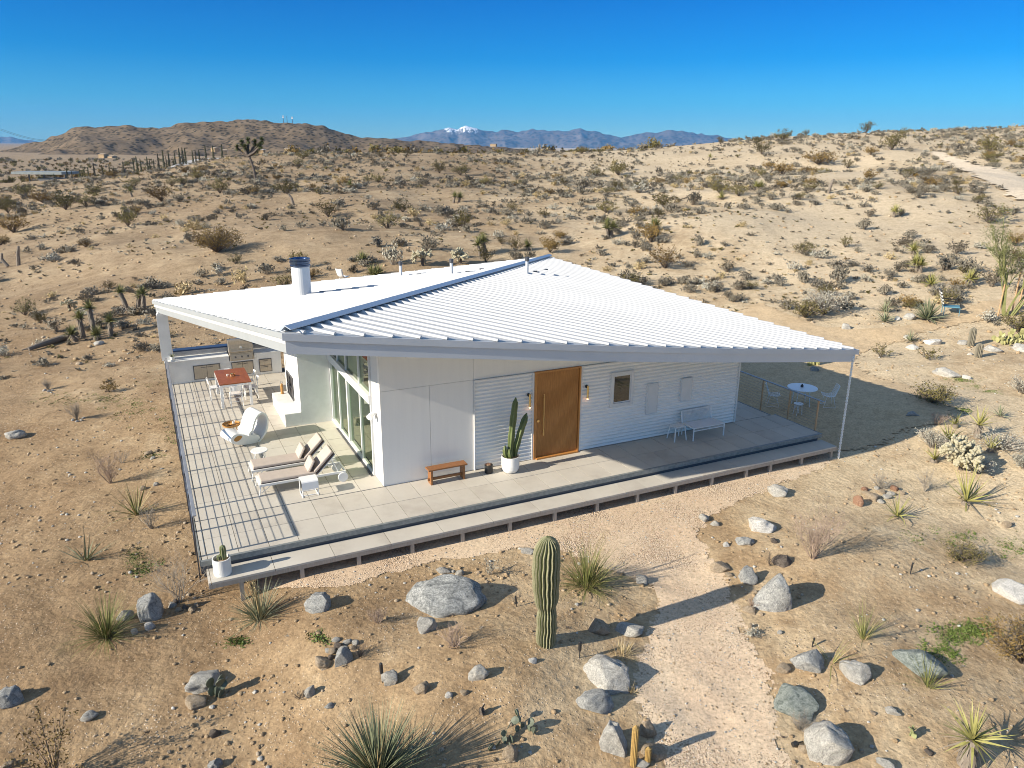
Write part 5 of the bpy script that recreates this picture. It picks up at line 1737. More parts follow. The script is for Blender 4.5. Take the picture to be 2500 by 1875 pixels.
# heaps: countable stones of one heap share a label
for lab, grp, pts in (
    ('stone in the small heap with dry twigs left of the largest boulder', 'stones of the twiggy heap', [(812, 1590, 24, 18, 't'), (826, 1578, 26, 20, 'd'), (848, 1568, 28, 18, 'p'), (860, 1582, 22, 16, 't'), (820, 1562, 22, 14, 'p'), (838, 1584, 26, 18, 'p'), (808, 1606, 20, 16, 'd'), (868, 1570, 18, 14, 'p'), (800, 1590, 18, 14, 'p')]),
    ('stone in the reddish heap round the grey brush on the right', 'stones of the reddish heap', [(2095, 1225, 30, 30, 'r'), (2132, 1215, 36, 22, 't'), (2118, 1205, 26, 16, 't'), (2165, 1212, 26, 18, 'p'), (2187, 1194, 26, 18, 'r'), (2152, 1200, 22, 14, 't'), (2176, 1205, 22, 14, 'p'), (2112, 1194, 18, 14, 'r'), (2150, 1224, 22, 12, 'p'), (2200, 1204, 20, 12, 't'), (2140, 1192, 16, 12, 'p')]),
    ('stone in the ring round the twiggy tree at the deck corner', 'stones round the twiggy tree', [(420, 1478, 22, 18, 'p'), (436, 1488, 20, 14, 't'), (452, 1484, 18, 14, 'd'), (470, 1488, 22, 16, 't'), (478, 1478, 16, 12, 't'), (428, 1470, 16, 12, 'd')]),
    ('small pale stone round the caged seedlings on the left slope', 'stones round the caged seedlings', [(108, 953, 9, 7, 'w'), (118, 955, 9, 7, 'w'), (128, 953, 9, 7, 'p'), (178, 1025, 9, 8, 'w'), (188, 1028, 10, 8, 'w'), (198, 1026, 9, 8, 'p'), (204, 1020, 9, 7, 'w')]),
    ('stone in the low heap by the spiky clump left of the deck', 'stones left of the deck', [(348, 1192, 20, 14, 't'), (370, 1202, 14, 10, 't'), (380, 1182, 16, 12, 'p'), (362, 1106, 22, 12, 't'), (384, 1100, 14, 10, 't'), (372, 1118, 14, 10, 'p')]),
    ('small stone on the gravel edge by the round boulders', 'stones by the path edge', [(1830, 1330, 12, 9, 't'), (1845, 1445, 14, 11, 't'), (1832, 1530, 12, 14, 't'), (1905, 1545, 14, 10, 'p'), (1860, 1500, 12, 9, 't')]),
):
    for q in pts:
        rock(q[0], q[1], q[2], q[3], q[4], lab, 'stone', 'stone', group=grp)

# ================================================================== PLANT SHAPES
def rosette(mb, c, n, L, w, lo, hi, droop, rnd, m=0, segs=3, dead=True):
    for i in range(n):
        a = i * 2.39996 + rnd.uniform(-.2, .2)
        t = (i + 0.5) / n
        el = lo + (hi - lo) * t + rnd.uniform(-.12, .12)
        l_ = L * rnd.uniform(0.75, 1.1) * (0.85 + 0.15 * t)
        mb.blade(c, (math.cos(a) * math.cos(el), math.sin(a) * math.cos(el), math.sin(el)), l_, w, droop * rnd.uniform(.3, 1.2) * (1 - 0.6 * t) + (1.1 if rnd.random() < .08 else 0), segs, 1 if (dead and t < .16) else m,
                 Vector((rnd.uniform(-1, 1), rnd.uniform(-1, 1), rnd.uniform(-1, 1))))

def trunk_leaves(mb, p0, p1, r, rnd, n=60, m=0):
    """skirt of dead leaves down a yucca trunk"""
    p0, p1 = Vector(p0), Vector(p1)
    for i in range(n):
        t = rnd.random()
        a = rnd.uniform(0, 2 * PI)
        p = p0.lerp(p1, t) + Vector((math.cos(a), math.sin(a), 0)) * r * 0.8
        mb.blade(p, (math.cos(a) * 0.5, math.sin(a) * 0.5, -0.8), 0.22 * (0.6 + rnd.random() * 0.6), 0.05, 0.1, 2, m)

def yucca(name, label, cat, loc, rz, rnd, trunks, leafm, L, w, n, group=None, lo=-0.25, hi=1.45, droop=0.35, skirt=True):
    """trunks: (dx, dy, lean x, lean y, height, radius)"""
    y = thing(name, label, cat, loc, rz, group)
    tm, lm = MB(), MB()
    for dx, dy, lx, ly, h, r in trunks:
        top = Vector((dx + lx, dy + ly, h))
        if h > 0.08:
            mid = Vector((dx + lx * 0.4, dy + ly * 0.4, h * 0.5))
            tm.tube([(dx, dy, -0.1), tuple(mid), tuple(top)], [r * 1.15, r, r * 0.85], 9, 0)
            if skirt: trunk_leaves(tm, (dx, dy, h * 0.25), tuple(top), r, rnd, int(50 * max(0.5, h)), 1)
        rosette(lm, top, n, L, w, lo, hi, droop, rnd)
    if tm.v: tm.build('trunk', [M['bark'], M['deadleaf']], y)
    lm.build('leaves', [leafm, M['deadleaf']], y)
    return y

def grass_clump(name, label, cat, loc, rnd, mats, n, L, w, lo=0.3, hi=1.5, droop=1.0, stalks=0, stalk_h=1.5, base=0.08):
    g_ = thing(name, label, cat, loc)
    mb = MB()
    for i in range(n):
        a = rnd.uniform(0, 2 * PI)
        el = lo + (hi - lo) * (rnd.random() ** 0.75)
        b = rnd.uniform(0, base)
        mb.blade((math.cos(a) * b, math.sin(a) * b, -0.02), (math.cos(a) * math.cos(el), math.sin(a) * math.cos(el), math.sin(el)), L * rnd.uniform(.55, 1.15), w * rnd.uniform(.7, 1.2), droop * rnd.uniform(.3, 1.3), 5, 0 if rnd.random() < 0.8 else len(mats) - 1,
                 Vector((rnd.uniform(-1, 1), rnd.uniform(-1, 1), 0)))
    mb.build('blades', mats, g_)
    if stalks:
        sm = MB()
        for i in range(stalks):
            a = rnd.uniform(0, 2 * PI)
            h = stalk_h * rnd.uniform(.7, 1.05)
            lean = rnd.uniform(.05, .3)
            P = [(math.cos(a) * lean * t * t * h, math.sin(a) * lean * t * t * h, h * t) for t in (0, .25, .5, .75, 1)]
            sm.twig(P, 0.008, 0.004)
            for k in range(10):
                t = 0.55 + 0.045 * k
                q = Vector(P[0]).lerp(Vector(P[-1]), t)
                sm.leaf((P[3][0] + (q.x - P[3][0]) * .6 + rnd.uniform(-.02, .02), P[3][1] + (q.y - P[3][1]) * .6 + rnd.uniform(-.02, .02), q.z), 0.022, rnd)
        sm.build('flower_stalks', M['strawgrass'], g_)
    return g_

def twiggy(rnd, r, h, n, depth=3, rad=0.007, spread=1.0, bare=0.15, leafn=0, leafs=0.03, curl=0.3):
    """branching dry shrub: returns MB with twigs (0) and leaves (1)"""
    mb = MB()
    tips = []
    def grow(p, d, L, rr, lev):
        pts = [p]
        q = p.copy()
        dd = d.copy()
        for i in range(3):
            dd = (dd + Vector((rnd.uniform(-1, 1), rnd.uniform(-1, 1), rnd.uniform(-.6, .8))) * curl).normalized()
            q = q + dd * L / 3
            pts.append(q.copy())
        mb.twig(pts, rr, rr * 0.55)
        tips.append((pts[1], pts[2], pts[3]))
        if lev > 0:
            for _ in range(rnd.choice((2, 3, 3))):
                s_ = rnd.choice((1, 2, 3))
                nd = (dd + Vector((rnd.uniform(-1, 1), rnd.uniform(-1, 1), rnd.uniform(-.2, .8))) * 0.75).normalized()
                grow(pts[s_], nd, L * rnd.uniform(.5, .8), rr * 0.6, lev - 1)
    for i in range(n):
        a = rnd.uniform(0, 2 * PI)
        k = rnd.uniform(0.1, 1.0) * spread * r / h
        d = Vector((math.cos(a) * k, math.sin(a) * k, 1)).normalized()
        grow(Vector((math.cos(a) * 0.04 * r, math.sin(a) * 0.04 * r, -0.03)), d, h * rnd.uniform(.38, .55), rad, depth - 1)
    if leafn:
        for _ in range(leafn):
            tp = rnd.choice(tips)
            q = rnd.choice(tp)
            mb.leaf(q + Vector((rnd.uniform(-1, 1), rnd.uniform(-1, 1), rnd.uniform(-1, 1))) * 0.05 * r, leafs * rnd.uniform(.6, 1.3), rnd, 1)
    return mb

def creosote_mb(rnd, r=1.0, h=1.3, stems=26, leaves=900, ls=0.035, hole=0.25):
    """open, vase-shaped bush: stems (0), leaf clusters (1)"""
    mb = MB()
    per = max(1, leaves // stems)
    for i in range(stems):
        a = rnd.uniform(0, 2 * PI)
        out = r * math.sqrt(rnd.uniform(0.02, 1))
        hh = h * rnd.uniform(.55, 1.05) * (1 - 0.35 * (out / r) ** 2)
        P = []
        for t in (0, .3, .6, 1):
            P.append(Vector((math.cos(a) * out * t ** 1.15 + rnd.uniform(-.05, .05) * t, math.sin(a) * out * t ** 1.15 + rnd.uniform(-.05, .05) * t, hh * (t ** 0.85) - 0.03)))
        mb.twig(P, 0.014 * r, 0.004 * r)
        for b in range(3):
            t0 = rnd.uniform(.35, .95)
            q = P[0].lerp(P[3], t0)
            nb = q + Vector((rnd.uniform(-1, 1), rnd.uniform(-1, 1), rnd.uniform(0, 1))) * 0.25 * r
            mb.twig([q, (q + nb) / 2 + Vector((0, 0, .03)), nb], 0.006 * r, 0.003 * r)
            for k in range(per // 4):
                c = q.lerp(nb, rnd.uniform(.3, 1.1)) + Vector((rnd.gauss(0, 1), rnd.gauss(0, 1), rnd.gauss(0, 1))) * 0.055 * r
                mb.leaf(c, ls * rnd.uniform(.6, 1.35), rnd, 1)
        for k in range(per // 4):
            c = P[2].lerp(P[3], rnd.uniform(0, 1.1)) + Vector((rnd.gauss(0, 1), rnd.gauss(0, 1), rnd.gauss(0, 1))) * 0.06 * r
            mb.leaf(c, ls * rnd.uniform(.6, 1.35), rnd, 1)
    return mb

def bursage_mb(rnd, r=0.5, h=0.42, twigs=46, leaves=260, ls=0.045):
    """dense little dome of twigs (0) and leaves (1)"""
    mb = MB()
    lump = [(rnd.uniform(0, 2 * PI), rnd.uniform(.55, 1.0), rnd.uniform(.7, 1.1)) for _ in range(7)]
    for i in range(twigs):
        a0, ro, ho = rnd.choice(lump)
        a = a0 + rnd.gauss(0, .5)
        out = r * ro * rnd.uniform(.3, 1)
        hh = h * ho * rnd.uniform(.5, 1.1) * (1 - .45 * (out / r) ** 2)
        mid = Vector((math.cos(a) * out * .5, math.sin(a) * out * .5, hh * .6))
        tip = Vector((math.cos(a) * out, math.sin(a) * out, hh))
        mb.twig([Vector((math.cos(a) * .03, math.sin(a) * .03, -.03)), mid, tip], 0.010 * r, 0.006 * r)
        for k in range(leaves // twigs):
            c = mid.lerp(tip, rnd.uniform(.1, 1.15)) + Vector((rnd.gauss(0, 1), rnd.gauss(0, 1), rnd.gauss(0, .8))) * 0.09 * r
            c.z = max(c.z, 0.01)
            mb.leaf(c, ls * rnd.uniform(.6, 1.3), rnd, 1)
    return mb

def plant(name, label, cat, loc, mb, mats, rz=0.0, scale=1.0, group=None, parts=('stems', 'foliage')):
    """split a two-material plant into its two parts"""
    o = thing(name, label, cat, loc, rz, group, scale)
    for k, pn in enumerate(parts):
        fs = [f for f, m in zip(mb.f, mb.m) if m == k]
        if not fs: continue
        used = sorted({i for f in fs for i in f})
        mp = {u_: j for j, u_ in enumerate(used)}
        MB().add([mb.v[i] for i in used], [tuple(mp[i] for i in f) for f in fs]).build(pn, mats[k], o)
    return o

def px_size(px, py):
    p = gp(px, py)
    return p, mpp(p)

rn = random.Random(42)
# ---- saguaro
p, k = px_size(1331, 1571)
hh, rr_ = 2.42, 33 * k
sg = thing('saguaro_cactus', 'tall ribbed saguaro cactus with a pinched waist standing in the front bed', 'cactus', p)
cm = MB()
n_ = 34
rad = []
for i in range(n_):
    t = i / (n_ - 1)
    r_ = 0.74 if t < .3 else 0.82 + 0.18 * math.sin(min(1, (t - .36) / .35) * PI / 2)
    if t < 0.06: r_ = 0.66 + 1.2 * t
    d = abs(t - 0.35)
    if d < 0.06: r_ *= 0.76 + 0.24 * (d / 0.06)
    if t > .80: r_ *= math.sqrt(max(0.01, 1 - ((t - .80) / .2) ** 2.2)) * 0.94 + 0.06
    rad.append(rr_ * r_)
ribbed(cm, [(0.02 * math.sin(i * .21) + .006 * math.sin(i * 1.3), 0.01 * math.sin(i * .5), -0.05 + (hh + .05) * i / (n_ - 1)) for i in range(n_)], rad, 19, 0.22, 0, 1, 2)
for i in range(700):       # spine haze
    t = rn.uniform(.3, 1) ** .7
    j = min(n_ - 1, int(t * (n_ - 1)))
    a = rn.randrange(19) * 2 * PI / 19 + PI / 19
    q = Vector((math.cos(a) * rad[j] * 1.0, math.sin(a) * rad[j] * 1.0, hh * t))
    cm.blade(q, (math.cos(a) + rn.uniform(-.6, .6), math.sin(a) + rn.uniform(-.6, .6), rn.uniform(-.3, .9)), 0.035, 0.005, 0, 1, 1)
cm.build('body', [M['cactus'], M['cactus_rib']], sg)
# ---- small columnar cacti far right
for x, yb, yt, w_, lab in ((2369, 845, 799, 16, 'taller of the two small grey ribbed cacti on the right slope'), (2387, 872, 838, 17, 'shorter of the two small grey ribbed cacti on the right slope')):
    p, k = px_size(x, yb)
    c = thing('barrel_cactus', lab, 'cactus', p)
    cm = MB()
    h_ = (yb - yt) * k / math.cos(R(13))
    ribbed(cm, [(0, 0, -0.05 + (h_ + .05) * i / 15) for i in range(16)], dome_rad(16, w_ * k / 2, .85, .2), 14, .3, 0, None, 2)
    cm.build('body', M['cactus_grey'], c)
# ---- golden torch cacti
for x, yb, yt, w_, lab in ((1546, 1868, 1777, 17, 'tall golden torch cactus between two boulders at the bottom'), (1580, 1865, 1826, 15, 'short golden torch cactus right of the tall golden one')):
    p, k = px_size(x, yb)
    c = thing('torch_cactus', lab, 'cactus', p)
    cm = MB()
    h_ = (yb - yt) * k / math.cos(R(40))
    ribbed(cm, col_path(0, 0, -0.04, h_ + .04, (0.0, 0.0), 14), dome_rad(14, w_ * k / 2, .95, .12), 14, .18, 0, None, 2)
    for i in range(300):
        t = rn.random()
        a = rn.uniform(0, 2 * PI)
        q = Vector((math.cos(a) * w_ * k * .46, math.sin(a) * w_ * k * .46, h_ * t))
        cm.blade(q, (math.cos(a), math.sin(a), rn.uniform(-.4, .9)), 0.03, 0.006, 0, 1, 0)
    cm.build('body', M['torch'], c)
p, k = px_size(1984, 893)
c = thing('torch_cactus', 'stubby yellow green cactus group under the roof edge on the right', 'cactus', p)
cm = MB()
for dx, h_ in ((0, .8), (.2, .6), (-.15, .5)):
    ribbed(cm, col_path(dx, 0, -.04, h_), dome_rad(14, .10), 10, .25)
cm.build('body', M['pad_yellow'], c)

# ---- prickly pears
def pear(name, label, loc, rnd, mat, n, size, spread, lift=1.0, rz=0):
    c = thing(name, label, 'cactus', loc, rz)
    mb = MB()
    pads = []
    for i in range(n):
        if not pads or rnd.random() < (0.4 if n < 60 else .6):
            b = Vector((rnd.uniform(-1, 1) * spread, rnd.uniform(-1, 1) * spread * .6, -0.02))
            up = Vector((rnd.uniform(-.35, .35), rnd.uniform(-.35, .35), 1)).normalized()
        else:
            pb, pu, ps = rnd.choice(pads[-10:])
            b = pb + pu * ps * 1.85
            up = (pu + Vector((rnd.uniform(-.7, .7), rnd.uniform(-.7, .7), .2))).normalized()
            if b.z > size * 5 * lift: continue
        s_ = size * rnd.uniform(.7, 1.15)
        pads.append((b, up, s_))
        f = up.cross(Vector((rnd.uniform(-1, 1), rnd.uniform(-1, 1), .1))).normalized()
        sd_ = up.cross(f)
        vs, fs = [], []
        NN = 12
        for j in range(NN):
            q = 2 * PI * j / NN
            wq = 0.72 + 0.18 * (-math.cos(q) * -1)
            base_ = b + up * s_ * (1 - math.cos(q)) + sd_ * s_ * math.sin(q) * (0.62 + 0.14 * (1 - math.cos(q)))
            vs += [base_ + f * s_ * .05, base_ - f * s_ * .05]
        cen = b + up * s_
        vs += [cen + f * s_ * .15, cen - f * s_ * .15]
        for j in range(NN):
            a0, a1 = 2 * j, 2 * ((j + 1) % NN)
            fs += [(a0, a1, 2 * NN), (a1 + 1, a0 + 1, 2 * NN + 1), (a0 + 1, a1 + 1, a1, a0)]
        mb.add(vs, fs)
    mb.build('pads', mat, c, smooth=False)
    return c
pear('prickly_pear', 'small upright prickly pear in front of the whitish boulder at lower left', gp(527, 1698), random.Random(3), M['pad_grey_shaded'], 9, 0.115, 0.10)
pear('prickly_pear', 'grey green prickly pear half in the shadow of the huge sotol', gp(1222, 1822), random.Random(5), M['pad_grey_shaded'], 12, 0.08, 0.2)
pear('prickly_pear', 'dark prickly pear above the shaded one, right of the huge sotol', gp(1285, 1782), random.Random(8), M['pad_grey_shaded'], 12, 0.075, 0.16)
pear('prickly_pear', 'tiny two padded prickly pear in the sand above the huge sotol', gp(1180, 1744), random.Random(9), M['rock_dark'], 4, 0.085, 0.05)
pear('prickly_pear', 'little prickly pear with a reddish stub left of the bottom right yucca', gp(2222, 1795), random.Random(12), M['pad'], 6, 0.085, 0.12)
pear('prickly_pear', 'wide yellow prickly pear at the right picture edge', gp(2482, 838), random.Random(15), M['pad_yellow'], 110, 0.13, 0.85, .75)

# ---- yuccas, agaves, grass clumps near the house
p, k = px_size(925, 1925)
so_ = thing('sotol', 'huge grey green sotol with a burst of stiff narrow leaves at the bottom edge', 'plant', p)
lm = MB()
for i in range(460):
    a = i * 2.39996
    t = i / 460
    el = 0.0 + 1.5 * t ** 0.8 + rn.uniform(-.1, .1)
    lm.blade((rn.uniform(-.05, .05), rn.uniform(-.05, .05), 0.16), (math.cos(a) * math.cos(el), math.sin(a) * math.cos(el), math.sin(el)), rn.uniform(0.95, 1.45), 0.034, rn.choice((.1, .18, .18, .5)), 3, 0 if rn.random() < .88 else 1,
             Vector((rn.uniform(-1, 1), rn.uniform(-1, 1), 0)))
lm.build('leaves', [M['sotol'], M['strawgrass']], so_)
p, k = px_size(2357, 1866)
yucca('yucca', 'yellow green yucca on a thick grey trunk in the bottom right corner', 'yucca', p, 0.3, random.Random(4), [(0, 0, .08, .03, .48, .14)], M['yucca'], 0.72, 0.055, 74, lo=-0.5, hi=1.4)
p, k = px_size(2357, 1232)
yucca('yucca', 'long leaved yellow green yucca with splayed blades on the pale slope at right', 'yucca', p, 0, random.Random(21), [(0, 0, 0, 0, .12, .12)], M['yucca'], 1.25, 0.06, 34, lo=-.05, hi=1.45, droop=.15, skirt=False)
p, k = px_size(2190, 1264)
yucca('yucca', 'low yellow green yucca below the reddish stone heap', 'yucca', p, 0, random.Random(22), [(0, 0, 0, 0, .05, .1)], M['yucca'], 0.85, 0.055, 26, lo=-.1, hi=1.4, droop=.2, skirt=False)
for x, y, h_, n, L, lab in ((2385, 1068, .45, 36, .75, 'yucca on a short trunk just above the pale cholla'), (2331, 1042, .1, 20, .55, 'small yucca at the tip of the roof shadow'), (2315, 1085, .15, 30, .75, 'yucca against the upper left side of the pale cholla'),
                            (2280, 1128, .1, 24, .55, 'small yucca at the lower left of the pale cholla'), (2417, 1102, .1, 24, .6, 'small yucca on the right side of the pale cholla')):
    p, k = px_size(x, y)
    yucca('yucca', lab, 'yucca', p, rn.uniform(0, 6), random.Random(x), [(0, 0, 0, 0, h_, .11)], M['yucca'], L, 0.06, n, lo=.1, hi=1.45, droop=.15)
p, k = px_size(333, 1256)
grass_clump('beargrass', 'long bladed grey green clump left of the terrace railing', 'plant', p, random.Random(31), [M['grass'], M['strawgrass']], 46, 1.25, 0.035, .25, 1.5, .55)
p, k = px_size(209, 1367)
grass_clump('beargrass', 'sparse upright clump of narrow green blades on the far left sand', 'plant', p, random.Random(32), [M['sotol'], M['grass']], 22, .85, 0.04, .2, 1.5, .3)
p, k = px_size(260, 1552)
grass_clump('beargrass', 'wide dense grass clump left of the banded grey boulder', 'plant', p, random.Random(33), [M['grass'], M['strawgrass']], 340, 1.0, 0.017, .12, 1.5, .8, base=.16)
p, k = px_size(634, 1508)
grass_clump('beargrass', 'spiky grass clump with tall straw stalks under the step', 'plant', p, random.Random(34), [M['sotol'], M['strawgrass']], 260, .85, 0.02, .1, 1.5, .5, 9, 1.05, base=.14)
p, k = px_size(1432, 1432)
grass_clump('beargrass', 'green drooping grass clump with one tall stalk right of the saguaro', 'plant', p, random.Random(35), [M['grass'], M['strawgrass']], 460, 1.25, 0.018, .1, 1.5, 1.2, 4, 1.7, base=.2)
p, k = px_size(2107, 1558)
grass_clump('beargrass', 'thin fan of grass blades in the middle of the right bed', 'plant', p, random.Random(36), [M['grass'], M['strawgrass']], 70, .85, 0.016, .35, 1.45, .5)
p, k = px_size(2030, 1618)
grass_clump('beargrass', 'few long blades bending over the round grey boulder', 'plant', p, random.Random(37), [M['yucca'], M['strawgrass']], 14, .95, 0.022, .2, 1.4, .8)
p, k = px_size(2265, 1676)
grass_clump('beargrass', 'thin grass blades in front of the jagged greenish boulder', 'plant', p, random.Random(38), [M['grass'], M['yucca']], 44, .85, 0.017, .35, 1.45, .55)
p, k = px_size(1517, 1596)
grass_clump('straw_tuft', 'dry straw coloured tuft under the wide pale boulder', 'plant', p, random.Random(39), [M['strawgrass'], M['greytwig']], 170, .34, 0.012, .1, 1.5, .9, base=.2)
p, k = px_size(1540, 1690)
grass_clump('straw_tuft', 'small brownish tuft between the two boulders on the path edge', 'plant', p, random.Random(40), [M['strawgrass'], M['greytwig']], 80, .22, 0.010, .2, 1.5, .8, base=.1)
p, k = px_size(1195, 1404)
mb = twiggy(random.Random(41), .22, .55, 7, 3, .006, 1, leafn=170, leafs=.022)
plant('sage_seedling', 'upright grey green herb left of the saguaro', 'plant', p, mb, [M['greytwig'], M['pale_leaf']])
p, k = px_size(1840, 1556)
mb = bursage_mb(random.Random(43), .24, .22, 30, 200, .025)
plant('sage_seedling', 'small silvery herb at the right edge of the path', 'plant', p, mb, [M['greytwig'], M['pale_leaf']])
# big agaves on the right slope
for x, y, L, n, lab in ((2263, 782, 1.3, 190, 'big round grey green agave beside the striped patio chair'), (2160, 762, .85, 50, 'small agave left of the big one, upper'), (2160, 787, .85, 44, 'small agave left of the big one, lower, by the sand path'), (2222, 836, .7, 36, 'little pale agave on the white boulder')):
    p, k = px_size(x, y)
    yucca('agave', lab, 'agave', p, 0, random.Random(x + y), [(0, 0, 0, 0, .05, .1)], M['sotol'], L, 0.075, n, lo=0.0, hi=1.45, droop=.15, skirt=False)
p, k = px_size(2440, 1018)
yucca('agave', 'small green agave alone on the pale ground at the far right', 'agave', p, 0, random.Random(77), [(0, 0, 0, 0, .05, .1)], M['sotol'], .5, 0.05, 34, lo=.1, hi=1.45, skirt=False)
# yucca groups left of the house
p, k = px_size(233, 824)
yucca('yucca', 'group of dark yuccas with one tall trunk left of the white roof post', 'yucca', p, 0, random.Random(51), [(0, 0, -.1, 0, 1.55, .13), (-.75, .2, -.05, 0, 1.0, .12), (.75, .1, .1, 0, .85, .12), (-.7, -.6, -.1, -.1, .35, .12), (.3, -.5, .1, -.1, .3, .12)], M['yucca_far'], .62, 0.07, 90, lo=-.3)
p, k = px_size(311, 758)
yucca('yucca', 'pair of shaggy yuccas behind the white roof post', 'yucca', p, 0, random.Random(52), [(0, 0, -.3, 0, 1.1, .14), (.5, .3, .2, 0, .8, .13), (1.0, 0, .1, 0, 1.0, .13)], M['yucca_far'], .62, 0.07, 80, lo=-.3)

# ---- dry shrubs
DRY = [(270, 1180, 1.15, .50, 20, 4, 'drytwig', 'tall bare twiggy bush on the left slope beside the railing'),
       (439, 1470, 1.25, .55, 12, 5, 'greytwig', 'bare grey little tree at the left deck corner, stones round its foot'),
       (923, 1520, .42, .50, 16, 4, 'drytwig', 'low bare bush left of the largest boulder'),
       (1111, 1580, .62, .55, 16, 4, 'drytwig', 'pale thin bare bush in front of the largest boulder'),
       (880, 1606, .36, .34, 16, 4, 'stem', 'dark twigs sticking out of the stone heap'),
       (1955, 1782, .40, .42, 26, 4, 'greytwig', 'silvery bare bush in front of the dark greenish boulder'),
       (1985, 1364, 1.55, .75, 26, 4, 'drytwig', 'tall dry pinkish shrub throwing a long shadow on the pale sand'),
       (2150, 1192, .55, .45, 24, 4, 'greytwig', 'grey brush growing out of the reddish stone heap'),
       (2257, 1200, .85, .35, 10, 4, 'greytwig', 'thin grey bush above the low yellow yucca'),
       (2290, 1036, .55, .75, 26, 4, 'drytwig', 'tangled pale dry bush on the tip of the roof shadow'),
       (735, 1705, .22, .30, 16, 3, 'stem', 'low dry brown tuft left of the streaked stone'),
       (370, 1290, .75, .45, 14, 4, 'greytwig', 'faint grey twiggy bush close to the railing posts'),
       (300, 1130, .5, .4, 10, 4, 'greytwig', 'faint grey twigs above the long bladed clump'),
       (1835, 1480, .3, .25, 12, 3, 'drytwig', 'small dry twigs behind the big angular grey boulder'),
       (1880, 1380, .5, .3, 8, 3, 'stem', 'dark bare twigs behind the upright grey boulder')]
for i, (x, y, h_, r_, n, dp, mt, lab) in enumerate(DRY):
    p, k = px_size(x, y)
    mb = twiggy(random.Random(200 + i), r_, h_, n, dp, .0075 if h_ > .6 else .0055, 1.0, leafn=(520 if 'pinkish' in lab else 0), leafs=.016)
    plant('dry_shrub', lab, 'shrub', p, mb, [M[mt], M['drytwig']])
for x, y, h_, lab in ((118, 951, .55, 'upper small grey seedling ringed with pale stones on the left slope'), (188, 1024, .85, 'lower grey seedling ringed with pale stones on the left slope')):
    p, k = px_size(x, y)
    mb = twiggy(random.Random(x), .28, h_, 34, 3, .007, .6)
    plant('dry_shrub', lab, 'shrub', p, mb, [M['greytwig'], M['drytwig']])
# ---- leafy bushes near
LEAFY = [(140, 1905, .72, 1.45, 20, 900, .024, 'creo_brown', 'olive brown bush rising from the bottom edge at lower left'),
         (2495, 1618, .95, 1.25, 40, 2600, .026, 'creo_brown', 'golden brown bush at the right picture edge'),
         (2345, 1368, .62, .50, 46, 1700, .022, 'creo', 'low green bush on the pale sand right of the path'),
         (266, 957, .42, .60, 18, 420, .035, 'creo_brown', 'small reddish brown bush beside a green patch on the left slope'),
         (2275, 984, 1.05, .75, 46, 1500, .04, 'creo', 'wide low green bush on the slope right of the roof corner'),
         (2150, 872, .6, .75, 16, 360, .04, 'creo', 'thin green bush right of the roof corner, left one'),
         (2262, 875, .6, .6, 16, 360, .04, 'creo', 'thin green bush below the white boulder, right one'),
         (2485, 812, 1.1, 1.2, 40, 1500, .045, 'creo', 'leafy green bush behind the yellow prickly pear'),
         (1965, 775, 1.2, 1.1, 44, 1300, .05, 'creo', 'creosote bush left of the sand path, nearest to the roof edge'),
         (2010, 768, 1.4, 1.6, 50, 1700, .05, 'pale_leaf', 'tall sage green bush right of the creosote near the roof edge')]
for i, (x, y, r_, h_, st_n, ln, ls, mt, lab) in enumerate(LEAFY):
    p, k = px_size(x, y)
    mb = creosote_mb(random.Random(300 + i), r_, h_, st_n, ln, ls)
    plant('leafy_bush', lab, 'bush', p, mb, [M['stem'], M[mt]])
GREYB = [(2275, 1093, .85, .6, 'grey rounded brush left of the pale cholla'), (2385, 1152, .65, .5, 'grey brush at the foot of the pale cholla'), (2445, 1095, 1.0, .6, 'grey brush right of the pale cholla'),
         (2498, 1140, .5, .45, 'pale brush at the right edge below the cholla'), (2495, 960, .9, .7, 'pale grey brush at the right picture edge')]
for i, (x, y, r_, h_, lab) in enumerate(GREYB):
    p, k = px_size(x, y)
    mb = bursage_mb(random.Random(340 + i), r_, h_, 120, 1100, .028)
    plant('grey_brush', lab, 'bush', p, mb, [M['greytwig'], M['pale_leaf']])

# ---- chollas
def cholla(label, loc, rnd, size, n0=5, lev=4, rr=.045):
    c = thing('cholla_cactus', label, 'cactus', loc)
    tm, mb = MB(), MB()
    tm.tube([(0, 0, -.1), (0.03, 0, size * .25), (0, 0.02, size * .45)], [size * .07, size * .06, size * .05], 7)
    tm.build('trunk', M['stem'], c)
    def grow(p, d, L, r, lv):
        q = p + d * L
        m_ = (p + q) / 2 + Vector((rnd.uniform(-1, 1), rnd.uniform(-1, 1), 0)) * L * .08
        mb.tube([p, m_, q, q + d * r * .5], [r * .8, r, r * .95, r * .3], 7)
        if lv > 0:
            for _ in range(rnd.choice((2, 3, 3))):
                nd = (d + Vector((rnd.uniform(-1, 1), rnd.uniform(-1, 1), rnd.uniform(-.9, .8))) * .95).normalized()
                grow(p.lerp(q, rnd.uniform(.6, 1)), nd, L * rnd.uniform(.7, .95), r * .93, lv - 1)
    for i in range(n0):
        a = i * 2 * PI / n0 + rnd.uniform(-.3, .3)
        grow(Vector((0, 0, size * rnd.uniform(.12, .45))), Vector((math.cos(a), math.sin(a), rnd.uniform(.2, 1.0))).normalized(), size * .2, size * rr, lev)
    mb.build('joints', M['cholla'], c)
cholla('large pale branching cholla cactus on the right slope among yuccas', gp(2345, 1146), random.Random(61), 1.2, 9, 4, .05)
for x, y, s_, lab in ((170, 760, 1.0, 'pale cholla left of the dark yucca group'), (1031, 648, 1.6, 'left one of two pale chollas just above the roof'), (1124, 643, 1.5, 'right one of two pale chollas just above the roof')):
    cholla(lab, gp(x, y), random.Random(x), s_, 5, 3)

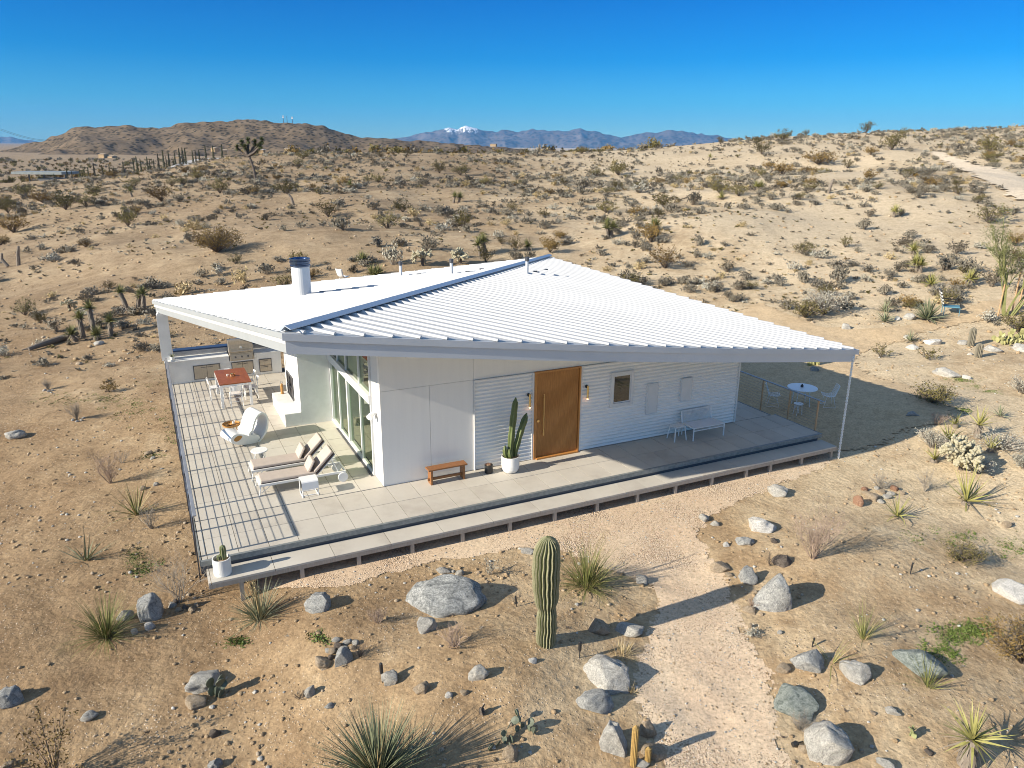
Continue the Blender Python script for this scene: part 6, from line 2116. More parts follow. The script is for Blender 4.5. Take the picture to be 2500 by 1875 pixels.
# ---- palo verde with stakes at the right edge
p, k = px_size(2455, 773)
pv_ = thing('palo_verde_tree', 'young green barked palo verde tree with several stems at the right edge', 'tree', p)
tm = MB()
rnd = random.Random(71)
tips = []
def pgrow(q, d, L, r, lv):
    pts = [q]
    x_ = q.copy()
    dd = d.copy()
    for i in range(4):
        dd = (dd + Vector((rnd.uniform(-1, 1), rnd.uniform(-1, 1), rnd.uniform(-.1, .5))) * .16).normalized()
        x_ = x_ + dd * L / 4
        pts.append(x_.copy())
    tm.tube(pts, [r * (1 - .12 * i) for i in range(5)], 5 if r > .02 else 3, caps=False)
    if lv == 0:
        tips.append((pts[2], pts[4]))
    else:
        for _ in range(4):
            grow_d = (dd + Vector((rnd.uniform(-1, 1), rnd.uniform(-1, 1), rnd.uniform(-.2, .7))) * .55).normalized()
            pgrow(pts[rnd.choice((2, 3, 4))], grow_d, L * rnd.uniform(.5, .75), r * .5, lv - 1)
for ddx in ((-.12, 0, 1), (.05, .1, 1), (.55, 0, .85), (.75, .2, .8), (-.25, .2, 1)):
    pgrow(Vector((ddx[0] * .4, 0, -.05)), Vector(ddx).normalized(), 2.3, .07, 3)
tm.build('trunk', M['paloverde'], pv_)
lm = MB()
for a_, b_ in tips:
    for _ in range(26):
        lm.leaf(a_.lerp(b_, rnd.uniform(-.2, 1.1)) + Vector((rnd.gauss(0, 1), rnd.gauss(0, 1), rnd.gauss(0, 1))) * .10, .04, rnd)
lm.build('crown', M['paloleaf'], pv_)
for x, y, h_, lab in ((2436, 772, 1.7, 'orange wooden stake left of the palo verde'), (2470, 764, 2.2, 'orange wooden stake between the palo verde stems'), (2484, 762, 2.4, 'orange wooden stake right of the palo verde stems')):
    p, k = px_size(x, y)
    s_ = MB()
    s_.tube([(0, 0, -.2), (.03, 0, h_)], [.04, .036], 8)
    s_.tube([(.026, 0, h_ * .8), (.028, 0, h_ * .84)], .055, 8)
    tag(s_.build('tree_stake', M['orangepost'], loc=p), lab, 'stake')

# ---- lights, stubs, log
for x, yb, h_, lab in ((1415, 1606, .36, 'black bullet shaped garden light right of the saguaro foot'), (934, 1666, .42, 'thin black garden light left of the egg shaped stone'), (1261, 1481, .26, 'thin black garden light left of the saguaro waist'),
                       (2222, 1402, .30, 'thin black garden light on the pale sand at right'), (1982, 1580, .22, 'thin black garden light above the round grey boulder')):
    p, k = px_size(x, yb)
    gl = thing('garden_light', lab, 'garden light', p, rn.uniform(0, 3))
    MB().tube([(0, 0, -.1), (0.01, 0, h_ * .4)], .012, 6).build('spike', M['cover'], gl)
    MB().tube([(0.01, 0, h_ * .4), (0.015, 0, h_ * .5), (0.03, 0, h_ * .95), (0.032, 0, h_)], [.018, .035 if h_ > .33 else .02, .035 if h_ > .33 else .02, .02], 10).build('lamp_head', M['black'], gl)
p = gp(1941, 1822)
gl = thing('garden_light', 'round black garden light lying on the gravel by the huge beige boulder', 'garden light', p, .4)
MB().tube([(-.06, 0, .05), (.02, 0, .055), (.06, 0, .05)], [.045, .05, .03], 12).build('lamp_head', M['black'], gl)
MB().tube([(.06, 0, .05), (.2, .02, .02)], .008, 6).build('cable', M['cover'], gl)
a, b = gp(70, 858), gp(190, 820)
d = b - a
lg = MB()
pts = [(0, 0, .12), tuple(d * .3 + Vector((0, 0, .16))), tuple(d * .6 + Vector((0, .15, .14))), tuple(d + Vector((0, 0, .16)))]
lg.tube(pts, [.10, .15, .16, .12], 9)
for t in (.2, .45): lg.tube([tuple(d * t + Vector((0, 0, .15))), tuple(d * t + Vector((-.2, -.4, .12))), tuple(d * t + Vector((-.5, -.6, .05)))], [.07, .05, .03], 6)
tag(lg.build('fallen_log', M['bark'], loc=a), 'long dead trunk lying on the ground left of the dark yuccas', 'log')
for x, y, L, lean, lab in ((45, 648, 1.6, .3, 'pair of dead yucca stumps at the far left edge'), (1290 - 573, 500, 1.2, -.5, 'leaning dead stump on the slope left above the roof'), (2022, 472, 1.3, .35, 'bent dead stump on the right slope')):
    p, k = px_size(x, y)
    sm = MB()
    sm.tube([(0, 0, -.1), (lean * .4, 0, L * .6), (lean, 0, L)], [.16, .14, .09], 8)
    trunk_leaves(sm, (0, 0, 0), (lean, 0, L), .15, rn, 40, 1)
    if x < 100: sm.tube([(-.9, 0, -.1), (-1.3, 0, .5), (-1.2, 0, 1.0)], [.15, .13, .08], 8)
    tag(sm.build('dead_stump', [M['bark'], M['deadleaf']], loc=p), lab, 'stump')
# ================================================================== DESERT SCRUB (instances of a few kinds)
def blocked(x, y, m=0.6):
    u, v = w2h(x, y)
    if -6.2 - m < u < 15.4 + m and -4.0 - m < v < 14.2 + m: return True
    P = (np.array([x]), np.array([y]))
    return bool(inside(PATH_POLY, *P)[0] or inside(YARD_POLY, *P)[0] or inside(ROAD_POLY, *P)[0])

def where(px, py):
    side = 'left' if px < 760 else ('middle' if px < 1560 else 'right')
    if py < 400: d = 'near the crest of the slope'
    elif py < 520: d = 'on the upper slope'
    elif py < 660: d = 'on the middle slope'
    else: d = 'on the lower slope'
    return {'left': 'left of the flue, ', 'middle': 'beyond the roof fold, ', 'right': 'right of the roof peak, '}[side] + d

def scrub_templates(kind, mats, seeds, fn):
    out = []
    for s_ in seeds:
        mb = fn(random.Random(s_))
        out.append(mb.mesh(kind, mats))
    return out
T_grey = scrub_templates('grey_shrub', [M['bursage_twig'], M['bursage']], range(400, 405), lambda r: bursage_mb(r, .5, .40, 48, 300, .05))
T_pale = scrub_templates('sage_shrub', [M['greytwig'], M['pale_leaf']], range(410, 413), lambda r: bursage_mb(r, .5, .36, 40, 240, .045))
T_straw = scrub_templates('straw_tuft', [M['strawgrass'], M['strawgrass']], range(420, 422), lambda r: bursage_mb(r, .5, .36, 60, 120, .05))
T_creo = scrub_templates('creosote_bush', [M['stem'], M['creo']], range(430, 434), lambda r: creosote_mb(r, 1.0, 1.15, 30, 760, .055))
T_gold = scrub_templates('creosote_bush', [M['stem'], M['creo_brown']], range(440, 443), lambda r: creosote_mb(r, 1.0, 1.1, 34, 900, .055))

GRP = {'g': 'small grey shrubs on the desert slope', 'p': 'pale sage shrubs on the desert slope', 's': 'straw coloured tufts on the desert slope', 'c': 'dark creosote bushes on the desert slope', 'o': 'golden brown creosote bushes on the desert slope'}
WORD = {'g': 'grey brown twiggy shrub', 'p': 'pale silvery sage shrub', 's': 'dry straw coloured tuft', 'c': 'dark green creosote bush', 'o': 'golden brown creosote bush'}
CATW = {'g': 'shrub', 'p': 'shrub', 's': 'tuft', 'c': 'bush', 'o': 'bush'}
TMP = {'g': T_grey, 'p': T_pale, 's': T_straw, 'c': T_creo, 'o': T_gold}
def put(kind, p, sc, label=None, zs=1.0, rnd=random):
    me = rnd.choice(TMP[kind])
    o = bpy.data.objects.new(me.name.split('.')[0], me)
    COL.objects.link(o)
    o.location = p
    o.rotation_euler = (rnd.uniform(-.06, .06), rnd.uniform(-.06, .06), rnd.uniform(0, 6.28))
    o.scale = (sc, sc * rnd.uniform(.85, 1.15), sc * zs)
    px, py = proj(p)
    size = ''
    if kind in 'gps': size = 'tiny ' if sc < .75 else ('small ' if sc < 1.1 else 'wide ')
    else: size = 'small ' if sc < .9 else ('' if sc < 1.5 else 'large ')
    return tag(o, label or (size + WORD[kind] + ' ' + where(px, py)), CATW[kind], GRP[kind] if not label else None)

# bushes that can be told apart in the photo: x, base y, width, height, kind
FEAT = [(395, 492, 78, 48, 'o'), (161, 512, 62, 46, 'c'), (537, 472, 62, 42, 'c'), (34, 568, 78, 52, 'o'), (313, 552, 56, 46, 'c'), (802, 530, 62, 42, 'c'), (842, 562, 84, 36, 'g'), (983, 518, 52, 34, 'c'),
        (1124, 428, 56, 30, 'c'), (1073, 423, 42, 32, 'c'), (740, 388, 40, 22, 'c'), (690, 372, 30, 14, 'c'), (930, 385, 30, 14, 'c'), (997, 380, 36, 16, 'c'), (1510, 428, 62, 36, 'c'), (1425, 459, 42, 26, 'g'),
        (1623, 508, 78, 38, 'c'), (1623, 655, 92, 62, 'o'), (1343, 616, 68, 44, 'o'), (1258, 612, 46, 40, 'c'), (1758, 473, 72, 36, 'c'), (1803, 479, 54, 30, 'c'), (1911, 428, 62, 36, 'o'), (1996, 401, 84, 38, 'o'),
        (1860, 377, 52, 34, 'c'), (2176, 366, 66, 42, 'c'), (2126, 378, 42, 24, 'o'), (1911, 342, 52, 28, 'c'), (1866, 336, 26, 18, 'c'), (2114, 325, 40, 30, 'c'), (1967, 331, 24, 16, 'c'), (2205, 332, 28, 22, 'c'),
        (2414, 378, 62, 48, 'c'), (2467, 359, 30, 20, 'o'), (2069, 411, 36, 24, 'c'), (2143, 462, 32, 20, 'c'), (2278, 456, 48, 24, 'o'), (2335, 457, 32, 28, 'c'), (2414, 545, 84, 50, 'c'), (2063, 604, 34, 30, 'c'),
        (1420, 375, 44, 18, 'c'), (1465, 374, 30, 14, 'c'), (1758, 352, 20, 22, 'c'), (960, 646, 74, 74, 'p'), (534, 674, 44, 30, 'p'), (1186, 640, 54, 40, 'c'), (730, 655, 46, 50, 'c'), (420, 455, 40, 22, 'c'), (480, 440, 46, 24, 'c'),
        (60, 480, 60, 34, 'c'), (110, 498, 70, 36, 'o'), (232, 475, 50, 26, 'c'), (330, 455, 40, 22, 'c'), (20, 520, 50, 40, 'c'), (455, 425, 30, 20, 'o'), (478, 422, 26, 18, 'c'), (1690, 500, 60, 30, 'g'), (1560, 470, 70, 28, 'p'),
        (1480, 520, 60, 30, 'c'), (2476, 600, 50, 40, 'o'), (1700, 600, 40, 30, 'g'), (100, 790, 40, 34, 'c'), (62, 770, 60, 46, 'c'), (140, 810, 60, 30, 'g'), (215, 880, 30, 18, 'g'), (1290, 640, 40, 30, 'g'), (1330, 560, 50, 26, 'g'),
        (2050, 690, 60, 40, 'g'), (1960, 690, 56, 34, 'g'), (2160, 720, 44, 24, 'g'), (2110, 560, 44, 24, 'g'), (2330, 620, 60, 30, 'g'), (2380, 690, 60, 36, 'g'), (2420, 700, 60, 40, 'g'), (600, 690, 90, 40, 's'), (650, 670, 70, 30, 'g'), (440, 720, 80, 40, 's')]
frn = random.Random(91)
feat_xy = []
for x, y, w_, h_, kd in FEAT:
    p, k = px_size(x, y)
    wid = w_ * k / 2
    base_r = 1.0 if kd in 'co' else 0.5
    base_h = 1.12 if kd in 'co' else 0.40
    put(kd, p, wid / base_r, None, min(1.8, max(.7, (h_ * k / base_h) / (wid / base_r))), frn)
    feat_xy.append((p.x, p.y, wid))
# the one great brown bush
p, k = px_size(530, 616)
mb = creosote_mb(random.Random(450), 2.2, 2.0, 70, 3800, .06)
plant('creosote_bush', 'very large brown creosote bush left of the flue, standing alone', 'bush', p, mb, [M['stem'], M['creo_brown']], parts=('stems', 'foliage'))
feat_xy.append((p.x, p.y, 2.3))

srn = random.Random(17)
def blocked_v(X, Y, m=0.6):
    dx, dy = X - OX, Y - OY
    u, v = dx * CU + dy * SU, -dx * SU + dy * CU
    k = (u > -6.2 - m) & (u < 15.4 + m) & (v > -4.0 - m) & (v < 14.2 + m)
    return k | inside(PATH_POLY, X, Y) | inside(YARD_POLY, X, Y) | inside(ROAD_POLY, X, Y)
def house_v(X, Y):
    dx, dy = X - OX, Y - OY
    u, v = dx * CU + dy * SU, -dx * SU + dy * CU
    return (u > -4.85) & (u < 14.4) & (v > -2.78) & (v < 14)
nr = np.random.RandomState(17)
YS = 30 + 146 * nr.rand(24000) ** 0.62
XS = nr.uniform(-.74, .74, 24000) * YS
dens = 0.48 + 1.3 * vn(XS / 14, YS / 14, 41) + 1.0 * vn(XS / 4, YS / 4, 42)
ok = (nr.rand(24000) < dens) & ~blocked_v(XS, YS)
for o_ in list(COL.objects):
    if o_.parent is None and o_.get('label') and 24 < o_.location.y < 66 and o_.get('category') not in ('house', 'deck', 'railing', 'counter', 'grill'):
        feat_xy.append((o_.location.x, o_.location.y, .75))
for a_, b_, r_ in feat_xy: ok &= (XS - a_) ** 2 + (YS - b_) ** 2 > (r_ + .3) ** 2
cand = []
ZS = hz(XS, YS)
for x, y, z in list(zip(XS[ok], YS[ok], ZS[ok]))[:5600]:
    r_ = srn.random()
    kd = 'g' if r_ < .70 else ('p' if r_ < .84 else ('s' if r_ < .92 else ('c' if r_ < .97 else 'o')))
    sc = srn.uniform(.5, 1.55) * (1.0 if kd in 'gps' else .65)
    if srn.random() < .12: sc *= 1.45
    cand.append((y / sc, float(x), float(y), kd, sc, float(z)))
cand.sort()
lim = {'g': 265, 'p': 130, 's': 80, 'c': 60, 'o': 40}
cnt = dict.fromkeys(lim, 0)
rest = []
for _, x, y, kd, sc, z in cand:
    p = Vector((x, y, z - .02))
    if cnt[kd] < lim[kd]:
        cnt[kd] += 1
        put(kd, p, sc, None, srn.uniform(.8, 1.25), srn)
    else:
        rest.append((p, sc, kd))

def stuff(name, items, temps, mats, matidx):
    """one mesh of many small copies; temps: list of (verts Nx3, faces list of 4-index arrays padded with -1)"""
    V, Fq, Mi = [], [], []
    off = 0
    for p, sc, zs, rot, ti, mi in items:
        v, f, fm = temps[ti]
        c, s_ = math.cos(rot), math.sin(rot)
        q = np.empty_like(v)
        q[:, 0] = (v[:, 0] * c - v[:, 1] * s_) * sc + p[0]
        q[:, 1] = (v[:, 0] * s_ + v[:, 1] * c) * sc + p[1]
        q[:, 2] = v[:, 2] * sc * zs + p[2]
        V.append(q)
        Fq.append(f + off)
        Mi.append(np.where(fm == 0, mi[0], mi[1]))
        off += len(v)
    V, Fq, Mi = np.concatenate(V), np.concatenate(Fq), np.concatenate(Mi)
    n = Fq.shape[1]
    me = bpy.data.meshes.new(name)
    me.vertices.add(len(V))
    me.vertices.foreach_set('co', V.ravel())
    me.loops.add(Fq.size)
    me.loops.foreach_set('vertex_index', Fq.ravel().astype(np.int32))
    me.polygons.add(len(Fq))
    me.polygons.foreach_set('loop_start', np.arange(0, Fq.size, n))
    me.polygons.foreach_set('loop_total', np.full(len(Fq), n))
    for m in mats: me.materials.append(m)
    me.polygons.foreach_set('material_index', Mi.astype(np.int32))
    me.update(calc_edges=True)
    o = bpy.data.objects.new(name, me)
    COL.objects.link(o)
    return tag(o, kind='stuff')
def quad_template(mb):
    fs = [f for f in mb.f if len(f) == 4]
    fm = np.array([m for f, m in zip(mb.f, mb.m) if len(f) == 4])
    return np.array(mb.v, float), np.array(fs), fm
low = [quad_template(bursage_mb(random.Random(460 + i), .5, .40, 16, 110, .075)) for i in range(4)] + [quad_template(bursage_mb(random.Random(470 + i), .5, .42, 7, 42, .12)) for i in range(4)]
items = [(p, sc * (1.0 if kd in 'gps' else 1.5), srn.uniform(.8, 1.3), srn.uniform(0, 6.28), srn.randrange(4), {'g': (0, 1), 'p': (2, 3), 's': (4, 4), 'c': (5, 6), 'o': (5, 7)}[kd]) for p, sc, kd in rest]
# tiny clumps everywhere between them
YS = 30 + 140 * nr.rand(20000) ** .75
XS = nr.uniform(-.74, .74, 20000) * YS
ok = ~blocked_v(XS, YS) & (nr.rand(20000) < .36 + 1.2 * vn(XS / 9, YS / 9, 43) + .8 * vn(XS / 2.5, YS / 2.5, 44))
for x, y, z in zip(XS[ok], YS[ok], hz(XS[ok], YS[ok])):
    items.append((Vector((x, y, z - .02)), srn.uniform(.16, .55), srn.uniform(.6, 1.1), srn.uniform(0, 6.28), 4 + srn.randrange(4), srn.choice(((0, 1), (0, 1), (0, 1), (0, 1), (2, 3), (4, 4), (5, 6)))))
# the same scrub carries on past both sides of the picture
xr_ = np.random.RandomState(57)
xs_r = random.Random(57)
YS = 30 + 140 * xr_.rand(6000) ** .7
XS = xr_.uniform(.72, 1.25, 6000) * YS * np.where(xr_.rand(6000) < .5, -1, 1)
ok = ~blocked_v(XS, YS) & (xr_.rand(6000) < .5 + 1.3 * vn(XS / 12, YS / 12, 43))
for x, y, z in zip(XS[ok], YS[ok], hz(XS[ok], YS[ok])):
    items.append((Vector((x, y, z - .02)), xs_r.uniform(.3, 1.5), xs_r.uniform(.7, 1.2), xs_r.uniform(0, 6.28), xs_r.randrange(4), xs_r.choice(((0, 1), (0, 1), (0, 1), (2, 3), (4, 4), (5, 6)))))
stuff('low_scrub', items, low, [M['bursage_twig'], M['bursage'], M['greytwig'], M['pale_leaf'], M['strawgrass'], M['stem'], M['creo'], M['creo_brown']], None)

# valley scrub beyond the crest on the left and far away
items = []
for _ in range(2200):
    y = 175 + 640 * srn.random() ** 1.3
    t = srn.uniform(-.80, -.1) if srn.random() < .75 else srn.uniform(-.1, .2)
    x = t * y
    if -.78 < t < -.34 and y < 268: continue
    z = hz1(x, y)
    items.append((Vector((x, y, z - .1)), srn.uniform(1.2, 3.6) * (1 + y / 900), srn.uniform(.9, 1.5), srn.uniform(0, 6.28), srn.randrange(4), srn.choice(((0, 1), (5, 6), (5, 6), (5, 7)))))
for _ in range(900):
    y = srn.uniform(820, 2600)
    x = srn.uniform(-.3, .25) * y
    items.append((Vector((x, y, hz1(x, y) - .2)), srn.uniform(6, 16), srn.uniform(.5, .8), srn.uniform(0, 6.28), srn.randrange(4), srn.choice(((0, 1), (5, 6)))))
stuff('valley_scrub', items, low, [M['bursage_twig'], M['bursage'], M['greytwig'], M['pale_leaf'], M['strawgrass'], M['stem'], M['creo'], M['creo_brown']], None)

# yuccas on the slope
YF = [(859, 462, 1.1, 1, 'shaggy yucca clump on the upper slope left of the roof peak'), (1107, 496, 1.5, 2, 'two trunked yucca on the slope beyond the roof fold'), (1186, 622, 2.0, 3, 'group of tall dark yucca trunks just above the roof peak, left'), (881, 645, .5, 2, 'small yucca just above the roof right of the flue'),
      (910, 672, .2, 3, 'wide pale agave like clump just above the roof right of the flue'), (1487, 580, 2.1, 3, 'tallest yucca clump on the slope above the roof peak'), (1606, 564, .9, 2, 'shaggy yucca right of the tallest clump'), (1860, 462, .5, 2, 'yellowish yucca in the middle of the right slope'), (1765, 487, .3, 1, 'small yucca left of the creosotes on the right slope'),
      (2182, 530, .9, 1, 'lone yucca on the right slope with a dark shadow'), (2239, 662, 1.0, 2, 'two headed yucca above the big agave'), (2233, 620, .5, 1, 'small yellowish yucca above the two headed one'), (2357, 700, .9, 1, 'pale yucca above the striped patio chair'), (2278, 700, .3, 1, 'low yucca above the big agave'), (322, 480, 1.4, 1, 'broken yucca trunk on the left slope below the cypress row'),
      (417, 760, .15, 1, 'small green yucca left of the roof corner in the straw'), (1730, 392, 1.2, 1, 'small yucca near the crest of the right slope'), (1290, 610, .5, 1, 'small yucca just above the roof peak')]
for x, y, h_, n, lab in YF:
    p, k = px_size(x, y)
    r0 = random.Random(x * 7 + y)
    tr_ = [(r0.uniform(-.6, .6) * (j > 0), r0.uniform(-.4, .4) * (j > 0), r0.uniform(-.2, .2), 0, (h_ * r0.uniform(.6, 1.0) if j else h_) * .5, .12) for j in range(n)]
    yucca('yucca', lab, 'yucca', p, 0, r0, tr_, M['yucca_far'] if x < 1700 else M['yucca'], .8, .08, 80, lo=-.3, hi=1.45)

# Joshua tree
p, k = px_size(625, 441)
jt = thing('joshua_tree', 'Joshua tree with a bare leaning trunk and shaggy crown standing out against the hill', 'tree', p)
jr = random.Random(5)
tm, lm = MB(), MB()
sc_ = 95 * k
tm.tube([(0, 0, -.2), (-.03 * sc_, 0, .3 * sc_), (-.09 * sc_, 0, .52 * sc_), (-.15 * sc_, 0, .66 * sc_)], [.04 * sc_, .03 * sc_, .028 * sc_, .03 * sc_], 8)
heads = []
for dx, dz in ((-.42, .80), (-.30, .92), (-.14, .98), (.02, .93), (.12, .82), (.20, .98), (.24, .86), (-.2, .82), (.05, .75)):
    b = Vector((-.15 * sc_, 0, .60 * sc_))
    e_ = Vector((dx * sc_, jr.uniform(-.15, .15) * sc_, dz * sc_))
    tm.tube([b, (b + e_) / 2 + Vector((0, 0, -.03 * sc_)), e_], [.034 * sc_, .03 * sc_, .026 * sc_], 6)
    heads.append(e_)
for e_ in heads:
    for j in range(150):
        d = Vector((jr.gauss(0, 1), jr.gauss(0, 1), jr.gauss(.25, .9))).normalized()
        lm.blade(e_ + d * .02 * sc_, d, .10 * sc_, .022 * sc_, .1, 2)
tm.build('trunk', M['stem'], jt)
lm.build('crown', M['joshua'], jt)

# cypress row
def cypress_meshes(seed):
    r0 = random.Random(seed)
    tm = MB().tube([(0, 0, -.5), (0, 0, .9)], [.05, .02], 6)
    lm = MB()
    for i in range(620):
        t = r0.random()
        rad_ = .105 * (1 - t) ** .55 * min(1, .35 + t * 5) * r0.uniform(.35, 1.05)
        a = r0.uniform(0, 6.28)
        lm.leaf((math.cos(a) * rad_, math.sin(a) * rad_, .04 + .96 * t), .028, r0)
    return tm, lm
tm, lm = cypress_meshes(3)
CYP = [(136, 455, 28, 0), (168, 452, 37, 0), (179, 450, 29, 0), (198, 446, 30, 0), (219, 444, 32, 0), (233, 439, 35, 0), (253, 437, 30, 0), (270, 435, 31, 0), (280, 434, 27, 0), (304, 430, 32, 0), (329, 426, 31, 0), (337, 424, 38, 0), (346, 423, 32, 0),
       (362, 417, 31, 0), (367, 414, 24, 0), (377, 413, 22, 0), (389, 417, 38, 0), (401, 408, 36, 0), (408, 413, 28, 0), (414, 405, 30, 0), (425, 410, 24, 0), (428, 397, 24, 0), (441, 407, 40, 0), (447, 390, 26, 0), (455, 403, 37, 0), (472, 398, 29, 0), (478, 385, 17, 0), (488, 396, 27, 0), (504, 393, 34, 0), (522, 387, 28, 0), (543, 381, 26, 0)]
cy0 = None
for i, (x, yb, h_, _) in enumerate(CYP):
    dist = 225.0
    d = ray(x, yb)
    P = Vector((d[0] / d[1] * dist, dist, H + d[2] / d[1] * dist))
    gz = hz1(P.x, P.y)
    hh = h_ * dist / F * 1.03
    z0 = min(P.z, gz + .3)
    s_ = hh + (P.z - z0)
    near_house = x < 205
    lab = ('slim dark cypress in front of the flat roofed house' if near_house else ('slim dark cypress in the row below the brown hill' if x < 360 else ('slim dark cypress along the grey drive' if x < 470 else 'slim dark cypress at the right end of the row')))
    if cy0 is None:
        cy0 = thing('cypress_tree', lab, 'tree', (P.x, P.y, z0), 0, 'row of slim dark cypresses at left', (s_ * .8, s_ * .8, s_))
        tm.build('trunk', M['bark'], cy0)
        lm.build('crown', M['cypress'], cy0)
    else:
        dup(cy0, (P.x, P.y, z0), frn.uniform(0, 6), lab, (s_ * frn.uniform(.7, .95), s_ * .8, s_))
# grey drive between them, a strip laid on the slope
dv = MB()
Ld = [((400, 424), (470, 424)), ((405, 414), (455, 412)), ((425, 403), (470, 404)), ((450, 394), (500, 396)), ((475, 389), (535, 390)), ((520, 385), (548, 386))]
dist0 = [212, 218, 224, 230, 236, 242]
vs = []
for (a, b), dist in zip(Ld, dist0):
    for q in (a, b):
        d = ray(*q)
        x_, y_ = d[0] / d[1] * dist, dist
        vs.append((x_, y_, max(hz1(x_, y_) + .15, H + d[2] / d[1] * dist)))
dv.add(vs, [(2 * i, 2 * i + 1, 2 * i + 3, 2 * i + 2) for i in range(5)])
M['drive'] = mk('grey_drive', (.36, .35, .34), (.44, .42, .40), .4, .95, world=True)
tag(dv.build('drive', M['drive']), kind='structure')

# flat roofed neighbour house at left
def far_pt(x, y, dist):
    d = ray(x, y)
    return Vector((d[0] / d[1] * dist, dist, H + d[2] / d[1] * dist))
dist = 248.0
pL = far_pt(42, 425, dist)
k = dist / F * 1.05
nb = thing('flat_roofed_house', 'low pale house with a floating flat roof among the desert trees at far left', 'house', (pL.x, dist, hz1(pL.x, dist)))
g0 = hz1(pL.x, dist)
zt, zb = far_pt(100, 419, dist).z - g0, far_pt(100, 425, dist).z - g0
wz, wz0 = far_pt(150, 438, dist).z - g0, min(-1.0, far_pt(150, 456, dist).z - g0)
M['far_roof'] = mk('grey_green_roof', (.20, .23, .23), (.25, .28, .28), 1, .6)
MB().box(0, 112 * k, -3, 7, zb, zt).build('roof', M['far_roof'], nb)
MB().box(52 * k, 172 * k, -1, 6, wz0, wz).build('wall', M['white'], nb)
MB().box(50 * k, 175 * k, -1.5, 6.5, wz, wz + .3).build('roof', M['far_roof'], nb)
MB().box(84 * k, 92 * k, -1.05, -.95, wz0, wz - .2).build('door', M['darksteel'], nb)
for x in (26, 60, 108): MB().box(x * k - .15, x * k + .15, -.2, .2, wz0, zb).build('post', M['darksteel'], nb)
# white box building right of the Joshua tree
pB = far_pt(638, 378, 190)
wbx = thing('shed', 'small pale box shaped shed on the crest right of the Joshua tree', 'shed', (pB.x, 190, hz1(pB.x, 190) - .2))
zz = far_pt(638, 366, 190).z - hz1(pB.x, 190) + .2
MB().box(-.8, .8, -.8, .8, 0, max(zz, 1.2)).build('wall', M['sand'], wbx)
MB().box(-.9, .9, -.9, .9, max(zz, 1.2), max(zz, 1.2) + .12).build('roof', M['white'], wbx)
# distant houses under the hill
hr = random.Random(8)
for i, (x, y, lab) in enumerate(((253, 381, 'pale distant house under the left part of the hill'), (275, 386, 'second pale distant house under the left part of the hill'), (525, 366, 'white distant house under the middle of the hill, left'), (548, 371, 'white distant house under the middle of the hill, right'), (437, 386, 'white distant shed beside the grey drive'), (703, 367, 'pale distant house above the crest right of the Joshua tree'), (1205, 355, 'white distant building at the right foot of the hill'))):
    dist = 890.0 if x < 1000 else 1400.0
    P = far_pt(x, y, dist)
    o = thing('distant_house', lab, 'house', (P.x, dist, P.z), hr.uniform(-.4, .4))
    w_ = hr.uniform(4.5, 7) * dist / 900
    h0 = -1.0
    MB().box(-w_ / 2, w_ / 2, -4, 4, h0 - 1, 1.9).build('wall', M['sand'], o)
    MB().add([(-w_ / 2 - .4, -4.4, 1.9), (w_ / 2 + .4, -4.4, 1.9), (w_ / 2 + .4, 4.4, 1.9), (-w_ / 2 - .4, 4.4, 1.9), (-w_ / 2, 0, 2.8), (w_ / 2, 0, 2.8)], [(0, 1, 5, 4), (2, 3, 4, 5), (1, 2, 5), (3, 0, 4), (3, 2, 1, 0)]).build('roof', M['rock_tan'], o)
# antenna masts on the hill
for x, yb, yt, lab in ((692, 297, 282, 'left antenna mast with dishes on top of the brown hill'), (701, 297, 283, 'thin middle antenna mast on top of the brown hill'), (714, 298, 285, 'right antenna mast with a white dish on the brown hill')):
    P, Q = far_pt(x, yb, 1450), far_pt(x, yt, 1450)
    hgt = Q.z - P.z
    o = thing('antenna_mast', lab, 'antenna', (P.x, 1450, P.z - 3))
    MB().tube([(0, 0, 0), (0, 0, hgt + 3)], [.55, .35], 6).build('mast', M['darksteel'], o)
    dm = MB()
    if 'thin' not in lab:
        for zq in (.65, .9): dm.tube([(-1.2, -.5, 3 + hgt * zq), (1.2, -.5, 3 + hgt * zq)], [.8, .8], 8)
        dm.build('dish', M['white'], o)
# power lines at the top left
for k_, (ya, yb, lab) in enumerate(((308, 341, 'upper of two thin power lines at the left edge of the sky'), (312, 343, 'lower of two thin power lines at the left edge of the sky'))):
    a, b = far_pt(-60, ya - 16, 380), far_pt(128, yb + 1, 900)
    pts = [a.lerp(b, i / 12) - Vector((0, 0, 3.0 * math.sin(PI * i / 12))) for i in range(13)]
    mb = MB().tube([tuple(q - a) for q in pts], [.05 + .07 * i / 12 for i in range(13)], 5)
    tag(mb.build('power_line', M['cover'], loc=a), lab, 'power line')

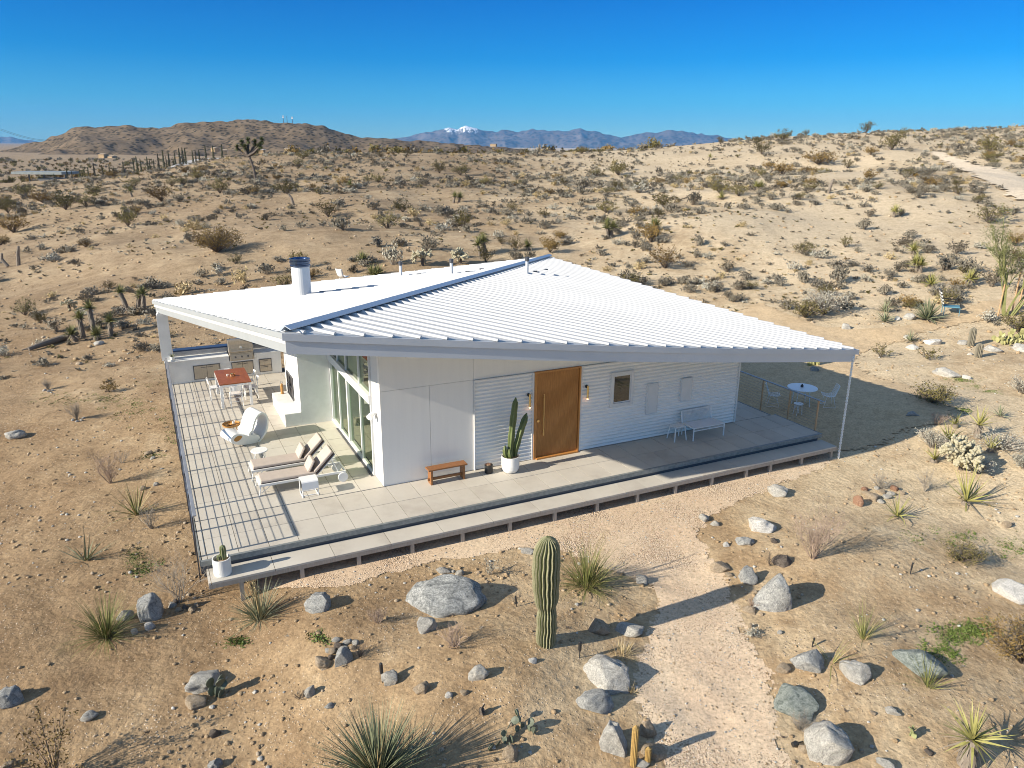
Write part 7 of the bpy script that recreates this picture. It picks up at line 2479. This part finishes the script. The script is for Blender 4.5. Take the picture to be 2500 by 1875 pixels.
# ================================================================== GROUND LITTER
def pebble_template(seed):
    bm = bmesh.new()
    bmesh.ops.create_cube(bm, size=1.2)
    r0 = random.Random(seed)
    bmesh.ops.subdivide_edges(bm, edges=bm.edges[:], cuts=1, use_grid_fill=True)
    for v in bm.verts:
        v.co = v.co.normalized() * r0.uniform(.38, .62)
        v.co.z *= .7
    f = np.array([[v.index for v in fc.verts] for fc in bm.faces])
    v = np.array([v.co[:] for v in bm.verts])
    bm.free()
    return v, f, np.zeros(len(f), int)
peb = [pebble_template(500 + i) for i in range(6)]
def in_house(x, y):
    u, v = w2h(x, y)
    return -4.85 < u < 14.4 and -2.78 < v < 14
def scatter_pebbles(name, n, ymin, ymax, smin, smax, mats, mode, power=1.0, gated=False):
    r0 = random.Random(n)
    q = np.random.RandomState(n)
    m_ = n * 6
    Y = ymin + (ymax - ymin) * q.rand(m_) ** power
    X = q.uniform(-.78, .78, m_) * (Y + 1)
    pth = inside(PATH_POLY, X, Y)
    k = ~house_v(X, Y) & (pth if mode == 'path' else ~pth)
    if mode == 'slope': k &= ~blocked_v(X, Y, 0)
    if gated: k &= q.rand(m_) < np.maximum(.06, .45 + 1.7 * vn(X / 2.2, Y / 2.2, 61))
    X, Y = X[k][:n], Y[k][:n]
    S_ = smin + (smax - smin) * q.rand(len(X)) ** 4
    Z = hz(X, Y) + S_ * .12
    items = [(Vector((x, y, z)), s_, r0.uniform(.7, 1.1), r0.uniform(0, 6.28), r0.randrange(6), (r0.randrange(len(mats)),) * 2) for x, y, z, s_ in zip(X, Y, Z, S_)]
    return stuff(name, items, peb, mats, None)
def in_house_v(x, y): return house_v(np.array([x]), np.array([y]))[0]
def on_path(x, y): return inside(PATH_POLY, np.array([x]), np.array([y]))[0]
scatter_pebbles('scattered_stones', 11000, 7.5, 40.0, .013, .11, [M['clod'], M['clod'], M['rock_tan'], M['clod'], M['rock_pale'], M['clod']], 'soil', 1.6, True)
scatter_pebbles('slope_stones', 3600, 34.0, 95.0, .06, .30, [M['clod'], M['rock_tan'], M['clod']], 'slope', 1.2)
scatter_pebbles('path_gravel', 9000, 7.5, 24.0, .014, .05, [M['rock_tan'], M['rock_pale'], M['clod'], M['rock_tan']], 'path', 1.0)
# fresh green sprouts in damp hollows
def sprout_template(seed):
    r0 = random.Random(seed)
    mb = MB()
    for i in range(26):
        a = r0.uniform(0, 6.28)
        r_ = r0.random() ** .5 * .5
        mb.leaf((math.cos(a) * r_, math.sin(a) * r_, .05), .09, r0)
    return quad_template(mb)
spt = [sprout_template(i) for i in range(4)]
items = []
gr0 = random.Random(23)
for cx, cy, sx_, sy_, n in ((250, 975, 60, 16, 70), (330, 1000, 55, 25, 60), (150, 975, 70, 18, 40), (330, 1360, 30, 28, 60), (345, 1385, 30, 18, 40), (590, 1560, 28, 10, 26), (2330, 1545, 60, 22, 110), (2290, 1590, 50, 22, 60), (2380, 1530, 40, 20, 40), (2300, 1310, 90, 20, 40), (2460, 1330, 40, 25, 26),
                            (2345, 925, 30, 6, 50), (2370, 945, 30, 6, 30), (2420, 955, 24, 6, 24), (2346, 999, 18, 5, 24), (850, 870, 30, 10, 0), (395, 920, 40, 30, 40), (440, 880, 40, 20, 30), (790, 1555, 20, 8, 14), (620, 760, 40, 10, 40), (560, 785, 30, 10, 30), (380, 1110, 25, 8, 30), (420, 1050, 25, 30, 20)):
    for _ in range(int(n * 1.8)):
        px, py = gr0.gauss(cx, sx_ * .6), gr0.gauss(cy, sy_ * .6)
        p = gp(px, py)
        if in_house_v(p.x, p.y): continue
        items.append((p + Vector((0, 0, -.02)), gr0.uniform(.16, .42), gr0.uniform(.5, 1), gr0.uniform(0, 6.28), gr0.randrange(4), (0, 0)))
stuff('green_sprouts', items, spt, [M['moss']], None)
# small dry litter
items = []
YS = 8 + 30 * nr.rand(2600) ** 1.4
XS = nr.uniform(-.78, .78, 2600) * (YS + 1)
ok = ~house_v(XS, YS) & ~inside(PATH_POLY, XS, YS) & ~inside(YARD_POLY, XS, YS)
ok &= nr.rand(2600) < .3 + 1.2 * vn(XS / 3, YS / 3, 71)
for x, y, z in zip(XS[ok], YS[ok], hz(XS[ok], YS[ok])):
    items.append((Vector((x, y, z - .02)), gr0.uniform(.05, .2), gr0.uniform(.4, .9), gr0.uniform(0, 6.28), gr0.randrange(4), gr0.choice(((0, 0), (1, 1), (0, 1), (1, 1)))))
stuff('dry_litter', items, low, [M['stem'], M['greytwig']], None)
# tall bare shrub just outside the frame at the lower left, its shadow reaches into the picture
mb = twiggy(random.Random(88), 1.0, 2.0, 26, 4, .012, 1.0)
x_, y_ = -5.2, 7.6
plant('dry_shrub', 'tall bare shrub just below the lower left picture edge', 'shrub', (x_, y_, hz1(x_, y_)), mb, [M['stem'], M['stem']])
